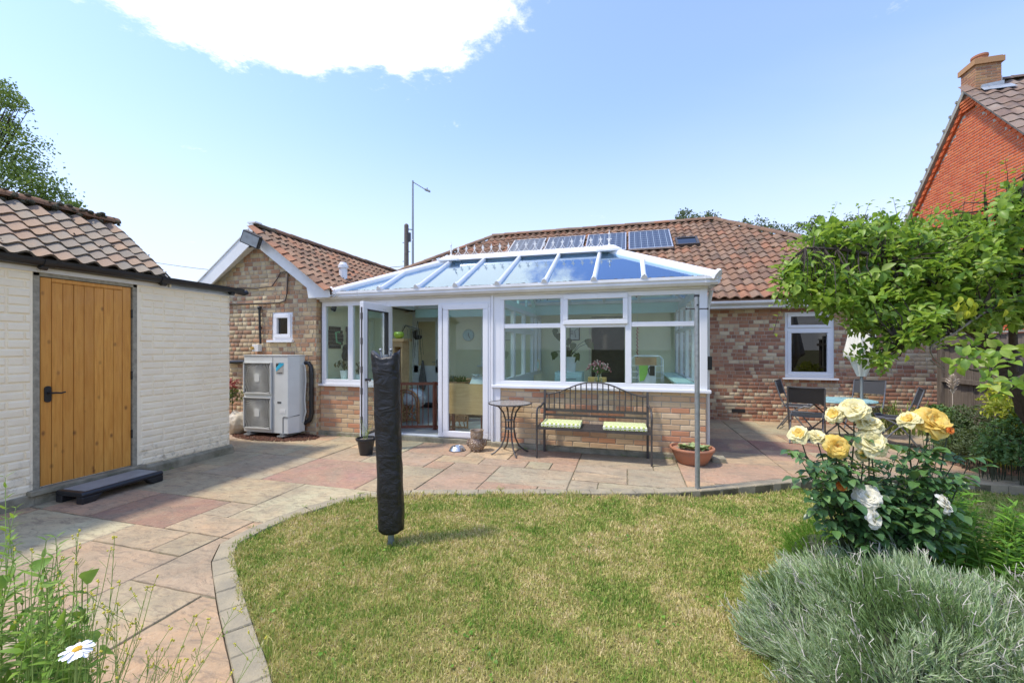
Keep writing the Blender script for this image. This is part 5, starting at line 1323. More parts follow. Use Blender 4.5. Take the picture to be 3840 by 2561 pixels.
# ================================================================== BENCH, CUSHIONS, BISTRO TABLE
bx0, bx1 = -1.15, .285; byF, byB = 5.33, 5.70; by = YC - .14
bench = thing('garden_bench', 'black metal garden bench with an arched slatted back against the low wall', 'bench', ((bx0 + bx1) / 2, 5.5, 0))
BM = 'dark_frame'; sz_ = .415
for x, s_ in ((bx0, -1), (bx1, 1)):
    m = MB(); m.beam((x, byF, 0), (x, byF, .56), .032, .022, (1, 0, 0)); obj('front_leg', m, BM, bench)
    m = MB(); m.beam((x + .03 * -s_, byB, 0), (x + .03 * -s_, byB - .0, .42), .030, .03, (1, 0, 0)); m.beam((x + .03 * -s_, byB, .42), (x + .03 * -s_, byB + .045, .86), .034, .03, (1, 0, 0)); obj('back_post', m, BM, bench)
    m = MB(); m.tube([(x, byF, .50), (x, byF, .58), (x, byF + .02, .625), (x, byF + .06, .65), (x, byF + .13, .655), (x, byB - .10, .645), (x, byB - .04, .655), (x + .02 * -s_, byB + .01, .69)], .014, 8); autosmooth(obj('armrest', m, BM, bench))
    m = MB(); m.box((x - .012, byF, sz_ - .03), (x + .012, byB, sz_)); obj('side_rail', m, BM, bench)
m = MB(); m.box((bx0, byF - .012, sz_ - .035), (bx1, byF + .012, sz_ - .002)); m.box((bx0, byB - .012, sz_ - .03), (bx1, byB + .012, sz_ - .002)); m.box((bx0, byF + .012, sz_ - .02), (bx1, byB - .012, sz_ - .012)); 
for i in range(12): y = byF + .02 + i * .029; m.box((bx0 + .01, y, sz_ - .012), (bx1 - .01, y + .02, sz_ - .004))
obj('seat', m, BM, bench)
yb_ = byB + .04
m = MB(); m.box((bx0 + .03, yb_ - .014, .565), (bx1 - .03, yb_ + .010, .60)); obj('back_rail', m, BM, bench)
def arch(x):
    t = (x - bx0) / (bx1 - bx0); e = abs(t - .5) * 2
    return .80 + .165 * (1 - sstep(e, .08, .92)) + .01 * (1 - e)
m = MB(); xs2 = np.linspace(bx0 + .03, bx1 - .03, 33); m.tube([(x, yb_, arch(x)) for x in xs2], .010, 7); autosmooth(obj('top_rail', m, BM, bench))
for i in range(18):
    x = bx0 + .09 + (bx1 - bx0 - .18) * i / 17; m = MB().box((x - .0075, yb_ - .005, .60), (x + .0075, yb_ + .004, arch(x))); obj('slat', m, BM, bench)
m = MB(); m.box((bx0 + .03, yb_ + .008, .50), (bx1 - .03, yb_ + .0, .52)); obj('lower_rail', m, BM, bench)
def cushmat():
    b = NB('cushion_print'); tc = b.N.new('ShaderNodeTexCoord'); sp = b.N.new('ShaderNodeSeparateXYZ'); b.L.new(tc.outputs['Object'], sp.inputs[0])
    # scallop rows: circles on a staggered grid
    yy = b.mth('DIVIDE', b.mth('SUBTRACT', sp.outputs[1], b.mth('MULTIPLY', sp.outputs[2], .9)), .042); row = b.mth('FLOOR', yy); fy_ = b.mth('FRACT', yy)
    xx = b.mth('ADD', b.mth('DIVIDE', sp.outputs[0], .056), b.mth('MULTIPLY', b.mth('MODULO', b.mth('ABSOLUTE', row), 2.0), .5)); fx_ = b.mth('SUBTRACT', b.mth('FRACT', xx), .5)
    d = b.mth('SQRT', b.mth('ADD', b.mth('MULTIPLY', b.mth('MULTIPLY', fx_, fx_), 1.8), b.mth('MULTIPLY', b.mth('MULTIPLY', fy_, fy_), .55)))
    k = b.mth('LESS_THAN', b.mth('ABSOLUTE', b.mth('SUBTRACT', d, .58)), .10)
    c = b.mix(k, (.36, .43, .10), (.78, .78, .62)); return b.done(b.bsdf(c, .9, 0, b.bump(b.noise(300, 2), .3, .002), .2))
cushmat()
def cushion(x0, x1, label):
    cu = bpy.data.objects.new('cushion', None); COL.objects.link(cu); tag(cu, label, 'cushion', 'cushions on the garden bench')
    cu.matrix_basis = Matrix.Translation(((x0 + x1) / 2, byF + .17, sz_)) @ Matrix.Rotation(math.radians(1.5), 4, 'Z')
    w_ = x1 - x0; me = bpy.data.meshes.new('pad'); bm = bmesh.new(); bmesh.ops.create_cube(bm, size=1); bmesh.ops.subdivide_edges(bm, edges=bm.edges[:], cuts=7, use_grid_fill=True)
    for v_ in bm.verts:
        q = v_.co; e = max(abs(q.x), abs(q.y)) * 2; puff = (1 - e ** 4) * .010
        v_.co = Vector((q.x * w_, q.y * .36, .026 + q.z * .046 + (puff if q.z > 0 else 0) + .002 * mnoise.noise(Vector((q.x * 7, q.y * 7, 0)))))
    bm.to_mesh(me); bm.free(); me.materials.append(MATS['cushion_print']); me.polygons.foreach_set('use_smooth', [True] * len(me.polygons)); o = obj('pad', me, None, cu); bevel(o, .012, 3, 60); 
    pm_ = MB(); e = [(-w_ / 2, -.18), (w_ / 2, -.18), (w_ / 2, .18), (-w_ / 2, .18), (-w_ / 2, -.18)]
    pm_.tube([(x, y, .028) for x, y in e], .004, 6); obj('piping', pm_, 'sticker_white', cu); return cu
cushion(bx0 + .055, bx0 + .565, 'green scalloped seat cushion at the left end of the bench'); cushion(bx1 - .585, bx1 - .055, 'green scalloped seat cushion at the right end of the bench')
bt = thing('bistro_table', 'small round bistro table with curved black legs and a mosaic top', 'table', (-1.55, 5.46, 0))
tcx, tcy, tz = -1.555, 5.46, .69
def tabletop():
    b = NB('glass_top'); c = b.mix(b.rng(b.noise(30, 4), .4, .6), (.34, .33, .31), (.27, .26, .25)); b.done(b.bsdf(c, .12, 0, None, .6))
tabletop()
m = MB().lathe([(.0, tz - .004), (.285, tz - .004), (.285, tz + .004), (0, tz + .004)], (tcx, tcy, 0), 40, None, False); obj('table_top', m, 'glass_top', bt)
m = MB(); m.tube([(tcx + .29 * math.cos(2 * pi * i / 40), tcy + .29 * math.sin(2 * pi * i / 40), tz) for i in range(41)], .010, 7); autosmooth(obj('rim', m, BM, bt))
for k, a_ in enumerate((.6, 2.17, 3.74, 5.31)):
    m = MB(); prof = [(.24, tz - .01), (.16, tz - .04), (.09, tz - .13), (.06, tz - .24), (.06, tz - .36), (.075, tz - .47), (.13, tz - .59), (.21, tz - .655), (.27, .006)]
    m.tube([(tcx + r * math.cos(a_), tcy + r * math.sin(a_), z) for r, z in prof], .0115, 8); autosmooth(obj('leg', m, BM, bt))
m = MB()
for z in (.34, .46): m.tube([(tcx + .058 * math.cos(2 * pi * i / 16), tcy + .058 * math.sin(2 * pi * i / 16), z) for i in range(17)], .007, 6)
for z in (.34, .46): m.lathe([(.0, -.012), (.03, -.012), (.03, .012), (0, .012)], (tcx, tcy, z), 10, None, False)
obj('collar', m, 'galvanised', bt)
# ================================================================== POTS, BOWL, OWL
po = G(1373, 1703); pot = thing('plant_pot', 'black plastic plant pot with a sparse yellow green plant by the open door', 'plant pot', (po.x, po.y, 0))
m = MB().lathe([(.0, 0), (.082, 0), (.115, .19), (.118, .195), (.135, .20), (.135, .225), (.120, .228), (.112, .20), (.0, .195)], (po.x, po.y, 0), 28, None, False); autosmooth(obj('pot', m, 'black_plastic', pot))
for a_ in (0, pi): obj('handle', MB().box((po.x + math.cos(a_) * .135 - .02, po.y - .03, .205), (po.x + math.cos(a_) * .135 + .02, po.y + .03, .213)), 'black_plastic', pot)
simple('grit', (.42, .36, .30), 1, var=.2, scale=60, vary=.5)
o = chips('gravel', po.x, po.y, .10, .10, 350, .011, 'grit', .195, 5); o.name = 'potting_grit'; attach(o, pot); del o['category']
leafmat('leaf_yellowgreen', [(.30, .36, .05), (.42, .42, .08), (.22, .30, .05)], .3)
bowl = G(1715, 1688); bo = thing('dog_bowl', 'stainless steel dog bowl on the patio slabs', 'bowl', (bowl.x, bowl.y, 0))
simple('steel', (.62, .62, .62), .22, .95, var=.05); m = MB().lathe([(.115, 0), (.118, .006), (.085, .055), (.078, .060), (.070, .056), (.060, .02), (.0, .015)], (bowl.x, bowl.y, .001), 32, None, False); autosmooth(obj('bowl', m, 'steel', bo))
obj('rubber_ring', MB().lathe([(.108, -.001), (.12, .0), (.12, .008), (.112, .01)], (bowl.x, bowl.y, .001), 28, None, False), 'black_plastic', bo)
ow = G(1788, 1690); owl = thing('owl_vase', 'mottled brown glazed owl shaped vase standing by the glazed door', 'vase', (ow.x, ow.y, 0))
def glaze():
    b = NB('owl_glaze'); vo = b.N.new('ShaderNodeTexVoronoi'); vo.inputs['Scale'].default_value = 42; b.L.new(b.pos, vo.inputs['Vector'])
    c = b.mix(b.rng(vo.outputs['Distance'], .1, .5), (.46, .36, .26), (.20, .13, .08)); b.done(b.bsdf(c, .25, 0, b.bump(b.rng(vo.outputs['Distance'], 0, .6), .8, .012), .6, coat=.5))
glaze(); simple('owl_plain', (.36, .27, .19), .3, var=.2, coat=.4, scale=15)
m = MB().lathe([(.05, 0), (.085, .01), (.113, .06), (.118, .10), (.110, .145), (.090, .175), (.083, .185)], (ow.x, ow.y, .001), 32, None, False); autosmooth(obj('body', m, 'owl_glaze', owl))
m = MB().lathe([(.083, .185), (.090, .20), (.094, .235), (.090, .265), (.098, .285), (.100, .292), (.090, .290), (.080, .26), (.070, .2), (0, .15)], (ow.x, ow.y, .001), 32, None, False); autosmooth(obj('head', m, 'owl_plain', owl))
m = MB()
for s_ in (-1, 1):
    a_ = -pi / 2 + PSI + s_ * .42; c_ = Vector((ow.x + .092 * math.cos(a_), ow.y + .092 * math.sin(a_), .232)); Rm = Vector((math.cos(a_), math.sin(a_), 0)).to_track_quat('Z', 'Y').to_matrix()
    m.lathe([(.036, -.01), (.036, .006), (.028, .009), (.026, .004), (.012, .004), (.010, .012), (0, .013)], c_, 16, Rm, False)
autosmooth(obj('eye', m, 'owl_plain', owl)); a_ = -pi / 2 + PSI; nb_ = Vector((ow.x + .095 * math.cos(a_), ow.y + .095 * math.sin(a_), .215)); m = MB().ball(nb_, .013, 8, 5, (1, 1, 1.6)); obj('beak', m, 'owl_glaze', owl)
m = MB(); 
for s_ in (-1, 1):
    a_ = -pi / 2 + PSI + s_ * .75; m.add([(ow.x + .09 * math.cos(a_ - .2), ow.y + .09 * math.sin(a_ - .2), .27), (ow.x + .09 * math.cos(a_ + .2), ow.y + .09 * math.sin(a_ + .2), .27), (ow.x + .108 * math.cos(a_), ow.y + .108 * math.sin(a_), .315), (ow.x + .075 * math.cos(a_), ow.y + .075 * math.sin(a_), .27)], [(0, 1, 2), (1, 3, 2), (3, 0, 2)])
    m.ball((ow.x + .118 * math.cos(a_ + s_ * .7), ow.y + .118 * math.sin(a_ + s_ * .7), .12), .03, 8, 6, (1, 1, 1.8))
for s_ in (-1, 1): a_ = -pi / 2 + PSI + s_ * .3; m.ball((ow.x + .09 * math.cos(a_), ow.y + .09 * math.sin(a_), .014), .02, 8, 5)
obj('ears_and_wings', m, 'owl_glaze', owl)
tp = G(2602, 1748); tp.y += .15; tpt = thing('terracotta_bowl', 'wide terracotta bowl planted with succulents beside the grey post', 'plant pot', (tp.x, tp.y, 0))
m = MB().lathe([(.0, 0), (.155, 0), (.185, .03), (.235, .13), (.245, .165), (.262, .172), (.268, .19), (.262, .205), (.245, .205), (.235, .175), (.0, .165)], (tp.x, tp.y, .001), 40, None, False); autosmooth(obj('bowl', m, 'terracotta', tpt))
o = chips('gravel', tp.x, tp.y, .22, .22, 1300, .011, 'grit', .165, 6); o.name = 'pale_grit'; attach(o, tpt); del o['category']
# step by the plank door
simple('step_grid', (.42, .43, .43), .5, .3, var=.1)
st = thing('door_step', 'low black plastic door step with a grey ribbed tread below the plank door', 'step', (-5.0, 2.95, 0))
Ms = Matrix.Translation((-5.03, 2.955, 0)) @ Matrix.Rotation(math.radians(3), 4, 'Z')
m = MB(); W_, D_ = .33, .72
m.prism([Ms @ Vector(p) for p in [(-.17, -.36, .065), (.17, -.36, .065), (.175, -.36, .09), (.155, -.36, .112), (-.155, -.36, .112), (-.175, -.36, .09)]], (Ms.to_3x3() @ Vector((0, .72, 0))))
for sx in (-1, 1):
    for sy in (-1, 1):
        m.prism([Ms @ Vector(p) for p in [(sx * .17, sy * .36, 0), (sx * .17, sy * .25, 0), (sx * .17, sy * .19, .066), (sx * .17, sy * .36, .066)]], Ms.to_3x3() @ Vector((-sx * .08, 0, 0)))
bevel(obj('frame', m, 'black_plastic', st), .01, 3)
m = MB(); obj('tread', MB().box((-.135, -.32, .110), (.135, .32, .1145), Ms), 'step_grid', st)
for i in range(40): m.box((-.13, -.315 + i * .016, .1145), (.13, -.315 + i * .016 + .006, .118), Ms)
for i in range(16): m.box((-.128 + i * .0165, -.315, .1145), (-.128 + i * .0165 + .004, .315, .1175), Ms)
obj('ribs', m, 'step_grid', st)
# ================================================================== PATIO SET
def slatteal():
    b = NB('teal_slats'); c = b.mix(b.rng(b.noise(14, 5), .4, .6), (.22, .40, .42), (.32, .50, .50)); b.done(b.bsdf(c, .5, 0, None, .3))
slatteal(); simple('sling_fabric', (.030, .032, .036), .55, var=.1, scale=80); simple('chair_tube', (.20, .205, .215), .4, .5, var=.1)
tq = PD(3130, 1497, 6.55); tz2 = tq.z; ptx, pty = tq.x, tq.y
pt_ = thing('patio_table', 'oval folding patio table with a worn teal slatted top', 'table', (ptx, pty, 0))
na = 13; 
for i in range(na):
    yy = -.36 + .72 * (i + .5) / na; hw2 = .50 * math.sqrt(max(0, 1 - (abs(yy) / .40) ** 2.4)) 
    segs = [(-hw2, -hw2 * .36), (-hw2 * .33, hw2 * .33), (hw2 * .36, hw2)]
    for k, (a_, b_) in enumerate(segs):
        m = MB(); 
        m.box((ptx + a_, pty + yy - .023, tz2 - .012), (ptx + b_, pty + yy + .023, tz2 + .003 + .001 * (i % 2))); obj('slat', m, 'teal_slats', pt_)
m = MB(); P_ = []
for i in range(49):
    a_ = 2 * pi * i / 48; P_.append((ptx + .52 * math.copysign(abs(math.cos(a_)) ** .9, math.cos(a_)), pty + .39 * math.copysign(abs(math.sin(a_)) ** .85, math.sin(a_)), tz2 - .012))
m.tube(P_, .013, 7); autosmooth(obj('rim', m, 'teal_slats', pt_))
for y in (-.22, .22):
    for s_ in (-1, 1):
        m = MB().tube([(ptx - s_ * .30, pty + y, tz2 - .02), (ptx + s_ * .34, pty + y * 1.1, .01)], .012, 8); autosmooth(obj('leg', m, BM, pt_))
m = MB(); m.tube([(ptx + .02, pty - .23, tz2 / 2), (ptx + .02, pty + .23, tz2 / 2)], .008, 6); m.tube([(ptx - .3, pty - .23, .06), (ptx - .3, pty + .23, .06)], .008, 6); m.tube([(ptx + .31, pty - .23, .06), (ptx + .31, pty + .23, .06)], .008, 6); obj('stretcher', m, BM, pt_)
def make_chair():
    t = bpy.data.objects.new('folding_chair', None); COL.objects.link(t)
    T = 'chair_tube'   # seat faces -Y locally; x across
    for s_ in (-1, 1):
        x = s_ * .225
        m = MB().tube([(x, .30, .86), (x, .22, .58), (x, .15, .44), (x, -.02, .24), (x, -.20, .01)], .0115, 8); autosmooth(obj('back_leg_tube', m, T, t))
        x = s_ * .20
        m = MB().tube([(x, -.20, .435), (x, -.14, .445), (x, .06, .33), (x, .27, .01)], .0115, 8); autosmooth(obj('front_leg_tube', m, T, t))
        m = MB().tube([(x, -.21, .43), (x, .20, .42)], .010, 8); autosmooth(obj('seat_rail', m, T, t))
    for p_, q_ in (((-.20, .25, .05), (.20, .25, .05)), ((-.225, -.17, .05), (.225, -.17, .05)), ((-.20, -.20, .435), (.20, -.20, .435))): obj('cross_bar', MB().tube([p_, q_], .0095, 6), T, t)
    m = MB(); R_, C_ = 6, 8; P_ = [[(-.215 + .43 * c_ / C_, .30 - .055 * r_ / R_ * 1.25 + .012 * math.sin(pi * c_ / C_), .865 - .245 * r_ / R_ - (.010 * math.sin(pi * c_ / C_) if r_ == 0 else 0)) for c_ in range(C_ + 1)] for r_ in range(R_ + 1)]
    def sheet(P_, th):
        vs = [p for r in P_ for p in r]; n0_ = len(vs); w_ = len(P_[0]); vs = vs + [(p[0], p[1] + th[1], p[2] + th[2]) for p in vs]; fs = []
        for i in range(len(P_) - 1):
            for j in range(w_ - 1):
                q = (i * w_ + j, i * w_ + j + 1, (i + 1) * w_ + j + 1, (i + 1) * w_ + j); fs += [q, tuple(n0_ + k for k in q[::-1])]
        for j in range(w_ - 1): fs += [(j + 1, j, n0_ + j, n0_ + j + 1), ((len(P_) - 1) * w_ + j, (len(P_) - 1) * w_ + j + 1, n0_ + (len(P_) - 1) * w_ + j + 1, n0_ + (len(P_) - 1) * w_ + j)]
        return vs, fs
    m.add(*sheet(P_, (0, .006, .0))); m.tube([(-.225, .302, .862), (-.1, .306, .855), (.1, .306, .855), (.225, .302, .862)], .012, 8); obj('backrest', m, 'sling_fabric', t, smooth=False)
    for s_ in (-1, 1): m.ball((s_ * .225, .302, .872), .016, 8, 6)
    m = MB(); P_ = [[(-.195 + .39 * c_ / C_, -.21 + .41 * r_ / R_, .437 - .012 * math.sin(pi * c_ / C_) - .012 * r_ / R_) for c_ in range(C_ + 1)] for r_ in range(R_ + 1)]; m.add(*sheet(P_, (0, 0, -.006))); obj('seat', m, 'sling_fabric', t)
    return t
ch0 = make_chair()
def put(o, u, v, d, deg, label, tilt=0):
    p = PD(u, v, d); o.location = (p.x, p.y, 0.0); o.rotation_euler = (0, 0, math.radians(deg)); tag(o, label, 'chair', 'folding chairs round the patio table')
chairs = [ch0] + [copy_tree(ch0) for _ in range(3)]
# local +Y is the back of the chair; the seat faces -Y
put(chairs[0], 3025, 1600, 6.35, 158, 'black folding chair nearest the lawn with its back to the camera')
put(chairs[1], 2990, 1600, 7.35, 62, 'black folding chair against the brick wall at the left end of the table')
put(chairs[2], 3240, 1600, 7.35, -40, 'grey backed folding chair behind the parasol pole')
put(chairs[3], 3350, 1600, 6.1, -112, 'tilted black folding chair at the right end beside the flower bed')
# parasol, closed
simple('parasol_cloth', (.74, .72, .62), .85, var=.06, scale=9, bump=.3, bscale=40)
pd_ = 6.55; pq = PD(3231, 1400, pd_)
par = thing('parasol', 'closed cream parasol on a grey pole through the patio table', 'parasol', (pq.x, pq.y, 0))
m = MB().tube([(pq.x, pq.y, .02), (pq.x, pq.y, 2.35)], .021, 14); autosmooth(obj('pole', m, 'galvanised', par))
m = MB().lathe([(0, 0), (.22, 0), (.22, .05), (.05, .07), (.035, .25), (.0, .25)], (pq.x, pq.y, .001), 24, None, False); autosmooth(obj('base', m, 'concrete', par))
me = bpy.data.meshes.new('canopy'); bm = bmesh.new(); zA = PD(3231, 1345, pd_).z; zT = 2.33; K = 64; J = 16; rings = []
for j in range(J + 1):
    t = j / J; z = zT + (zA - zT) * t; R_ = .035 + .155 * t ** .75
    if t > .93: R_ *= 1.0
    ring = []
    for k in range(K):
        a_ = 2 * pi * k / K; f_ = 1 + .22 * t * math.cos(a_ * 8) + .08 * t * math.sin(a_ * 3 + 2); ring.append(bm.verts.new((pq.x + R_ * f_ * math.cos(a_ + .35 * t), pq.y + R_ * f_ * math.sin(a_ + .35 * t), z + .035 * t * math.cos(a_ * 2 + 1))))
    rings.append(ring)
J2 = 6; zB = PD(3231, 1408, pd_).z
for j in range(1, J2 + 1):
    t = j / J2; R_ = .085 * (1 - t) + .05; z = zA - .012 + (zB - zA) * t
    rings.append([bm.verts.new((pq.x + R_ * (1 + .2 * math.cos(2 * pi * k / K * 6 + 1)) * math.cos(2 * pi * k / K), pq.y + R_ * (1 + .2 * math.cos(2 * pi * k / K * 6 + 1)) * math.sin(2 * pi * k / K), z)) for k in range(K)])
for r0, r1 in zip(rings, rings[1:]):
    for k in range(K): bm.faces.new((r0[k], r1[k], r1[(k + 1) % K], r0[(k + 1) % K]))
bm.faces.new(rings[0]); bmesh.ops.recalc_face_normals(bm, faces=bm.faces); bm.to_mesh(me); bm.free(); me.materials.append(MATS['parasol_cloth']); me.polygons.foreach_set('use_smooth', [True] * len(me.polygons)); obj('canopy', me, None, par)
# ================================================================== FENCE
def fencemat():
    b = NB('fence_wood'); v = b.stretch((1, 1, .1)); c = b.mix(b.rng(b.noise(30, 5, .6, v), .35, .7), (.17, .14, .11), (.075, .06, .048)); c = b.mix(b.mth('MULTIPLY', b.rand(), .4), c, (.24, .20, .16))
    b.done(b.bsdf(c, .9, 0, b.bump(b.noise(50, 4, .6, v), .4, .006), .2))
fencemat(); XF = 5.32
fence = thing('board_fence', 'dark weathered vertical board fence with concrete posts behind the flower bed', 'fence', (XF, 7.5, 0))
rf = random.Random(5)
y = 4.6; i = 0
while y < 8.98:
    w_ = .125; off = rf.uniform(-.004, .004) + (.012 if i % 2 else 0)
    m = MB().box((XF + off, y, -.05), (XF + off + .018, y + w_ + .01, 1.66 + rf.uniform(-.015, .015))); obj('board', m, 'fence_wood', fence); y += w_; i += 1
for z in (.22, .86, 1.50): obj('rail', MB().box((XF - .055, 4.6, z), (XF, 9.0, z + .07)), 'fence_wood', fence)
for y in (9.0, 6.9, 5.0): bevel(obj('fence_post', MB().box((XF - .06, y - .05, -.1), (XF + .04, y + .05, 1.78)), 'verge_grey' if y < 8 else 'fence_wood', fence), .01)
obj('capping', MB().box((XF - .03, 4.6, 1.67), (XF + .05, 8.95, 1.70)), 'verge_grey', fence)
obj('stake', MB().tube([(XF - .28, 7.6, 0), (XF - .28, 7.6, 1.25)], .02, 8), BM, None); s_ = bpy.data.objects['stake']; tag(s_, 'thin black upright stake in the bed before the fence', 'stake')
# ================================================================== STREET LAMP, POLE, WIRES
sl0 = PD(1548, 1304, 20.0); lamp = thing('street_lamp', 'tall grey street lamp with an angled arm rising behind the roofs', 'street lamp', (sl0.x, sl0.y, 0))
zt = PD(1548, 678, 20).z; m = MB().tube([(sl0.x, sl0.y, -.1), (sl0.x, sl0.y, 2), (sl0.x, sl0.y, zt)], [.085, .075, .042], 12); autosmooth(obj('column', m, 'galvanised', lamp))
e_ = PD(1596, 712, 20); m = MB().tube([(sl0.x, sl0.y, zt - .06), e_], .022, 8); obj('arm', m, 'galvanised', lamp)
e2 = PD(1613, 719, 20); m = MB(); dd = (e2 - e_); m.beam(e_ - dd * .2, e2, .16, .07); m.tube([e_ + dd * .35 + Vector((0, 0, .03)), e_ + dd * .35 + Vector((0, 0, .13))], .03, 8); bevel(obj('lamp_head', m, 'galvanised', lamp), .02)
simple('pole_wood', (.19, .165, .14), .95, var=.2, scale=10, bump=.5, bscale=20)
tp0 = PD(1524, 1304, 18.5); tele = thing('telegraph_pole', 'weathered wooden telegraph pole just left of the street lamp', 'utility pole', (tp0.x, tp0.y, 0))
ztp = PD(1524, 845, 18.5).z; m = MB().tube([(tp0.x, tp0.y, -.1), (tp0.x, tp0.y, ztp)], [.13, .10], 12); m.tube([(tp0.x, tp0.y, ztp), (tp0.x, tp0.y, ztp + .06)], [.1, .05], 12); autosmooth(obj('pole', m, 'pole_wood', tele))
m = MB()
for k in range(7): z = ztp - .35 - k * .42; m.tube([(tp0.x - .19 * (1 if k % 2 else -1), tp0.y, z), (tp0.x, tp0.y, z)], .014, 6)
m.tube([(tp0.x, tp0.y, ztp - .18), (tp0.x + .30, tp0.y, ztp - .22)], .02, 6); m.box((tp0.x + .08, tp0.y - .05, ztp - .75), (tp0.x + .2, tp0.y + .05, ztp - .35)); obj('fittings', m, 'black_plastic', tele)
simple('wire', (.12, .12, .13), .6)
def wire(P_, r_, lab): 
    m = MB().tube(P_, r_, 5); o = obj('overhead_wire', m, 'wire'); tag(o, lab, 'wire')
wq = tp0 + Vector((0, 0, ztp - 2.75)); A = PD(560, 982, 24); B = Vector((tp0.x - .1, tp0.y, PD(1510, 998, 18.5).z)); P_ = [A.lerp(B, t) + Vector((0, 0, -.55 * math.sin(pi * t) + .25 * t * (1 - t))) for t in np.linspace(0, 1, 14)]; wire(P_, .014, 'thin overhead wire running left from the telegraph pole over the outbuilding')
# ================================================================== INSIDE THE CONSERVATORY
def on_back(u, v, Y=YB - .02): return PY(u, v, Y)
# white half glazed door
simple('door_white', (.74, .77, .74), .5, var=.03); simple('door_buff', (.62, .52, .30), .35, var=.05)
a, b = on_back(1556, 1190), on_back(1652, 1190)
idr = thing('inner_door', 'white half glazed inner door with hooks on the back wall', 'door', ((a.x + b.x) / 2, YB - .05, .085)); z0_, z1_ = .17, a.z
m = MB(); rect_frame(m, (0, YB - .02, 0), UX, NF, a.x, b.x, z0_, z1_, .11, 0, .045); m.box((a.x, YB - .065, z0_ + .70), (b.x, YB - .02, z0_ + .86)); obj('frame', m, 'door_white', idr)
obj('panel', MB().box((a.x + .10, YB - .05, z0_ + .1), (b.x - .10, YB - .035, z0_ + .72)), 'door_white', idr); obj('pane', MB().box((a.x + .10, YB - .05, z0_ + .86), (b.x - .10, YB - .035, z1_ - .1)), 'door_buff', idr)
m = MB().box((b.x - .08, YB - .09, 1.0), (b.x - .05, YB - .065, 1.18)); m.tube([(b.x - .065, YB - .10, 1.12), (b.x - .18, YB - .10, 1.12)], .008, 6); obj('handle', m, 'galvanised', idr)
m = MB(); rect_frame(m, (0, YB - .012, 0), UX, NF, a.x - .09, b.x + .09, .09, z1_ + .09, .08, 0, .04, 'lrt'); obj('door_trim', m, 'door_white', idr)
obj('step', MB().box((a.x - .2, YB - .32, .085), (b.x + .4, YB - .02, .165)), 'room_dark', idr)
hb_ = on_back(1560, 1255, YB - .12); m = MB()
m.prism([(hb_.x - .07, YB - .16, hb_.z + .08), (hb_.x + .02, YB - .16, hb_.z + .10), (hb_.x + .03, YB - .16, hb_.z + .0), (hb_.x + .14, YB - .16, hb_.z - .03), (hb_.x + .12, YB - .16, hb_.z - .10), (hb_.x + .0, YB - .16, hb_.z - .12), (hb_.x - .06, YB - .16, hb_.z - .04)], (0, .07, 0)); tag(obj('cap', m, 'room_dark'), 'dark cap hanging on the inner door hooks', 'cap')
m = MB().tube([(hb_.x, YB - .13, hb_.z + .08), (hb_.x + .03, YB - .1, z1_ - .1), (hb_.x + .10, YB - .13, hb_.z)], .005, 5); o = obj('strap', m, 'room_dark', bpy.data.objects['cap'])
simple('towel_grey', (.22, .21, .20), .95, var=.2, scale=25); tw = on_back(1586, 1500, YB - .1); m = MB(); m.prism([(tw.x - .015, YB - .13, .84 + .32), (tw.x + .015, YB - .13, 1.16), (tw.x + .10, YB - .13, .62), (tw.x + .04, YB - .13, .45), (tw.x - .09, YB - .13, .52), (tw.x - .10, YB - .13, .70)], (0, .04, 0)); tag(bevel(obj('towel', m, 'towel_grey'), .015, 3), 'grey tea towel hanging from the inner door', 'towel')
# clock
ck = on_back(1757, 1257); clk = thing('wall_clock', 'round pale blue wall clock with dark hands on the cream back wall', 'clock', (ck.x, YB, ck.z))
Rx = Matrix.Rotation(pi / 2, 3, 'X'); simple('clock_blue', (.45, .66, .68), .5); m = MB().lathe([(0, 0), (.135, 0), (.135, .02), (.125, .03), (.12, .022), (0, .022)], (ck.x, YB - .008, ck.z), 36, Rx, False); obj('face', m, 'clock_blue', clk)
m = MB().beam((ck.x, YB - .036, ck.z), (ck.x + .045, YB - .036, ck.z - .075), .010, .004, (0, 1, 0)); m.beam((ck.x, YB - .038, ck.z - .01), (ck.x + .006, YB - .038, ck.z + .055), .012, .004, (0, 1, 0)); obj('hands', m, 'room_dark', clk)
m = MB()
for k in range(12): a_ = k * pi / 6; m.box((ck.x + .105 * math.cos(a_) - .004, YB - .034, ck.z + .105 * math.sin(a_) - .004), (ck.x + .105 * math.cos(a_) + .004, YB - .031, ck.z + .105 * math.sin(a_) + .004))
obj('hour_marks', m, 'room_dark', clk)
m = MB(); m.tube([(ck.x + .13 * math.cos(2 * pi * i / 36), YB - .034, ck.z + .13 * math.sin(2 * pi * i / 36)) for i in range(37)], .006, 6); obj('rim', m, 'galvanised', clk)
# inner window at the right of the clock wall
a, b = on_back(1808, 1180), on_back(1860, 1370); m = MB(); rect_frame(m, (0, YB - .02, 0), UX, NF, a.x, b.x, b.z, a.z, .06, 0, .05); iw_ = thing('inner_window', 'white framed window on the inner back wall beside the clock', 'window', (a.x, YB, b.z)); obj('frame', m, 'door_white', iw_); obj('pane', MB().box((a.x + .05, YB - .03, b.z + .05), (b.x - .05, YB - .025, a.z - .05)), 'dark_glass', iw_); obj('window_sill', MB().box((a.x - .08, YB - .14, b.z - .03), (b.x + .05, YB - .0, b.z)), 'door_white', iw_)
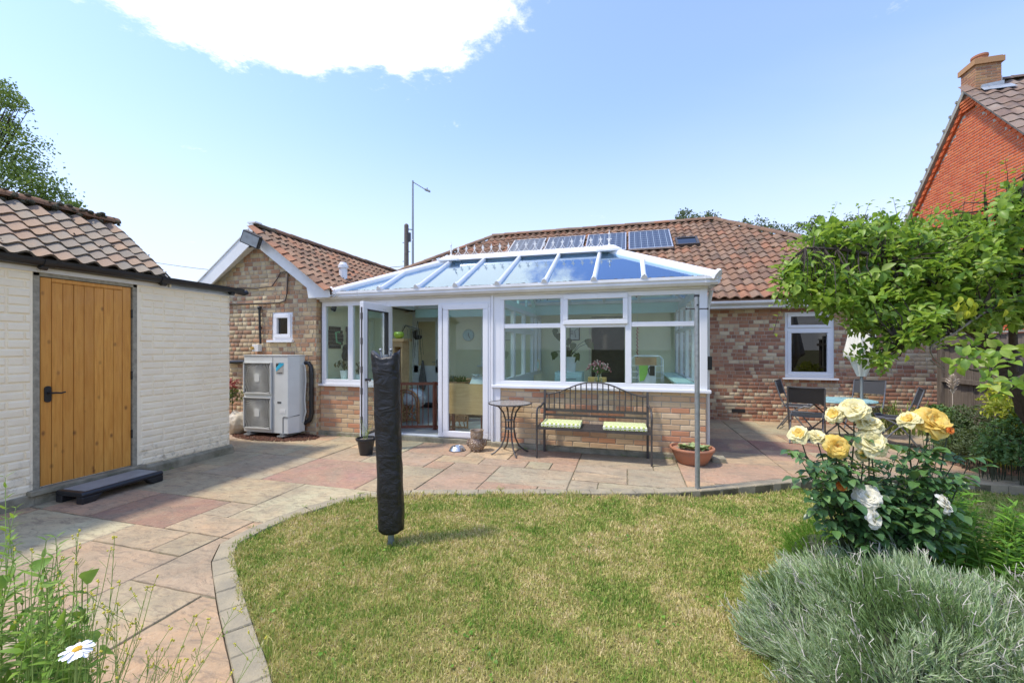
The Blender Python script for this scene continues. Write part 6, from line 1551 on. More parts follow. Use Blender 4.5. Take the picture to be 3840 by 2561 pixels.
# safety gate of dark wood
simple('gate_wood', (.16, .045, .022), .4, var=.2, coat=.2, scale=10)
gt_ = thing('safety_gate', 'folding dark red wooden pet gate across the open doorway', 'gate', (-3.2, 6.2, .085))
def gpanel(P_, Q_, n_):
    P_ = Vector(P_); Q_ = Vector(Q_); ztop = .875; t = bpy.data.objects.new('gate_panel', None); COL.objects.link(t); attach(t, gt_)
    for z in (ztop - .02, .14): obj('rail', MB().beam(P_ + Vector((0, 0, z)), Q_ + Vector((0, 0, z)), .025, .045), 'gate_wood', t)
    for e_ in (P_, Q_): obj('stile', MB().beam(e_ + Vector((0, 0, .09)), e_ + Vector((0, 0, ztop + .01)), .045, .03, Q_ - P_), 'gate_wood', t)
    for i in range(1, n_):
        c_ = P_.lerp(Q_, i / n_); obj('spindle', MB().tube([c_ + Vector((0, 0, .16)), c_ + Vector((0, 0, ztop - .04))], .0075, 6), 'gate_wood', t)
gm = PY(1626, 1500, 6.28); gl = PY(1445, 1500, 6.02); gr = PY(1700, 1500, 6.05)
gpanel((gl.x, 6.02, 0), (gm.x, 6.28, 0), 9); gpanel((gm.x + .035, 6.28, 0), (gr.x, 6.05, 0), 5)
# plywood board behind the fixed glass, low rattan shelf and its items
def ply():
    b = NB('plywood'); c = b.mix(b.rng(b.noise(6, 5, .6, b.stretch((.5, 1, 5)), 1), .35, .65), (.56, .40, .20), (.48, .33, .15)); b.done(b.bsdf(c, .5, 0, None, .3))
ply(); a, b = PY(1680, 1437, 5.98), PY(1830, 1556, 5.98); brd = thing('plywood_board', 'pale plywood board standing behind the glazed door', 'board', ((a.x + b.x) / 2, 5.98, .1)); obj('board', MB().box((a.x, 5.96, b.z), (b.x, 5.98, a.z)), 'plywood', brd)
m = MB()
for u in (1806, 1815): q = PY(u, 1600, 5.99); m.box((q.x - .012, 5.985, .09), (q.x + .012, 6.0, a.z))
m.box((a.x, 5.985, .09), (a.x + .02, 6.0, a.z)); obj('leg', m, 'gate_wood', brd)
simple('rattan', (.40, .21, .09), .6, var=.25, scale=30)
so = PY(1780, 1420, 7.6); sofa = thing('rattan_sofa', 'rattan sofa with a white throw inside the conservatory', 'sofa', (so.x, 7.8, .085))
m = MB().box((so.x - .75, 7.55, .12), (so.x + .5, 8.3, .42)); m.box((so.x - .75, 8.15, .42), (so.x + .5, 8.4, .80)); m.box((so.x + .40, 7.55, .42), (so.x + .52, 8.3, .66)); bevel(obj('frame', m, 'rattan', sofa), .04, 3)
simple('throw_white', (.78, .82, .80), .9, bump=.4, bscale=15, var=.04); m = MB(); P_ = []
for i in range(15):
    for j in range(9):
        x = so.x - .28 + .75 * i / 14; y = 8.1 + .10 * math.sin(j / 8 * pi) - .35 * (1 - min(1, j / 5)); z = .46 + .42 * min(1, j / 5) + .02 * math.sin(i * 1.3 + j) + .015 * math.sin(i * 3.1); m.v.append((x, y, z))
for i in range(14):
    for j in range(8): m.f.append((i * 9 + j, (i + 1) * 9 + j, (i + 1) * 9 + j + 1, i * 9 + j + 1)); m.mi.append(0)
obj('throw', m, 'throw_white', sofa, smooth=True)
bk_ = thing('wicker_basket', 'low rattan shelf with crossed canes behind the glazed door', 'shelf', (-2.5, 6.6, .085)); m = MB(); q = PY(1712, 1590, 6.5)
for i in range(7): m.tube([(q.x - .2 + .06 * i, 6.5, .09), (q.x - .2 + .06 * ((i * 3) % 7), 6.5, .52)], .009, 6)
for z in (.11, .30, .52): m.tube([(q.x - .22, 6.5, z), (q.x + .2, 6.5, z)], .014, 7)
for x in (q.x - .22, q.x + .2): m.tube([(x, 6.5, .09), (x, 6.5, .56)], .016, 7)
obj('cane_frame', m, 'rattan', bk_)
# wicker chair seen by the gate
wc = PY(1527, 1560, 6.75); wch = thing('wicker_chair', 'round backed wicker chair with a patterned cushion behind the pet gate', 'chair', (wc.x, 6.9, .085)); m = MB()
arc = [(wc.x + .26 * math.cos(a_), 6.7, .45 + .24 * math.sin(a_)) for a_ in np.linspace(0, pi, 15)]; m.tube([(wc.x + .26, 6.7, .09)] + arc + [(wc.x - .26, 6.7, .09)], .02, 8); arc2 = [(wc.x + .20 * math.cos(a_), 6.72, .45 + .19 * math.sin(a_)) for a_ in np.linspace(0, pi, 13)]; m.tube([(wc.x + .20, 6.72, .12)] + arc2 + [(wc.x - .20, 6.72, .12)], .012, 7)
for i in range(6):
    m.tube([(wc.x - .24 + .08 * i, 6.71, .13), (wc.x - .24 + .08 * ((i + 2) % 7), 6.71, .42)], .008, 5); m.tube([(wc.x - .24 + .08 * ((i + 3) % 7), 6.73, .13), (wc.x - .24 + .08 * i, 6.73, .42)], .008, 5)
m.tube([(wc.x - .26, 6.71, .28), (wc.x + .26, 6.71, .28)], .012, 6); m.tube([(wc.x - .26, 6.71, .14), (wc.x + .26, 6.71, .14)], .012, 6); autosmooth(obj('cane_frame', m, 'rattan', wch))
simple('cushion_floral', (.62, .66, .66), .9, col2=(.25, .30, .33), scale=18, var=.2); m = MB().ball((wc.x + .02, 6.95, .50), .24, 16, 10, (1, 1, .8)); autosmooth(obj('cushion', m, 'cushion_floral', wch))
# pine stand with a green bowl
simple('pine_pale', (.55, .38, .19), .6, var=.12, scale=8); sh0 = PY(1472, 1300, 6.7); sh1 = PY(1512, 1280, 6.7); stn = thing('pine_stand', 'narrow pine shelf unit beside the open conservatory door', 'shelf', ((sh0.x + sh1.x) / 2, 6.8, .085))
zs = sh1.z; m = MB().box((sh0.x, 6.7, .09), (sh0.x + .04, 6.95, zs)); m.box((sh1.x - .05, 6.7, .09), (sh1.x - .02, 6.95, zs)); m.box((sh0.x - .03, 6.66, zs), (sh1.x + .03, 6.97, zs + .05)); m.box((sh0.x, 6.69, zs - .10), (sh1.x - .01, 6.72, zs)); m.box((sh0.x + .04, 6.93, .09), (sh1.x - .05, 6.95, zs)); obj('carcass', m, 'pine_pale', stn)
simple('apple_green', (.36, .55, .06), .3, coat=.3); q = PY(1496, 1257, 6.8); m = MB().lathe([(0, 0), (.05, .0), (.09, .04), (.095, .09), (.08, .125), (.07, .12), (.08, .08), (0, .03)], (q.x, 6.8, zs + .05), 20, None, False); gb = obj('green_bowl', m, 'apple_green', smooth=True); tag(gb, 'lime green pot on top of the pine shelf unit', 'pot')
m = MB(); rg = random.Random(2)
for i in range(14): a_ = rg.uniform(-.6, 1.2); m.tube([(q.x + .05, 6.8, zs + .14), (q.x + .10 + .05 * i / 14, 6.8 + .04 * a_, zs + .30), (q.x + .18 + .02 * i, 6.8 + .1 * a_, zs + .22), (q.x + .22 + .02 * i, 6.8 + .12 * a_, zs - .05 - rg.random() * .35)], .003, 4)
simple('tendril_dark', (.10, .10, .08), .9); obj('trailing_stems', m, 'tendril_dark', gb)
# left inner wall: round sign, guitar, brackets
simple('sign_dark', (.09, .085, .08), .7, var=.2, scale=20, bump=.3); simple('sign_green', (.25, .62, .36), .4)
sg = PX(1256, 1266, XL + .02); Ry = Matrix.Rotation(pi / 2, 3, 'Y'); sgn = thing('round_sign', 'dark round plank sign with a green motif on the left inner wall', 'sign', (XL, sg.y, sg.z))
for k in range(6):
    z = -.19 + k * .064; hw3 = .215 * math.sqrt(max(.05, 1 - ((z + .032) / .215) ** 2)); m = MB().box((XL + .008, sg.y - hw3, sg.z + z), (XL + .03, sg.y + hw3, sg.z + z + .060)); obj('plank', m, 'sign_dark', sgn)
yy0 = sg.y + .03; m = MB(); m.tube([(XL + .035, yy0 + .07, sg.z + .10), (XL + .035, yy0 - .03, sg.z + .09), (XL + .035, yy0 + .0, sg.z - .08), (XL + .035, yy0 + .10, sg.z - .10)], .016, 7); obj('motif', m, 'sign_green', sgn)
gq = PX(1298, 1290, XL + .03); gtr = thing('ukulele', 'dark ukulele hanging on the left inner wall', 'ukulele', (XL, gq.y, gq.z)); m = MB(); prof = []
for i in range(32): a_ = 2 * pi * i / 32; r_ = .10 + .018 * math.cos(2 * a_) ; prof.append((XL + .01, gq.y + .10 * math.sin(a_) * (1 - .18 * math.cos(a_)) * (1 - .25 * math.exp(-((math.cos(a_) - .15) / .25) ** 2)), gq.z - .16 + .15 * math.cos(a_)))
m.prism(prof, (.07, 0, 0)); m.box((XL + .05, gq.y - .018, gq.z - .02), (XL + .08, gq.y + .018, gq.z + .22)); m.box((XL + .05, gq.y - .035, gq.z + .22), (XL + .08, gq.y + .035, gq.z + .31)); obj('body', m, 'sign_dark', gtr)
m = MB().box((XL + .0, 6.0, 2.0), (XL + .04, 8.6, 2.06)); 
cam_ = thing('security_camera', 'small dark spotlight on the inner wall near the eaves', 'light', (-4.8, 6.0, 2.08)); q = PY(1245, 1157, 6.05); m = MB().tube([q, q + Vector((.07, -.02, -.03))], .03, 10); m.tube([(XL, 6.1, q.z + .02), q], .008, 6); m.box((XL, 6.06, q.z), (XL + .03, 6.14, q.z + .05)); obj('lamp_body', m, 'black_plastic', cam_)
# ledge with two plants in white pots
obj('ledge', MB().box((XL, YC + .03, .90), (-3.75, YC + .32, .925)), 'aqua_white', cons)
simple('pot_white', (.78, .83, .82), .4)
leafmat('leaf_olive', [(.16, .13, .06), (.13, .12, .05), (.20, .16, .08), (.12, .13, .06)], .25)
leafmat('leaf_dark', [(.05, .085, .03), (.08, .11, .04), (.10, .10, .04)], .25)
pots_in = []
def white_pot(x, y, z, r, h, lab):
    t = thing('house_plant', lab, 'plant', (x, y, z)); m = MB().lathe([(0, 0), (r * .78, 0), (r, h), (r * .94, h), (r * .85, h * .85), (0, h * .85)], (x, y, z), 20, None, False); autosmooth(obj('pot', m, 'pot_white', t)); pots_in.append((t, x, y, z + h)); return t
q = PY(1291, 1405, 6.0); hp1 = white_pot(q.x, 6.0, .926, .07, .14, 'brown leaved house plant in a white pot on the left window ledge')
q = PY(1345, 1405, 6.0); hp2 = white_pot(q.x, 6.0, .926, .10, .075, 'small house plant in a shallow white dish beside the open door')
# aqua drawers with the big heart leaved plant
d0_, d1_ = PY(2080, 1395, 7.6), PY(2182, 1400, 7.6); drw = thing('drawer_unit', 'pale aqua drawer unit inside the wide conservatory window', 'drawers', ((d0_.x + d1_.x) / 2, 7.8, .085)); zt = d0_.z
bevel(obj('carcass', MB().box((d0_.x, 7.6, .09), (d1_.x, 8.05, zt)), 'aqua_white', drw), .008)
for k in range(4): z = zt - .06 - .19 * k; bevel(obj('drawer', MB().box((d0_.x + .02, 7.585, z - .16), (d1_.x - .02, 7.6, z)), 'aqua_white', drw), .006); obj('handle', MB().tube([(d0_.x + .1, 7.57, z - .06), (d1_.x - .1, 7.57, z - .06)], .008, 6), 'galvanised', drw)
q = PY(2137, 1390, 7.75); hp3 = white_pot(q.x, 7.75, zt, .13, .28, 'tall house plant with heart shaped leaves in a white pot on the drawers')
# picture
a, b = on_back(2136, 1215), on_back(2174, 1276); pc = thing('wall_picture', 'black framed print of a plant on the cream wall', 'picture', ((a.x + b.x) / 2, YB, b.z)); m = MB(); rect_frame(m, (0, YB, 0), UX, NF, a.x, b.x, b.z, a.z, .018, .0, .025); obj('frame', m, 'seal_black', pc); obj('print', MB().box((a.x + .01, YB - .012, b.z + .01), (b.x - .01, YB - .008, a.z - .01)), 'sticker_white', pc)
mx = (a.x + b.x) / 2; m = MB().tube([(mx + .02, YB - .014, b.z + .06), (mx + .0, YB - .014, b.z + .2), (mx + .06, YB - .014, a.z - .10), (mx + .08, YB - .014, a.z - .14)], .006, 5)
for k in range(3): m.box((mx - .09, YB - .015, b.z + .13 + .035 * k), (mx - .03, YB - .013, b.z + .14 + .035 * k))
obj('drawing', m, 'towel_grey', pc)
# table with vase of pink flowers, yellow chair back
tb = PY(2245, 1440, 6.75); tbl = thing('dining_table', 'small table behind the middle window light', 'table', (tb.x, 6.8, .085)); m = MB().box((tb.x - .5, 6.55, .82), (tb.x + .6, 7.25, .845)); bevel(obj('table_top', m, 'pine_pale', tbl), .005)
for x in (-.45, .55):
    for y in (6.6, 7.2): obj('leg', MB().box((tb.x + x - .025, y - .025, .085), (tb.x + x + .025, y + .025, .82)), 'pine_pale', tbl)
a, b = PY(2205, 1413, 7.4), PY(2275, 1440, 7.4); simple('yellow_wood', (.66, .44, .14), .4); yc = thing('dining_chair', 'chair with a yellow wooden back behind the flower vase', 'chair', ((a.x + b.x) / 2, 7.4, .085)); bevel(obj('backrest', MB().box((a.x, 7.38, .62), (b.x, 7.41, a.z)), 'yellow_wood', yc), .012, 3)
for x in (a.x + .02, b.x - .02): obj('leg', MB().box((x - .015, 7.38, .085), (x + .015, 7.41, .65)), 'yellow_wood', yc)
obj('seat', MB().box((a.x, 7.40, .50), (b.x, 7.80, .53)), 'yellow_wood', yc)
vq = PY(2244, 1430, 6.75); vs_ = thing('flower_vase', 'clear glass vase of pink flowers in the middle window light', 'vase', (vq.x, 6.75, .845)); m = MB().lathe([(.05, 0), (.055, .02), (.065, .09), (.045, .16), (.04, .19), (.055, .215)], (vq.x, 6.75, .846), 20, None, False); autosmooth(obj('vase', m, 'clear_glass', vs_))
simple('stem_green', (.10, .19, .04), .6); simple('petal_pink', (.55, .16, .20), .6, vary=.5); simple('petal_blush', (.72, .50, .46), .6); rg = random.Random(12); ms = MB(); mp = MB(); mp2 = MB()
for i in range(70):
    a_ = rg.uniform(0, 2 * pi); r_ = rg.random() ** .6 * .20; zz = .846 + .40 - r_ * r_ * 3.5 + rg.uniform(-.05, .02); e_ = Vector((vq.x + r_ * math.cos(a_), 6.75 + r_ * math.sin(a_) * .8, zz)); ms.tube([(vq.x + .02 * math.cos(a_ + 2), 6.75, .86), (vq.x + .02 * math.cos(a_), 6.75 + .02 * math.sin(a_), 1.05), e_], .0025, 4, False); (mp if rg.random() < .6 else mp2).ball(e_, .012, 6, 4, (1, 1, 1.5))
obj('stems', ms, 'stem_green', vs_); obj('pink_buds', mp, 'petal_pink', vs_); obj('blush_buds', mp2, 'petal_blush', vs_)
# drying rack, cardboard box, printed carton, string of beads
rk0, rk1 = PY(2368, 1335, 7.2), PY(2487, 1430, 7.2); rk = thing('drying_rack', 'white wire drying rack in the right hand window light', 'rack', ((rk0.x + rk1.x) / 2, 7.3, .085)); m = MB()
for y in (7.2, 7.55):
    m.tube([(rk0.x, y, .09), (rk0.x, y, rk0.z - .05), (rk0.x + .05, y, rk0.z), (rk1.x - .05, y, rk0.z), (rk1.x, y, rk0.z - .05), (rk1.x, y, .09)], .009, 6)
for k in range(7):
    z = rk0.z - .16 - .1 * k; m.tube([(rk0.x, 7.2, z), (rk1.x, 7.2, z)], .006, 5)
for k in range(10): x = rk0.x + (rk1.x - rk0.x) * k / 9; m.tube([(x, 7.2, rk0.z - .16), (x, 7.55, rk0.z - .16)], .004, 4)
obj('wire_frame', m, 'upvc', rk)
simple('cardboard', (.47, .30, .17), .8); a, b = PY(2382, 1340, 7.1), PY(2462, 1370, 7.1); obj('cardboard_box', MB().box((a.x, 7.1, b.z), (b.x, 7.16, a.z)), 'cardboard'); tag(bpy.data.objects['cardboard_box'], 'brown cardboard box on top of the white carton', 'box')
a, b = PY(2396, 1370, 7.08), PY(2460, 1432, 7.08); ct = thing('printed_carton', 'white carton with a lime green panel and a kettle picture', 'box', ((a.x + b.x) / 2, 7.1, b.z)); obj('carton', MB().box((a.x, 7.08, b.z - .05), (b.x, 7.16, a.z)), 'sticker_white', ct)
w_ = b.x - a.x; simple('lime_print', (.30, .60, .10), .5); m = MB().prism([(a.x, 7.076, a.z), (a.x + w_ * .55, 7.076, a.z), (a.x + w_ * .5, 7.076, (a.z + b.z) / 2), (a.x + w_ * .3, 7.076, b.z + .02), (a.x + .01, 7.076, b.z)], (0, .003, 0)); obj('green_panel', m, 'lime_print', ct)
m = MB().box((a.x + w_ * .64, 7.074, b.z + .10), (a.x + w_ * .92, 7.078, b.z + .26)); m.tube([(a.x + w_ * .64, 7.074, b.z + .24), (a.x + w_ * .54, 7.074, b.z + .2), (a.x + w_ * .62, 7.074, b.z + .11)], .008, 5); obj('kettle_print', m, 'room_dark', ct)
simple('red_cord', (.50, .10, .08), .6); q = PY(2390, 1230, 8.6); m = MB()
for k in range(30): m.ball((q.x + .012 * math.sin(k * 2.1), 8.6, q.z - .024 * k), .014, 6, 4)
bs = obj('bead_string', m, 'red_cord'); tag(bs, 'string of red and white beads hanging near the right window light', 'beads')
m = MB()
for k in range(26): m.ball((q.x + .016 * math.sin(k * 1.7), 8.6, q.z - .70 - .018 * k), .015, 6, 4)
m.tube([(q.x, 8.6, q.z), (q.x, 8.6, 2.17)], .003, 4); obj('white_beads', m, 'sticker_white', bs)
sw0, sw1 = PY(2008, 1348, 8.45), PY(2024, 1390, 8.45); thm = obj('thermostat', MB().box((sw0.x, 8.44, sw1.z), (sw1.x, 8.46, sw0.z)), 'cream_gloss'); tag(thm, 'cream wall controller at the end of the glass partition', 'controller')
bevel(thm, .004); obj('dial', MB().box((sw0.x + .02, 8.435, sw1.z + .05), (sw1.x - .02, 8.441, sw0.z - .05)), 'aqua_white', thm)
# ================================================================== PLANTS
# leaf template: t along, w across, h out of plane
def leaf_tmpl(width_prof, curl=.12, fold=.10):
    """returns array (k,3) of (t, w, h) and faces"""
    vs = [(0, 0, 0)]; fs = []; n = len(width_prof)
    for t, w in width_prof:
        h = -curl * t * t; vs += [(t, -w, h + fold * w * 2), (t, 0, h), (t, w, h + fold * w * 2)]
    vs.append((1, 0, -curl)); tip = len(vs) - 1
    fs += [(0, 2, 1), (0, 3, 2)]
    for i in range(n - 1):
        a = 1 + 3 * i; b = a + 3; fs += [(a, a + 1, b + 1, b), (a + 1, a + 2, b + 2, b + 1)]
    a = 1 + 3 * (n - 1); fs += [(a, a + 1, tip), (a + 1, a + 2, tip)]
    return np.array(vs, float), fs
OVAL = leaf_tmpl([(.22, .22), (.5, .31), (.78, .20)], .30, .28)
LANCE = leaf_tmpl([(.25, .10), (.6, .085)], .30, .10)
HEART = leaf_tmpl([(.08, .34), (.35, .40), (.7, .22)], .2, .12)
NEEDLE = (np.array([(0, -.035, 0), (0, .035, 0), (.6, .045, -.03), (1, 0, -.12), (.6, -.045, -.03)], float), [(0, 1, 2, 4), (4, 2, 3)])
SIMPLE = (np.array([(0, 0, 0), (.5, -.32, .04), (1, 0, -.1), (.5, .32, .04)], float), [(0, 3, 1), (1, 3, 2)])
def leaf_basis(D, N):
    D = D / np.linalg.norm(D, axis=1)[:, None]; Wd = np.cross(D, N); Wd /= (np.linalg.norm(Wd, axis=1)[:, None] + 1e-9); H = np.cross(Wd, D); return D, Wd, H
def leaf_verts(P, D, N, L, tm, wscale=1.0):
    D, Wd, H = leaf_basis(D, N); t = tm[0]; L = np.broadcast_to(L, (len(P),))
    return P[:, None, :] + L[:, None, None] * (t[None, :, 0, None] * D[:, None, :] + t[None, :, 1, None] * Wd[:, None, :] * wscale + t[None, :, 2, None] * H[:, None, :])
def leaf_obj(name, P, D, N, L, tm, mat, parent=None, big=0, rest=None, wscale=1.0, **kw):
    P = np.asarray(P, float); D = np.asarray(D, float); N = np.asarray(N, float); L = np.broadcast_to(np.asarray(L, float), (len(P),)).copy()
    if big:
        dist = np.linalg.norm(P - np.array([0, 0, CAMH]), axis=1) / L + np.array([0 if in_view(p) else 1e4 for p in P]); order = np.argsort(dist); sel = order[:big]; rem = order[big:]
        me = bpy.data.meshes.new(name); vs = tm[0].copy(); vs[:, 1] *= wscale; me.from_pydata([tuple(v) for v in vs], [], tm[1]); me.materials.append(MATS[mat]); me.polygons.foreach_set('use_smooth', [True] * len(me.polygons)); me.update()
        d_, w_, h_ = leaf_basis(D[sel], N[sel])
        for i, k in enumerate(sel):
            o = bpy.data.objects.new(name, me); COL.objects.link(o); attach(o, parent)
            M = Matrix(((d_[i][0], w_[i][0], h_[i][0], 0), (d_[i][1], w_[i][1], h_[i][1], 0), (d_[i][2], w_[i][2], h_[i][2], 0), (0, 0, 0, 1)))
            o.matrix_basis = Matrix.Translation(P[k]) @ M @ Matrix.Scale(L[k], 4)
        P, D, N, L = P[rem], D[rem], N[rem], L[rem]
        if not len(P): return None
    me = np_mesh(rest or name, leaf_verts(P, D, N, L, tm, wscale), tm[1], mat, True); o = bpy.data.objects.new(rest or name, me); COL.objects.link(o); attach(o, parent)
    if big: o['kind'] = 'stuff'
    return tag(o, **kw)
rn = np.random.RandomState(77)
def randdir(n, up=0.0, r=rn):
    v = r.normal(0, 1, (n, 3)); v[:, 2] += up; return v / np.linalg.norm(v, axis=1)[:, None]
leafmat('leaf_apple', [(.10, .21, .035), (.20, .35, .05), (.29, .45, .06), (.38, .52, .09), (.13, .27, .04), (.48, .54, .14)], .45, .42, .4)
leafmat('leaf_tree_far', [(.10, .17, .04), (.18, .27, .07), (.26, .35, .11), (.15, .22, .06)], .25, .6, .2)
leafmat('leaf_far_grey', [(.07, .10, .05), (.13, .17, .09), (.10, .13, .07)], .25, .6, .2)
leafmat('leaf_rose', [(.04, .10, .035), (.07, .16, .05), (.11, .22, .06), (.05, .12, .045), (.17, .29, .09)], .2, .32, .5)
leafmat('leaf_phlox', [(.09, .24, .02), (.16, .36, .035), (.06, .15, .02), (.24, .46, .06), (.05, .12, .02)], .35, .5, .3)
leafmat('leaf_silver', [(.27, .38, .18), (.39, .49, .27), (.20, .33, .11), (.56, .63, .43), (.34, .46, .23), (.74, .74, .60)], .2, .75, .15)
leafmat('leaf_silver_green', [(.17, .27, .09), (.12, .20, .07), (.25, .34, .15)], .25, .7, .15)
leafmat('leaf_weed', [(.10, .22, .03), (.20, .36, .05), (.30, .45, .08), (.07, .14, .03)], .35, .5, .3)
leafmat('leaf_bed', [(.05, .12, .04), (.10, .20, .06), (.15, .27, .08), (.08, .16, .055), (.25, .35, .12)], .25, .5, .3)
leafmat('leaf_golden', [(.45, .48, .04), (.60, .60, .06), (.30, .38, .04), (.52, .50, .10)], .35, .5, .3)
leafmat('leaf_strap', [(.16, .24, .04), (.34, .38, .10), (.10, .16, .03), (.45, .44, .20)], .25, .5, .3)
simple('bark_dark', (.065, .05, .038), .95, var=.25, scale=14, bump=.8, bscale=40)
simple('twig_grey', (.26, .22, .17), .9, var=.2, scale=20)
simple('stem_dark', (.045, .06, .028), .7, var=.2, scale=30)
simple('stem_lime', (.24, .34, .07), .6, var=.15, scale=20)
simple('twig_pale', (.50, .47, .40), .9, var=.15, scale=30)
# ---- apple tree on the right: leaning trunk, spreading limbs, leaf whorls on spurs
TD = 4.0
tb_ = G(3960, 1900, -.05); tree = thing('apple_tree', 'leafy fruit tree with a leaning dark trunk spreading over the patio table', 'tree', (4.35, 4.1, -.05))
def T(u, v, d): return PD(u, v, d)
limbs = []
def limb(pts, r0, r1, mat='bark_dark', name='limb', parent=tree, n=9):
    P_ = [Vector(p) for p in pts]; Q = [P_[0]]
    for i in range(len(P_) - 1):
        a, b = P_[i], P_[i + 1]; p0 = P_[i - 1] if i else a; p3 = P_[i + 2] if i + 2 < len(P_) else b
        for k in range(1, 5):
            t = k / 4; Q.append(.5 * ((2 * a) + (b - p0) * t + (2 * p0 - 5 * a + 4 * b - p3) * t * t + (3 * a - p0 - 3 * b + p3) * t ** 3))
    m_ = len(Q); mb = MB().tube(Q, [r0 + (r1 - r0) * i / (m_ - 1) for i in range(m_)], n)
    o = obj(name, mb, mat, parent); autosmooth(o); limbs.append(Q); return Q
limb([(4.75, 3.65, -.1), T(3990, 1640, 4.15), T(3840, 1450, 4.15), T(3760, 1340, 4.2), T(3690, 1280, 4.25)], .13, .085, name='trunk')
limb([T(3760, 1340, 4.2), T(3640, 1235, 4.1), T(3480, 1190, 4.0), T(3340, 1165, 3.9), T(3180, 1110, 3.9), T(3060, 1050, 3.9)], .06, .012)
limb([T(3700, 1290, 4.25), T(3600, 1130, 4.4), T(3450, 1000, 4.5), T(3260, 900, 4.5), T(3100, 840, 4.5)], .06, .012)
limb([T(3800, 1390, 4.1), T(3790, 1150, 3.9), T(3720, 950, 3.8), T(3700, 820, 3.8), T(3690, 720, 3.8)], .035, .003)
limb([T(3640, 1235, 4.1), T(3500, 1080, 3.8), T(3330, 980, 3.6), T(3180, 940, 3.6), T(3020, 930, 3.6)], .035, .008)
limb([T(3790, 1150, 3.9), T(3850, 950, 3.6), T(3830, 780, 3.6), T(3850, 650, 3.6)], .032, .004)
tw1 = limb([T(3690, 1172, 3.5), T(3620, 1220, 3.4), T(3540, 1270, 3.35), T(3440, 1285, 3.3), T(3385, 1300, 3.3)], .011, .004, 'twig_grey', 'twig')
limb([T(3530, 1275, 3.35), T(3490, 1300, 3.3), T(3500, 1340, 3.3), T(3545, 1380, 3.3)], .007, .003, 'twig_grey', 'twig'); limb([T(3500, 1310, 3.3), T(3530, 1290, 3.3), T(3550, 1305, 3.3)], .005, .002, 'twig_grey', 'twig'); limb([T(3490, 1350, 3.3), T(3520, 1375, 3.3), T(3550, 1390, 3.3)], .006, .002, 'twig_grey', 'twig')
limb([T(3840, 1330, 3.2), T(3760, 1350, 3.0), T(3680, 1390, 2.9), T(3620, 1380, 2.9)], .014, .004); limb([T(3860, 1400, 3.1), T(3790, 1430, 2.9), T(3740, 1480, 2.8)], .012, .004)
# crown volume as blobs in (u, v, depth, ru, rv, rd, number of shoots)
blobs = [(3060, 970, 3.9, 140, 110, .45, 150), (3010, 1060, 3.8, 120, 90, .35, 110), (3180, 900, 4.0, 150, 90, .5, 150), (3330, 960, 3.9, 190, 160, .6, 330), (3160, 1080, 3.7, 160, 110, .4, 190), (3330, 1130, 3.6, 190, 90, .4, 190),
         (3520, 900, 4.0, 170, 110, .6, 230), (3520, 1040, 3.8, 200, 150, .6, 330), (3700, 960, 3.8, 170, 160, .6, 320), (3780, 1120, 3.9, 150, 120, .5, 230), (3800, 800, 3.7, 90, 110, .4, 130), (3640, 1160, 3.7, 180, 80, .4, 160), (3900, 950, 3.8, 120, 260, .5, 220),
         (3400, 1250, 3.4, 130, 50, .25, 70), (3320, 1340, 3.4, 45, 45, .12, 22), (3225, 1330, 3.5, 40, 35, .12, 12), (3480, 1200, 3.4, 120, 55, .3, 80), (3250, 1195, 3.6, 100, 45, .3, 50)]
shoots = []; rt = random.Random(15)
for (u, v, d, ru, rv, rd, n) in blobs:
    for _ in range(int(n * .62)):
        while True:
            a, b, c = rt.uniform(-1, 1), rt.uniform(-1, 1), rt.uniform(-1, 1)
            if a * a + b * b + c * c <= 1: break
        shoots.append(T(u + a * ru, v + b * rv, d + c * rd))
spray = [(3690, 700), (3700, 650), (3730, 750), (3780, 640), (3820, 690), (3840, 620), (3300, 780), (3260, 760), (3350, 745), (3390, 770), (3120, 790), (3140, 760), (3560, 760), (3620, 740), (3460, 790), (3330, 800), (3000, 840), (3060, 820), (3180, 800), (3220, 770), (3410, 760), (3500, 770), (3580, 730), (3660, 720), (3740, 690), (2960, 900), (2950, 1000), (2940, 1130), (3770, 600), (3590, 780)]
twm = MB(); 
def twig_to(p, base=None):
    best = min((q for Q in limbs for q in Q), key=lambda q: (q - p).length); mid = best.lerp(p, .55) + Vector((rt.uniform(-.05, .05), rt.uniform(-.05, .05), rt.uniform(-.03, .06))); twm.tube([best, mid, p], [.007, .0045, .002], 4, False)
P_, D_, N_, L_ = [], [], [], []
def whorl(p, n, size, axis=None, spread=1.0):
    ax = Vector(axis) if axis is not None else Vector((rt.gauss(0, .6), rt.gauss(-.1, .6), rt.uniform(-.1, 1.0))).normalized(); o1 = ax.orthogonal().normalized(); o2 = ax.cross(o1); a0 = rt.uniform(0, 6.28)
    for k in range(n):
        a = a0 + k * 2.4 + rt.uniform(-.3, .3); out = (o1 * math.cos(a) + o2 * math.sin(a)); d = (out * spread + ax * rt.uniform(.05, .8) + Vector((0, 0, -.22))).normalized()
        P_.append(p + ax * (-.012 * k) + d * .012); D_.append(d); nn = (ax + Vector((0, 0, .7)) + Vector((rt.gauss(0, .35), rt.gauss(0, .35), 0))); N_.append(nn.normalized()); L_.append(size * rt.uniform(.6, 1.15))
for i, s_ in enumerate(shoots):
    if i % 2 == 0: twig_to(s_)
    whorl(s_, rt.randint(5, 8), rt.choice((.056, .070, .080, .090)))
for (u, v) in spray:
    top = T(u, v, 3.75); bot = T(u + rt.uniform(-90, 90), v + rt.uniform(90, 170), 3.8); twm.tube([bot, bot.lerp(top, .5) + Vector((rt.uniform(-.02, .02), 0, 0)), top], [.003, .002, .001], 4, False)
    for k in range(9): q = bot.lerp(top, k / 8); whorl(q, 1 if k < 8 else 3, .062 - .003 * k, (0.1, 0, 1), .8)
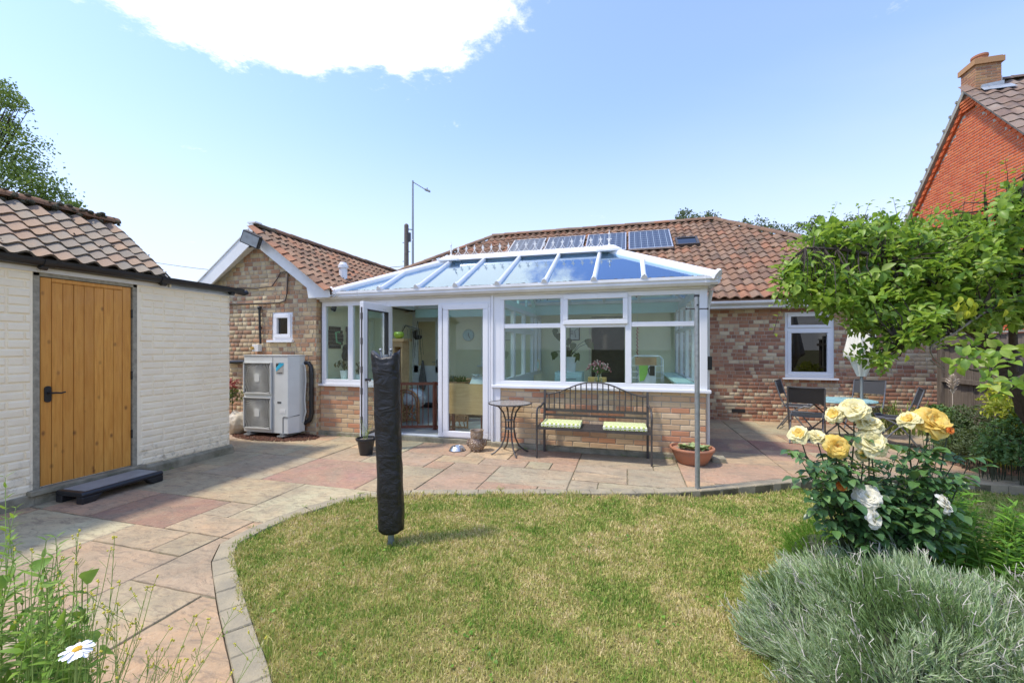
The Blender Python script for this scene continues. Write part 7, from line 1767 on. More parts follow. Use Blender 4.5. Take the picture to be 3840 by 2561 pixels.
# near branches with large leaves low on the right
for (u, v, d, n, sz) in [(3620, 1340, 2.9, 7, .085), (3580, 1370, 2.9, 6, .08), (3680, 1330, 2.9, 7, .085), (3740, 1310, 2.9, 6, .085), (3650, 1300, 2.95, 6, .08), (3700, 1380, 2.85, 7, .085), (3780, 1350, 2.8, 5, .085), (3730, 1430, 2.75, 6, .08), (3790, 1420, 2.75, 5, .08), (3750, 1470, 2.75, 5, .075), (3690, 1430, 2.8, 4, .07), (3560, 1290, 3.1, 5, .075), (3840, 1440, 2.7, 5, .08), (3600, 1260, 3.1, 5, .08), (3700, 1270, 3.0, 6, .08), (3830, 1300, 3.0, 5, .08)]:
    whorl(T(u, v, d), n, sz)
autosmooth(obj('twigs', twm, 'bark_dark', tree, kind='stuff'))
leaf_obj('leaf', P_, D_, N_, L_, OVAL, 'leaf_apple', tree, big=300, rest='foliage')
# a few withered yellow leaves hang in the crown
P2, D2, N2 = [], [], []
for _ in range(26): q = T(rt.uniform(3590, 3660), rt.uniform(1110, 1180), 3.2); P2.append(q); D2.append(Vector((rt.gauss(0, .3), rt.gauss(0, .3), -1)).normalized()); N2.append(Vector((rt.gauss(0, 1), -1, .2)).normalized())
for (u, v) in [(3690, 1225), (3750, 1120), (3770, 1160), (3400, 1330)]: P2.append(T(u, v, 3.1)); D2.append(Vector((0, 0, -1))); N2.append(Vector((.3, -1, .1)).normalized())
leaf_obj('withered_leaves', P2, D2, N2, .06, OVAL, 'leaf_golden', tree)
# ---- generic tree from a few blobs of small leaves
def far_tree(label, base, blobs_, mat, leaf, n, trunk_r, seed, group=None, name='tree', cat='tree'):
    r_ = random.Random(seed); t = thing(name, label, cat, base, group); P, tw = [], MB()
    base = Vector(base); top = Vector((base.x, base.y, max(b[0].z for b in blobs_)))
    tr = MB().tube([base - Vector((0, 0, .3)), base.lerp(top, .35) + Vector((.1, 0, 0)), base.lerp(top, .8)], [trunk_r, trunk_r * .7, trunk_r * .25], 8); autosmooth(obj('trunk', tr, 'bark_dark', t))
    tot = sum(b[1] ** 2 for b in blobs_)
    for c, R_, sq in blobs_:
        k = int(n * R_ * R_ / tot); nc = max(6, int(k / 26)); cl = []
        for _ in range(nc):
            d = Vector((r_.gauss(0, 1), r_.gauss(0, 1), r_.gauss(0, 1))).normalized() * R_ * r_.uniform(.25, 1.0) ** .6; d.z *= sq; cl.append(c + d)
        st = base.lerp(top, .45)
        for q in cl[::max(1, nc // 7)]: tw.tube([st, st.lerp(q, .5) + Vector((0, 0, .06 * R_)), q], [trunk_r * .22, trunk_r * .12, trunk_r * .03], 4, False)
        for _ in range(k):
            q = r_.choice(cl); s_ = R_ * .17; P.append((q.x + r_.gauss(0, s_), q.y + r_.gauss(0, s_), q.z + r_.gauss(0, s_ * .75)))
    obj('branches', tw, 'bark_dark', t); n_ = len(P); leaf_obj('crown', P, randdir(n_), randdir(n_, .6), rn.uniform(.6, 1.2, n_) * leaf, SIMPLE, mat, t)
    return t
D1 = 13.0
far_tree('broad leafy tree rising behind the outbuilding roof at the left', (PD(-230, 1300, D1).x, PD(-230, 1300, D1).y, 0), [(PD(-10, 340, D1), .55, .8), (PD(60, 380, D1), .45, .7), (PD(20, 560, D1), .95, .8), (PD(90, 690, D1), .9, .7), (PD(190, 720, D1), .62, .6), (PD(265, 775, D1), .38, .6), (PD(20, 460, D1), .4, .7), (PD(-160, 500, D1), 1.6, .9), (PD(-100, 750, D1), 1.6, .9), (PD(90, 790, D1), .9, .5)], 'leaf_tree_far', .095, 18000, .22, 3, 'trees behind the roofs')
for k, (us, lab) in enumerate([([(2572, 815, .45), (2600, 835, .5), (2560, 845, .5)], 'small tree top left of the two behind the bungalow ridge'), ([(2665, 825, .42), (2690, 845, .4)], 'small tree top above the right end of the bungalow ridge'),
                              ([(2830, 850, .6), (2880, 880, .7), (2780, 850, .4)], 'grey green tree behind the right hip of the bungalow'), ([(2980, 860, .55), (3060, 850, .6), (3110, 880, .7)], 'grey green tree behind the middle of the apple tree'), ([(3220, 840, .6), (3300, 870, .8)], 'grey green tree just left of the neighbour house')]):
    Dk = 24.0; bl = [(PD(u, v, Dk), r * 1.15, .8) for u, v, r in us]; c = PD(us[0][0], 1300, Dk)
    far_tree(lab, (c.x, c.y, 0), bl + [(PD(us[0][0], 930, Dk), 1.1, .8)], 'leaf_far_grey', .14, 2600, .15, 30 + k, 'trees behind the roofs')
# ---- rose bush with yellow blooms
def petalmat(name, c0, c1, c2):
    b = NB(name); c = b.mix(b.rng(b.noise(30, 3), .35, .65), c0, c1); c = b.mix(b.mth('MULTIPLY', b.rand(), .5), c, c2)
    p = b.bsdf(c, .6, 0, None, .2); t = b.N.new('ShaderNodeBsdfTranslucent'); b.L.new(c, t.inputs[0]); m = b.N.new('ShaderNodeMixShader'); m.inputs[0].default_value = .35; b.L.new(p, m.inputs[1]); b.L.new(t.outputs[0], m.inputs[2]); b.done(m.outputs[0])
petalmat('petal_cream', (.80, .70, .30), (.84, .78, .46), (.86, .84, .62)); petalmat('petal_yellow', (.80, .58, .12), (.82, .66, .22), (.80, .50, .08)); petalmat('petal_amber', (.78, .34, .05), (.80, .42, .08), (.75, .25, .04)); petalmat('petal_white', (.82, .80, .66), (.84, .84, .78), (.80, .74, .55)); petalmat('petal_orange', (.80, .26, .05), (.82, .34, .06), (.8, .2, .05))
def bloom(c, R_, axis, outer, inner, heart, seed, parent):
    """open rose: rings of cupped ruffled petals round a folded heart"""
    r_ = random.Random(seed); m = MB(); ax = Vector(axis).normalized(); o1 = ax.orthogonal().normalized(); o2 = ax.cross(o1)
    rings_ = [(4, .34, 1.30, .30, 2), (5, .50, 1.05, .36, 1), (6, .70, .72, .44, 1), (7, .90, .42, .50, 0), (8, 1.06, .16, .56, 0), (6, 1.10, -.12, .56, 0)]
    for (n, rad, elev, wid, mi) in rings_:
        a0 = r_.uniform(0, 6.28); m.cur = mi
        for k in range(n):
            a = a0 + 2 * pi * k / n + r_.uniform(-.18, .18); out = o1 * math.cos(a) + o2 * math.sin(a); tan = ax.cross(out); el = elev + r_.uniform(-.16, .16); S_, W_ = 5, 5; vs = []
            ln = R_ * rad * r_.uniform(.88, 1.1); ph = r_.uniform(0, 6.28)
            for i in range(S_ + 1):
                t = i / S_; e2 = el * (1 - .25 * t) + .45 * (1 - t); 
                cpos = (out * math.cos(e2) + ax * math.sin(e2)) * (ln * t); roll = -.18 * R_ * max(0, t - .72) * (2.2 if elev < .8 else .8)
                for j in range(W_ + 1):
                    w = (j / W_ - .5) * 2; wd = R_ * wid * math.sin(pi * min(1, .18 + .62 * t)) * 1.05; lipc = 1 - .14 * w * w * t
                    p = c + cpos * lipc + tan * (w * wd) + ax * (.30 * R_ * wid * w * w * (1 if elev > .3 else .4) + .045 * R_ * t * math.sin(w * 4 + ph)) + out * (.05 * R_ * t * math.sin(w * 5 + ph)) + ax * roll * (1.5 - w * w)
                    vs.append(p)
            m.add(vs, [(i * (W_ + 1) + j, (i + 1) * (W_ + 1) + j, (i + 1) * (W_ + 1) + j + 1, i * (W_ + 1) + j + 1) for i in range(S_) for j in range(W_)])
    m.cur = 0
    o = obj('flower', m, [outer, inner, heart], parent, smooth=True)
    s = MB().tube([c - ax * R_ * .12, c - ax * R_ * .32], [R_ * .22, R_ * .12], 8)
    for k in range(5): a = 2 * pi * k / 5; out = o1 * math.cos(a) + o2 * math.sin(a); b0 = c - ax * R_ * .15; s.add([b0 + out * R_ * .15 + ax.cross(out) * R_ * .1, b0 + out * R_ * .15 - ax.cross(out) * R_ * .1, b0 + out * R_ * .62 - ax * R_ * .10], [(0, 1, 2)])
    obj('calyx', s, 'stem_dark', o); return o
rose = thing('rose_bush', 'rose bush with large pale yellow blooms on dark leafy stems', 'rose bush', (G(3260, 2130, -.1).x, G(3260, 2130, -.1).y, -.1))
RD = 2.35; rbase = [T(3190, 2080, 2.35), T(3250, 2080, 2.3), T(3320, 2060, 2.35), T(3440, 2060, 2.3), T(3390, 2080, 2.4)]
for p in rbase: p.z = min(p.z, .05)
blooms = [(3207, 1535, 2.3, 47, 'c', (-.1, -.75, .75)), (3131, 1555, 2.35, 34, 'y', (-.9, -.6, .5)), (3262, 1590, 2.3, 48, 'c', (.1, -.35, 1)), (3268, 1660, 2.25, 52, 'c', (.0, -.9, .5)), (3137, 1675, 2.25, 43, 'h', (0, -1, .25)), (2996, 1628, 2.35, 36, 'y', (-.5, -.7, .6)), (3065, 1638, 2.35, 34, 'c', (.1, -.5, .9)), (3238, 1705, 2.3, 26, 'y', (-.5, -.8, .1)),
          (3495, 1582, 2.3, 62, 'h', (.25, -.8, .55)), (3408, 1574, 2.32, 36, 'y', (-.7, -.4, .7)), (3252, 1862, 2.2, 44, 'w', (-.2, -.8, .5)), (3540, 1890, 2.15, 36, 'w', (.8, -.5, .4)), (3275, 1945, 2.15, 36, 'w', (.5, -.7, .3)), (3155, 1822, 2.25, 17, 'o', (0, -1, .4)), (3562, 1612, 2.25, 17, 'o', (.5, -.8, .3))]
bset = {'c': ('petal_cream', 'petal_cream', 'petal_yellow'), 'y': ('petal_cream', 'petal_yellow', 'petal_yellow'), 'h': ('petal_yellow', 'petal_yellow', 'petal_amber'), 'w': ('petal_white', 'petal_white', 'petal_cream'), 'o': ('petal_orange', 'petal_orange', 'petal_amber')}
stm = MB(); RP, RDi, RN, RL = [], [], [], []; rr = random.Random(31)
def rose_leafset(p, d, sz):
    """compound leaf: stalk with five leaflets"""
    d = Vector(d).normalized(); side = d.cross(Vector((0, 0, 1))); side = side.normalized() if side.length > .1 else Vector((1, 0, 0)); up = side.cross(d)
    L_ = sz * 1.9; stm.tube([p, p + d * L_ * .5 + up * .01, p + d * L_], [.0022, .0018, .001], 4, False)
    for (t, sgn) in ((.35, 1), (.38, -1), (.75, 1), (.78, -1), (1.0, 0)):
        dd = (d * (.45 if sgn else 1) + side * sgn * .9 + Vector((0, 0, -.18))).normalized(); RP.append(p + d * L_ * t); RDi.append(dd); RN.append((up + Vector((rr.gauss(0, .3), rr.gauss(0, .3), .5))).normalized()); RL.append(sz * rr.uniform(.8, 1.15) * (1.15 if sgn == 0 else 1))
allst = []; BC = [(T(u_, v_, d_), r_ / FPX * d_) for (u_, v_, d_, r_, _k, _a) in blooms]
for i, (u, v, d, rpx, kind, ax) in enumerate(blooms):
    c = T(u, v, d); R_ = rpx / FPX * d * .98; b_ = bset[kind]; bloom(c, R_, ax, b_[0], b_[1], b_[2], i, rose)
    base = min(rbase, key=lambda q: abs(q.x - c.x) + .3 * rr.random()); end = c - Vector(ax).normalized() * R_ * .3; mid = base.lerp(end, .5) + Vector((rr.uniform(-.03, .03), rr.uniform(-.03, .03), .05)); m2 = base.lerp(end, .82) + Vector((0, 0, .0))
    Q = [base, mid, m2, end]; stm.tube(Q, [.006, .0048, .0036, .003], 6, False); allst.append(Q)
for k in range(16):
    u = rr.uniform(3060, 3560); v = rr.uniform(1700, 1950); c = T(u, v, rr.uniform(2.2, 2.6)); base = rr.choice(rbase); Q = [base, base.lerp(c, .5) + Vector((rr.uniform(-.04, .04), 0, .04)), base.lerp(c, .85), c]; stm.tube(Q, [.005, .004, .003, .002], 5, False); allst.append(Q)
for (u, v) in [(2990, 1700), (3040, 1760), (3020, 1725), (3100, 1800), (3060, 1850), (3120, 1900), (3130, 1930), (3520, 1700), (3600, 1700), (3640, 1720), (3480, 1650), (3420, 1660), (3370, 1690), (3540, 1760), (3100, 1740), (3310, 1800), (3450, 1780), (3400, 1830), (3480, 1860), (3330, 1760), (3180, 1770), (3570, 1820), (3400, 1900), (3480, 1930), (3300, 1830), (3430, 1980), (3200, 1950), (3350, 1960)]:
    base = rr.choice(rbase); c = T(u, v, rr.uniform(2.2, 2.45)); Q = [base, base.lerp(c, .6) + Vector((0, 0, .05)), c]; stm.tube(Q, [.005, .0035, .002], 5, False); allst.append(Q)
for si, Q in enumerate(allst):
    L0_ = len(Q)
    for k in range(9):
        t = .30 + (.50 if si < len(blooms) else .66) * k / 8; f = t * (L0_ - 1); i = min(L0_ - 2, int(f)); p = Vector(Q[i]).lerp(Vector(Q[i + 1]), f - i)
        hid = any((p - c_).length < R2_ * 1.7 and p.y < c_.y + .02 for c_, R2_ in BC)
        if rr.random() < .88 and p.z > .15 and not hid: rose_leafset(p, (rr.gauss(0, 1), rr.gauss(-.3, 1), rr.uniform(-.1, .6)), rr.uniform(.040, .060))
autosmooth(obj('stems', stm, 'stem_dark', rose)); leaf_obj('leaf', RP, RDi, RN, RL, OVAL, 'leaf_rose', rose, big=300, rest='foliage', wscale=1.15)
# ---- shoots with lance leaves (phlox, weeds, beds)
def shoot_clump(name, label, cat, base, pts, leafs, mat, stem_mat, tm, wscale, seed, nl=14, droop=.0, r_st=.003, parent=None, whorled=2, loc=None, up=.55, big=0):
    r_ = random.Random(seed); t = parent or thing(name, label, cat, base); sm_ = MB(); P, D, N, L = [], [], [], []
    for (top, bot) in pts:
        bend = Vector((r_.gauss(0, .03), r_.gauss(0, .03), 0)); mid = bot.lerp(top, .5) + bend; sm_.tube([bot, mid, top], [r_st, r_st * .8, r_st * .4], 4, False)
        for k in range(nl):
            t_ = .22 + .78 * (k + 1) / nl; q = (bot.lerp(mid, t_ * 2) if t_ < .5 else mid.lerp(top, t_ * 2 - 1)); ax = (top - bot).normalized(); o1 = ax.orthogonal().normalized(); o2 = ax.cross(o1); a0 = k * 1.57 + r_.uniform(-.4, .4)
            for w in range(whorled):
                a = a0 + 2 * pi * w / whorled; out = o1 * math.cos(a) + o2 * math.sin(a); d = (out + ax * (up + .8 * max(0, t_ - .75) * 3) - Vector((0, 0, droop))).normalized(); P.append(q); D.append(d); N.append((ax + Vector((r_.gauss(0, .2), r_.gauss(0, .2), .2))).normalized()); L.append(leafs * r_.uniform(.7, 1.15) * (1 - .45 * max(0, t_ - .7) / .3))
    obj('stems', sm_, stem_mat, t); leaf_obj('leaf' if big else 'foliage', P, D, N, L, tm, mat, t, wscale=wscale, big=big, rest='foliage'); return t
rp_ = random.Random(44); pts = []
for k in range(85):
    u = rp_.uniform(3440, 3960); tt = (u - 3440) / 520; v = 1730 + 60 * abs(rp_.gauss(0, 1)) + 190 * tt * .9 + rp_.uniform(0, 160); d = 2.75 - .6 * (v - 1750) / 400 + rp_.uniform(-.15, .15); top = T(u, v, d); pts.append((top, Vector((top.x + rp_.uniform(-.08, .08), top.y + rp_.uniform(-.05, .1), -.1))))
shoot_clump('phlox_clump', 'bright green clump of lance shaped leaves behind the lavender', 'plant', (2.3, 2.2, -.1), pts, .095, 'leaf_phlox', 'stem_lime', LANCE, 1.15, 5, nl=20, droop=.1, big=120)
# ---- lavender: domes of fine silver shoots
def dome_bush(name, label, cat, c, rx, ry, rz, n, mat, nl, leafL, seed, flop=.35, shoot=.09, tw=220, mat2=None):
    r_ = np.random.RandomState(seed); t = thing(name, label, cat, (c[0], c[1], 0)); C_ = np.array(c)
    th = r_.uniform(0, 2 * pi, n); ph = np.arccos(r_.uniform(-.05, 1, n)); dirs = np.stack([np.sin(ph) * np.cos(th), np.sin(ph) * np.sin(th), np.cos(ph)], 1)
    lump = np.array([mnoise.noise(Vector(d_ * 2.6)) * .22 + mnoise.noise(Vector(d_ * 6)) * .12 for d_ in dirs])
    surf = C_ + dirs * np.array([rx, ry, rz]) * (1 + lump)[:, None] * r_.uniform(.86, 1.03, n)[:, None]
    core = bpy.data.meshes.new('core'); bm = bmesh.new(); bmesh.ops.create_icosphere(bm, subdivisions=4, radius=1)
    for v in bm.verts: d_ = v.co.normalized(); k = .86 + mnoise.noise(d_ * 2.6) * .20; v.co = Vector((c[0] + d_.x * rx * k, c[1] + d_.y * ry * k, c[2] + max(-.3, d_.z) * rz * k))
    bm.to_mesh(core); bm.free(); core.materials.append(MATS['bush_core']); obj('woody_core', core, None, t)
    ax = dirs * .75 + np.array([-.12, .05, .65]) + r_.normal(0, flop, (n, 3)); ax /= np.linalg.norm(ax, axis=1)[:, None]
    # clumps share a lean so the surface reads as tufts
    lean = np.array([[mnoise.noise(Vector(d_ * 9)), mnoise.noise(Vector(d_ * 9 + np.array([5, 0, 0]))), 0] for d_ in dirs]); ax = ax + lean * .9; ax /= np.linalg.norm(ax, axis=1)[:, None]
    P, D, N, L = [], [], [], []
    sl_ = shoot * r_.uniform(.6, 1.25, n)
    for k in range(nl):
        tt = (k + .5) / nl; pos = surf + ax * (sl_ * tt)[:, None]; rnd = r_.normal(0, 1, (n, 3)); out = np.cross(ax, rnd); out /= np.linalg.norm(out, axis=1)[:, None]; d_ = ax * 1.0 + out * (.62 - .25 * tt); P.append(pos); D.append(d_); N.append(out); L.append(leafL * r_.uniform(.6, 1.2, n))
    P = np.concatenate(P); D = np.concatenate(D); N = np.concatenate(N); L = np.concatenate(L)
    if mat2:
        g_ = np.tile(np.array([mnoise.noise(Vector(s_ * 3.2)) for s_ in surf]) > .22, nl); leaf_obj('shoots', P[~g_], D[~g_], N[~g_], L[~g_], NEEDLE, mat, t, kind='stuff'); leaf_obj('green_shoots', P[g_], D[g_], N[g_], L[g_], NEEDLE, mat2, t, kind='stuff')
    else: leaf_obj('shoots', P, D, N, L, NEEDLE, mat, t, kind='stuff')
    if tw:
        m = MB(); ix = r_.choice(n, tw)
        for i in ix:
            p = Vector(surf[i]); a_ = Vector(ax[i]); e_ = p + a_ * shoot * 1.6; b_ = e_ + Vector(r_.normal(0, .02, 3)); m.tube([p, e_, b_], [.0018, .0014, .001], 3, False)
            for q in range(2): m.tube([e_.lerp(p, .35 * q), e_.lerp(p, .35 * q) + a_ * .018 + Vector(r_.normal(0, .014, 3))], .0012, 3, False)
        obj('dry_twigs', m, 'twig_pale', t, kind='stuff')
    return t
simple('bush_core', (.07, .085, .05), 1, var=.3, scale=20, bump=.8)
c = G(3330, 2330, .0); dome_bush('lavender_bush', 'large silvery green lavender bush filling the lower right corner', 'lavender', (1.33, 2.26, -.10), .70, .56, .45, 17000, 'leaf_silver', 9, .036, 3, flop=.28, tw=500, mat2='leaf_silver_green')
dome_bush('lavender_bush', 'smaller lavender bush with grey dry twigs at the right picture edge', 'lavender', (1.86, 2.05, -.08), .38, .38, .60, 5200, 'leaf_silver', 9, .034, 8, flop=.3, tw=700, mat2='leaf_silver_green')
dome_bush('rosemary_tuft', 'small dark green tuft of fine stems at the lawn edge', 'plant', (1.33, 3.42, -.1), .20, .16, .24, 900, 'leaf_phlox', 9, .030, 12, flop=.15, tw=0)
# ---- flower bed and shrubs by the fence
bedm = MB(); bedo = [(5.6, 9.1), (3.9, 9.0)]
def at(u, v, d): return T(u, v, d)
bp_ = [G(u, v, .0) for u, v in [(3290, 1590), (3420, 1600), (3520, 1650), (3640, 1700), (3760, 1735), (3900, 1760), (4100, 1740), (4000, 1560), (3500, 1530), (3300, 1560)]]
bedm.prism([(p.x, p.y, .006) for p in bp_], (0, 0, .03)); obj('flower_bed', bedm, 'soil', kind='structure')
def blob_shrub(name, label, cat, blobs_, n, leaf, mat, tm, seed, wscale=1.0, stemc=8):
    r_ = np.random.RandomState(seed); c0 = blobs_[0][0]; t = thing(name, label, cat, (c0.x, c0.y, 0)); P, D, N = [], [], []; m = MB(); tot = sum(b[1] ** 2 for b in blobs_)
    for c, R_, sq in blobs_:
        k = int(n * R_ * R_ / tot); d_ = randdir(k, .25, r_); rad = R_ * r_.uniform(.55, 1.05, k) * (1 + .25 * np.array([mnoise.noise(Vector(x) * 3 + Vector((seed, 0, 0))) for x in d_])); p = np.array(c) + d_ * rad[:, None] * np.array([1, 1, sq]); P.append(p); D.append(d_ * .6 + randdir(k, .1, r_) * .7); N.append(d_ * .5 + randdir(k, 1.0, r_))
        for _ in range(stemc): q = Vector(p[r_.randint(k)]); b0 = Vector((c.x + (q.x - c.x) * .7, c.y + (q.y - c.y) * .7, -.02)); m.tube([b0, b0.lerp(q, .5) + Vector((0, 0, .03)), q], [.004, .003, .0015], 4, False)
    obj('stems', m, 'stem_dark', t); P = np.concatenate(P); keep = P[:, 2] > .0; D = np.concatenate(D)[keep]; N = np.concatenate(N)[keep]; P = P[keep]
    leaf_obj('foliage', P, D, N, leaf * r_.uniform(.6, 1.2, len(P)), tm, mat, t, wscale=wscale); return t
blob_shrub('golden_shrub', 'golden yellow leaved shrub at the right edge by the fence', 'shrub', [(at(3810, 1490, 4.9), .26, .8), (at(3770, 1540, 4.8), .18, .6), (at(3850, 1590, 4.8), .2, .8)], 1300, .06, 'leaf_golden', OVAL, 3, .7)
blob_shrub('dark_shrub', 'dark glossy shrub below the golden leaved shrub', 'shrub', [(at(3800, 1640, 4.6), .26, .8), (at(3880, 1600, 4.6), .28, .9), (at(3740, 1680, 4.5), .17, .7), (at(3930, 1690, 4.4), .22, .7), (at(3720, 1700, 4.6), .16, .5), (at(3800, 1715, 4.45), .16, .5)], 3200, .042, 'leaf_bed', OVAL, 5)
blob_shrub('grey_shrub', 'grey green feathery shrub in the bed below the fence', 'shrub', [(at(3640, 1590, 5.3), .24, 1.0), (at(3600, 1660, 5.1), .2, .8), (at(3690, 1650, 5.0), .2, .8), (at(3640, 1680, 4.9), .14, .5), (at(3700, 1700, 4.75), .13, .5)], 3600, .038, 'leaf_far_grey', OVAL, 7, .7)
blob_shrub('low_shrub', 'low mid green shrub beside the rightmost folding chair', 'shrub', [(at(3560, 1600, 5.6), .22, .8), (at(3520, 1560, 5.8), .2, .7), (at(3560, 1660, 5.4), .16, .6)], 2400, .05, 'leaf_bed', OVAL, 9)
blob_shrub('wispy_shrub', 'wispy olive green shrub behind the grey folding chair', 'shrub', [(at(3310, 1560, 7.6), .26, .8), (at(3280, 1590, 7.4), .2, .7)], 2600, .06, 'leaf_bed', LANCE, 11, .5)
blob_shrub('ground_cover', 'yellow green creeping plant along the bed edge', 'plant', [(G(3640, 1705, .02), .16, .35), (G(3720, 1725, .02), .16, .35), (G(3790, 1745, .02), .16, .3), (G(3580, 1680, .02), .13, .4)], 1500, .03, 'leaf_golden', OVAL, 13)
# strap leaved clump and pampas plume
sc_ = G(3390, 1588, 0); sc_ = at(3390, 1560, 7.0); stp = thing('strap_leaf_clump', 'clump of arching strap leaves beside the brick wall corner', 'plant', (sc_.x, sc_.y, 0)); m = MB(); rg = random.Random(9)
for k in range(95):
    bx = sc_.x + rg.uniform(-.30, .42); by_ = sc_.y + rg.uniform(-.2, .3); a = rg.uniform(0, 6.28); Lh = rg.uniform(.28, .62); out = rg.uniform(.05, .42); w = rg.uniform(.008, .014); pts_ = [(0, 0), (.35, .55), (.7, .9), (1, .86 if rg.random() < .6 else .6)]; vs = []
    for (o_, h_) in pts_:
        p = Vector((bx + math.cos(a) * out * o_, by_ + math.sin(a) * out * o_, Lh * h_)); s_ = Vector((-math.sin(a), math.cos(a), .1)) * w * (1 - .75 * o_); vs += [p - s_, p + s_]
    m.add(vs, [(0, 1, 3, 2), (2, 3, 5, 4), (4, 5, 7, 6)])
obj('strap_leaves', m, 'leaf_strap', stp)
simple('plume', (.62, .52, .40), .95, var=.15, scale=40); pq_ = at(3575, 1560, 5.9); pm_ = thing('pampas_plume', 'single pale feathery plume on a thin stalk before the dark fence', 'plant', (pq_.x, pq_.y, 0)); zt0, zt1 = at(3570, 1470, 5.9).z, at(3568, 1412, 5.9).z; m = MB().tube([(pq_.x, pq_.y, 0), (pq_.x - .01, pq_.y, zt0)], .006, 5); obj('stalk', m, 'plume', pm_); m = MB()
for k in range(150):
    t = rg.random(); z = zt0 - .03 + (zt1 - zt0 + .03) * t; a = rg.uniform(0, 6.28); r_ = .075 * math.sin(pi * (.12 + .82 * t)) * rg.uniform(.5, 1.1); m.tube([(pq_.x - .01, pq_.y, z), (pq_.x - .01 + math.cos(a) * r_, pq_.y + math.sin(a) * r_, z + .05)], [.006, .002], 3, False)
obj('plume', m, 'plume', pm_)
# red flower beyond the outbuilding corner
q = at(868, 1445, 6.6); rf_ = thing('red_flower', 'red flowering plant just beyond the outbuilding corner', 'plant', (q.x, 5.5, 0)); q = PY(872, 1440, 5.5); m = MB(); m.tube([(q.x, 5.5, 0), (q.x - .01, 5.5, q.z)], .006, 5); obj('stem', m, 'stem_dark', rf_); simple('petal_red', (.35, .03, .04), .6)
n_ = 110; leaf_obj('petals', np.array([q.x, 5.5, q.z]) + rn.normal(0, .05, (n_, 3)), randdir(n_), randdir(n_), .04, SIMPLE, 'petal_red', rf_, kind='stuff'); n_ = 150; leaf_obj('foliage', np.array([q.x - .05, 5.5, q.z - .18]) + rn.normal(0, .07, (n_, 3)), randdir(n_), randdir(n_), .05, OVAL, 'leaf_dark', rf_)
# ---- weeds, yellow rocket and daisy in the lower left corner
rw = random.Random(6); pts = []
for k in range(80):
    u = rw.uniform(-140, 360); v = 1930 + abs(u - 60) * .8 + rw.uniform(-40, 420); d = rw.uniform(1.15, 1.45); top = T(u, v, d); pts.append((top, Vector((top.x - rw.uniform(-.02, .14), top.y + rw.uniform(-.08, .05), -.05))))
pts += [(T(60, 1905, 1.5), T(-40, 2700, 1.3)), (T(20, 1790, 1.6), T(-80, 2700, 1.3))]
shoot_clump('weed_clump', 'tangle of fresh green weeds in the lower left corner', 'plant', (-1.6, 1.0, 0), pts, .055, 'leaf_weed', 'stem_lime', LANCE, 1.3, 15, nl=15, droop=.05, r_st=.0022, whorled=2, big=150)
n_ = 26; Pw = [T(rw.uniform(-60, 380), rw.uniform(2130, 2560), rw.uniform(1.15, 1.4)) for _ in range(n_)]; wb_ = thing('broad_weeds', 'broad lobed weed leaves low in the lower left corner', 'plant', (-1.5, .95, 0)); leaf_obj('leaf', Pw, randdir(n_, .2), randdir(n_, 1.4), .052, HEART, 'leaf_weed', wb_, big=60)
m = MB(); 
for p in Pw[::2]: m.tube([p, Vector((p.x - .05, p.y + .02, -.02))], .0018, 4, False)
obj('stems', m, 'stem_lime', wb_)
rk_ = thing('yellow_rocket', 'thin branching wild rocket stems with tiny yellow buds over the path', 'plant', (-1.25, 1.0, 0)); ms = MB(); fb = MB(); rw = random.Random(19)
tips = [(295, 1990), (285, 2010), (430, 2010), (415, 2060), (230, 2090), (290, 2110), (555, 2200), (350, 2280), (410, 2290), (440, 2265), (575, 2195), (640, 2352), (535, 2345), (490, 2340), (430, 2345), (590, 2430), (645, 2400), (690, 2420), (780, 2325), (730, 2310), (880, 2280), (1000, 2390), (400, 2500), (310, 2560), (560, 2500), (640, 2500), (700, 2470), (760, 2480), (870, 2520), (480, 2450), (350, 2430), (120, 2060), (160, 2200), (700, 2540), (820, 2560), (450, 2180), (240, 2240), (370, 2180)]
for (u, v) in tips:
    d = rw.uniform(1.12, 1.35); tip = T(u, v, d); b_ = T(u * .55 + rw.uniform(-60, 60) + 60, 2760 + rw.uniform(-60, 120), d * .95); b_.z = min(b_.z, .1); mid = b_.lerp(tip, .55) + Vector((rw.uniform(-.05, .05), rw.uniform(-.03, .03), rw.uniform(.0, .05))); Q = [b_, b_.lerp(mid, .5) + Vector((rw.uniform(-.02, .02), 0, 0)), mid, mid.lerp(tip, .6) + Vector((rw.uniform(-.01, .01), 0, 0)), tip]; ms.tube(Q, [.0018, .0016, .0013, .001, .0007], 4, False)
    for k in range(4): fb.ball(tip + Vector((rw.gauss(0, .003), rw.gauss(0, .003), rw.gauss(0, .003))), .0028, 5, 4)
    for k in range(7):
        t = rw.uniform(.15, .95); p = mid.lerp(tip, t); e_ = p + Vector((rw.gauss(0, .012), rw.gauss(0, .012), .024)); ms.tube([p, p.lerp(e_, .5) + Vector((rw.gauss(0, .004), 0, 0)), e_], .0006, 3, False)
        if rw.random() < .3: e3 = p + Vector((rw.gauss(0, .03), rw.gauss(0, .02), .05)); ms.tube([p, e3], .0008, 3, False); [fb.ball(e3 + Vector((rw.gauss(0, .003), 0, rw.gauss(0, .003))), .0026, 5, 4) for _ in range(3)]
obj('stems', ms, 'stem_lime', rk_); simple('bud_yellow', (.62, .55, .06), .6); obj('buds', fb, 'bud_yellow', rk_, kind='stuff')
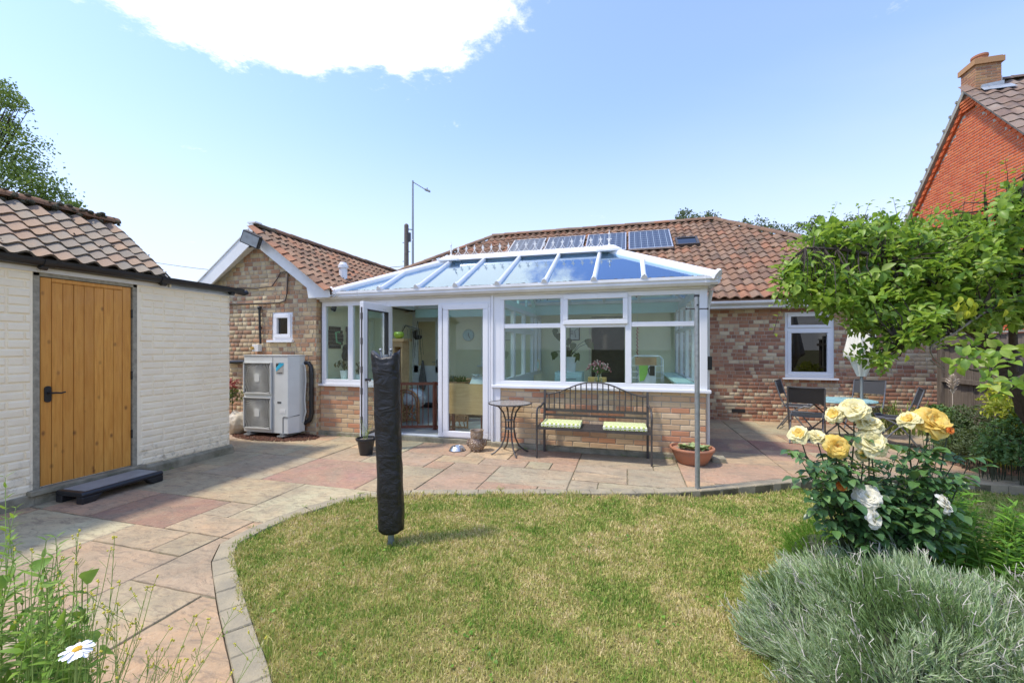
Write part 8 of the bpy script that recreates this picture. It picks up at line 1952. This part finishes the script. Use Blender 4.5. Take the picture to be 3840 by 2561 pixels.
# daisy
simple('daisy_white', (.82, .83, .84), .55); simple('daisy_yellow', (.75, .42, .03), .7, bump=.6, bscale=400)
dc = T(290, 2432, .98); dz = thing('oxeye_daisy', 'single white oxeye daisy with a yellow centre at the lower left', 'flower', (dc.x, dc.y, 0)); axd = Vector((.10, -.15, 1)).normalized(); o1 = axd.orthogonal().normalized(); o2 = axd.cross(o1)
for k in range(24):
    a = 2 * pi * k / 24 + rw.uniform(-.08, .08); out = o1 * math.cos(a) + o2 * math.sin(a); tn = axd.cross(out); L_ = .031 * rw.uniform(.85, 1.08); el = rw.uniform(-.12, .25); vs = []
    for (t, w) in ((.2, .0022), (.5, .0046), (.8, .0050), (.95, .0036), (1.0, .0015)):
        p = dc + out * (L_ * t) + axd * (el * L_ * t - .008 * t * t); vs += [p - tn * w, p + axd * -.0006, p + tn * w]
    m = MB().add(vs, [f for i in range(4) for f in ((i * 3, i * 3 + 1, i * 3 + 4, i * 3 + 3), (i * 3 + 1, i * 3 + 2, i * 3 + 5, i * 3 + 4))]); obj('petal', m, 'daisy_white', dz, smooth=True)
m = MB().lathe([(.0, .004), (.005, .0035), (.009, .0015), (.010, -.001), (0, -.003)], dc, 18, axd.to_track_quat('Z', 'Y').to_matrix(), False); obj('centre', m, 'daisy_yellow', dz, smooth=True)
m = MB().tube([dc - axd * .002, T(285, 2530, .98), T(270, 2750, .95)], [.0028, .0024, .0022], 7); autosmooth(obj('stem', m, 'stem_lime', dz))
# ---- plants in pots
pp_ = [(Vector((po.x + rw.uniform(-.12, .05), po.y + rw.uniform(-.05, .05), .2 + rw.uniform(.10, .34))), Vector((po.x + rw.uniform(-.04, .04), po.y, .2))) for _ in range(9)]
shoot_clump('x', 'x', 'x', None, pp_, .034, 'leaf_yellowgreen', 'stem_lime', LANCE, .8, 3, nl=10, parent=pot, r_st=.0018)
n_ = 150; a = rn.uniform(0, 2 * pi, n_); cl = rn.randint(0, 5, n_); cxs = np.array([-.10, .02, .11, .15, -.02])[cl]; cys = np.array([-.02, .05, -.06, .04, -.09])[cl]; P = np.stack([tp.x + cxs, tp.y + cys, np.full(n_, .185)], 1); D = np.stack([np.cos(a), np.sin(a), rn.uniform(.25, 1.6, n_)], 1)
leafmat('leaf_succulent', [(.16, .28, .12), (.28, .36, .16), (.38, .42, .18), (.20, .30, .16)], .1, .5)
leaf_obj('succulent_leaves', P, D, np.stack([-np.cos(a), -np.sin(a), np.ones(n_)], 1), rn.uniform(.05, .10, n_), OVAL, 'leaf_succulent', tpt, wscale=.9)
def house_leaves(t, specs, mat, size, tm, c0):
    m = MB(); P, D, N = [], [], []
    for p in specs: m.tube([c0, Vector(c0).lerp(p, .5) + Vector((0, 0, .06)), p], [.006, .005, .003], 5, False); P.append(p); D.append(Vector((random.uniform(-.6, .6), -.3, -1)).normalized()); N.append(Vector((random.uniform(-.5, .5), -1, .4)).normalized())
    obj('stems', m, 'stem_dark', t); leaf_obj('leaf', P, D, N, size, tm, mat, t, big=len(P))
c3 = Vector(pots_in[2][1:]); house_leaves(pots_in[2][0], [PY(u, v, 7.7 + .1 * (k % 3)) for k, (u, v) in enumerate([(2085, 1232), (2092, 1250), (2078, 1318), (2086, 1322), (2125, 1275), (2140, 1270), (2150, 1285), (2140, 1310), (2132, 1330), (2205, 1270), (2210, 1285), (2160, 1325), (2166, 1330), (2128, 1300), (2142, 1345)])], 'leaf_dark', .16, HEART, c3)
c1_ = Vector(pots_in[0][1:]); house_leaves(pots_in[0][0], [PY(u, v, 6.0 + .02 * (k % 3)) for k, (u, v) in enumerate([(1258, 1360), (1270, 1362), (1280, 1358), (1288, 1352), (1296, 1362), (1304, 1370), (1290, 1372), (1276, 1350), (1308, 1358)])], 'leaf_olive', .085, OVAL, c1_)
c2_ = Vector(pots_in[1][1:]); house_leaves(pots_in[1][0], [PY(u, v, 6.0) for (u, v) in [(1338, 1360), (1345, 1372), (1350, 1355), (1342, 1385), (1332, 1388)]], 'leaf_olive', .06, OVAL, c2_)
# small dark plant on the sofa side
sp_ = thing('potted_fern', 'dark spiky pot plant behind the plywood board', 'plant', (PY(1700, 1420, 7.2).x, 7.2, .085)); q = PY(1705, 1432, 7.2); obj('stand', MB().box((q.x - .25, 7.1, .09), (q.x + .25, 7.3, q.z)), 'rattan', sp_); n_ = 110; leaf_obj('foliage', np.array([q.x, 7.2, q.z]) + rn.uniform(-1, 1, (n_, 3)) * np.array([.22, .05, .01]), randdir(n_, 2.0), randdir(n_), .13, LANCE, 'leaf_dark', sp_, wscale=.8)
# ---- fallen crumbs: a few fallen leaves and pebbles on slabs, daisies in the lawn
rc = np.random.RandomState(2); n_ = 160; x = rc.uniform(-5.0, 2.5, n_); y = rc.uniform(2.5, 5.7, n_); ok = ~inside_poly(x, y, offset(ES, KW) + [(6.6, 5.5), (6.6, -1.6), (-1.0, -1.6)]); P = np.stack([x, y, np.full(n_, .006)], 1)[ok]; n_ = len(P)
leaf_obj('fallen_leaves', P, randdir(n_) * np.array([1, 1, .1]), randdir(n_, 3), rc.uniform(.008, .022, n_), SIMPLE, 'bark_chips', None, label='tiny fallen leaves scattered on the patio slabs', kind='stuff')

# small weeds in the joints and along the plinths, broad leaved weeds in the turf
rv = np.random.RandomState(23); Pj = []
for _ in range(46):
    k = rv.randint(0, 4)
    if k == 0: c_ = (rv.uniform(-4.9, -3.75), YC - .06)
    elif k == 1: c_ = (XS + .055, rv.uniform(1.8, 4.4))
    elif k == 2: c_ = (rv.uniform(-1.8, .9), YC - .095)
    else: c_ = OUTS[rv.randint(8, len(OUTS) - 6)]
    for _ in range(rv.randint(5, 14)): Pj.append((c_[0] + rv.normal(0, .018), c_[1] + rv.normal(0, .012), .004))
Pj = np.array(Pj); n_ = len(Pj); leaf_obj('joint_weeds', Pj, randdir(n_, 1.6), randdir(n_), rv.uniform(.012, .035, n_), LANCE, 'leaf_weed', None, label='tiny weeds and moss growing in the paving joints', kind='stuff')
cl = np.stack([rv.uniform(-2.4, 3.2, 60), rv.uniform(1.4, 4.4, 60)], 1); Pw = []
for c_ in cl:
    for _ in range(rv.randint(4, 16)): x_, y_ = c_[0] + rv.normal(0, .06), c_[1] + rv.normal(0, .06); Pw.append((x_, y_, lawn_z(x_, y_) + rv.uniform(.008, .024)))
Pw = np.array(Pw); ok = inside_poly(Pw[:, 0], Pw[:, 1], LAWN); Pw = Pw[ok]; n_ = len(Pw); leaf_obj('lawn_weeds', Pw, randdir(n_) * np.array([1, 1, .3]), randdir(n_, 3.0), rv.uniform(.012, .026, n_), OVAL, 'leaf_phlox', None, wscale=1.5, label='patches of clover and plantain leaves in the turf', kind='stuff')
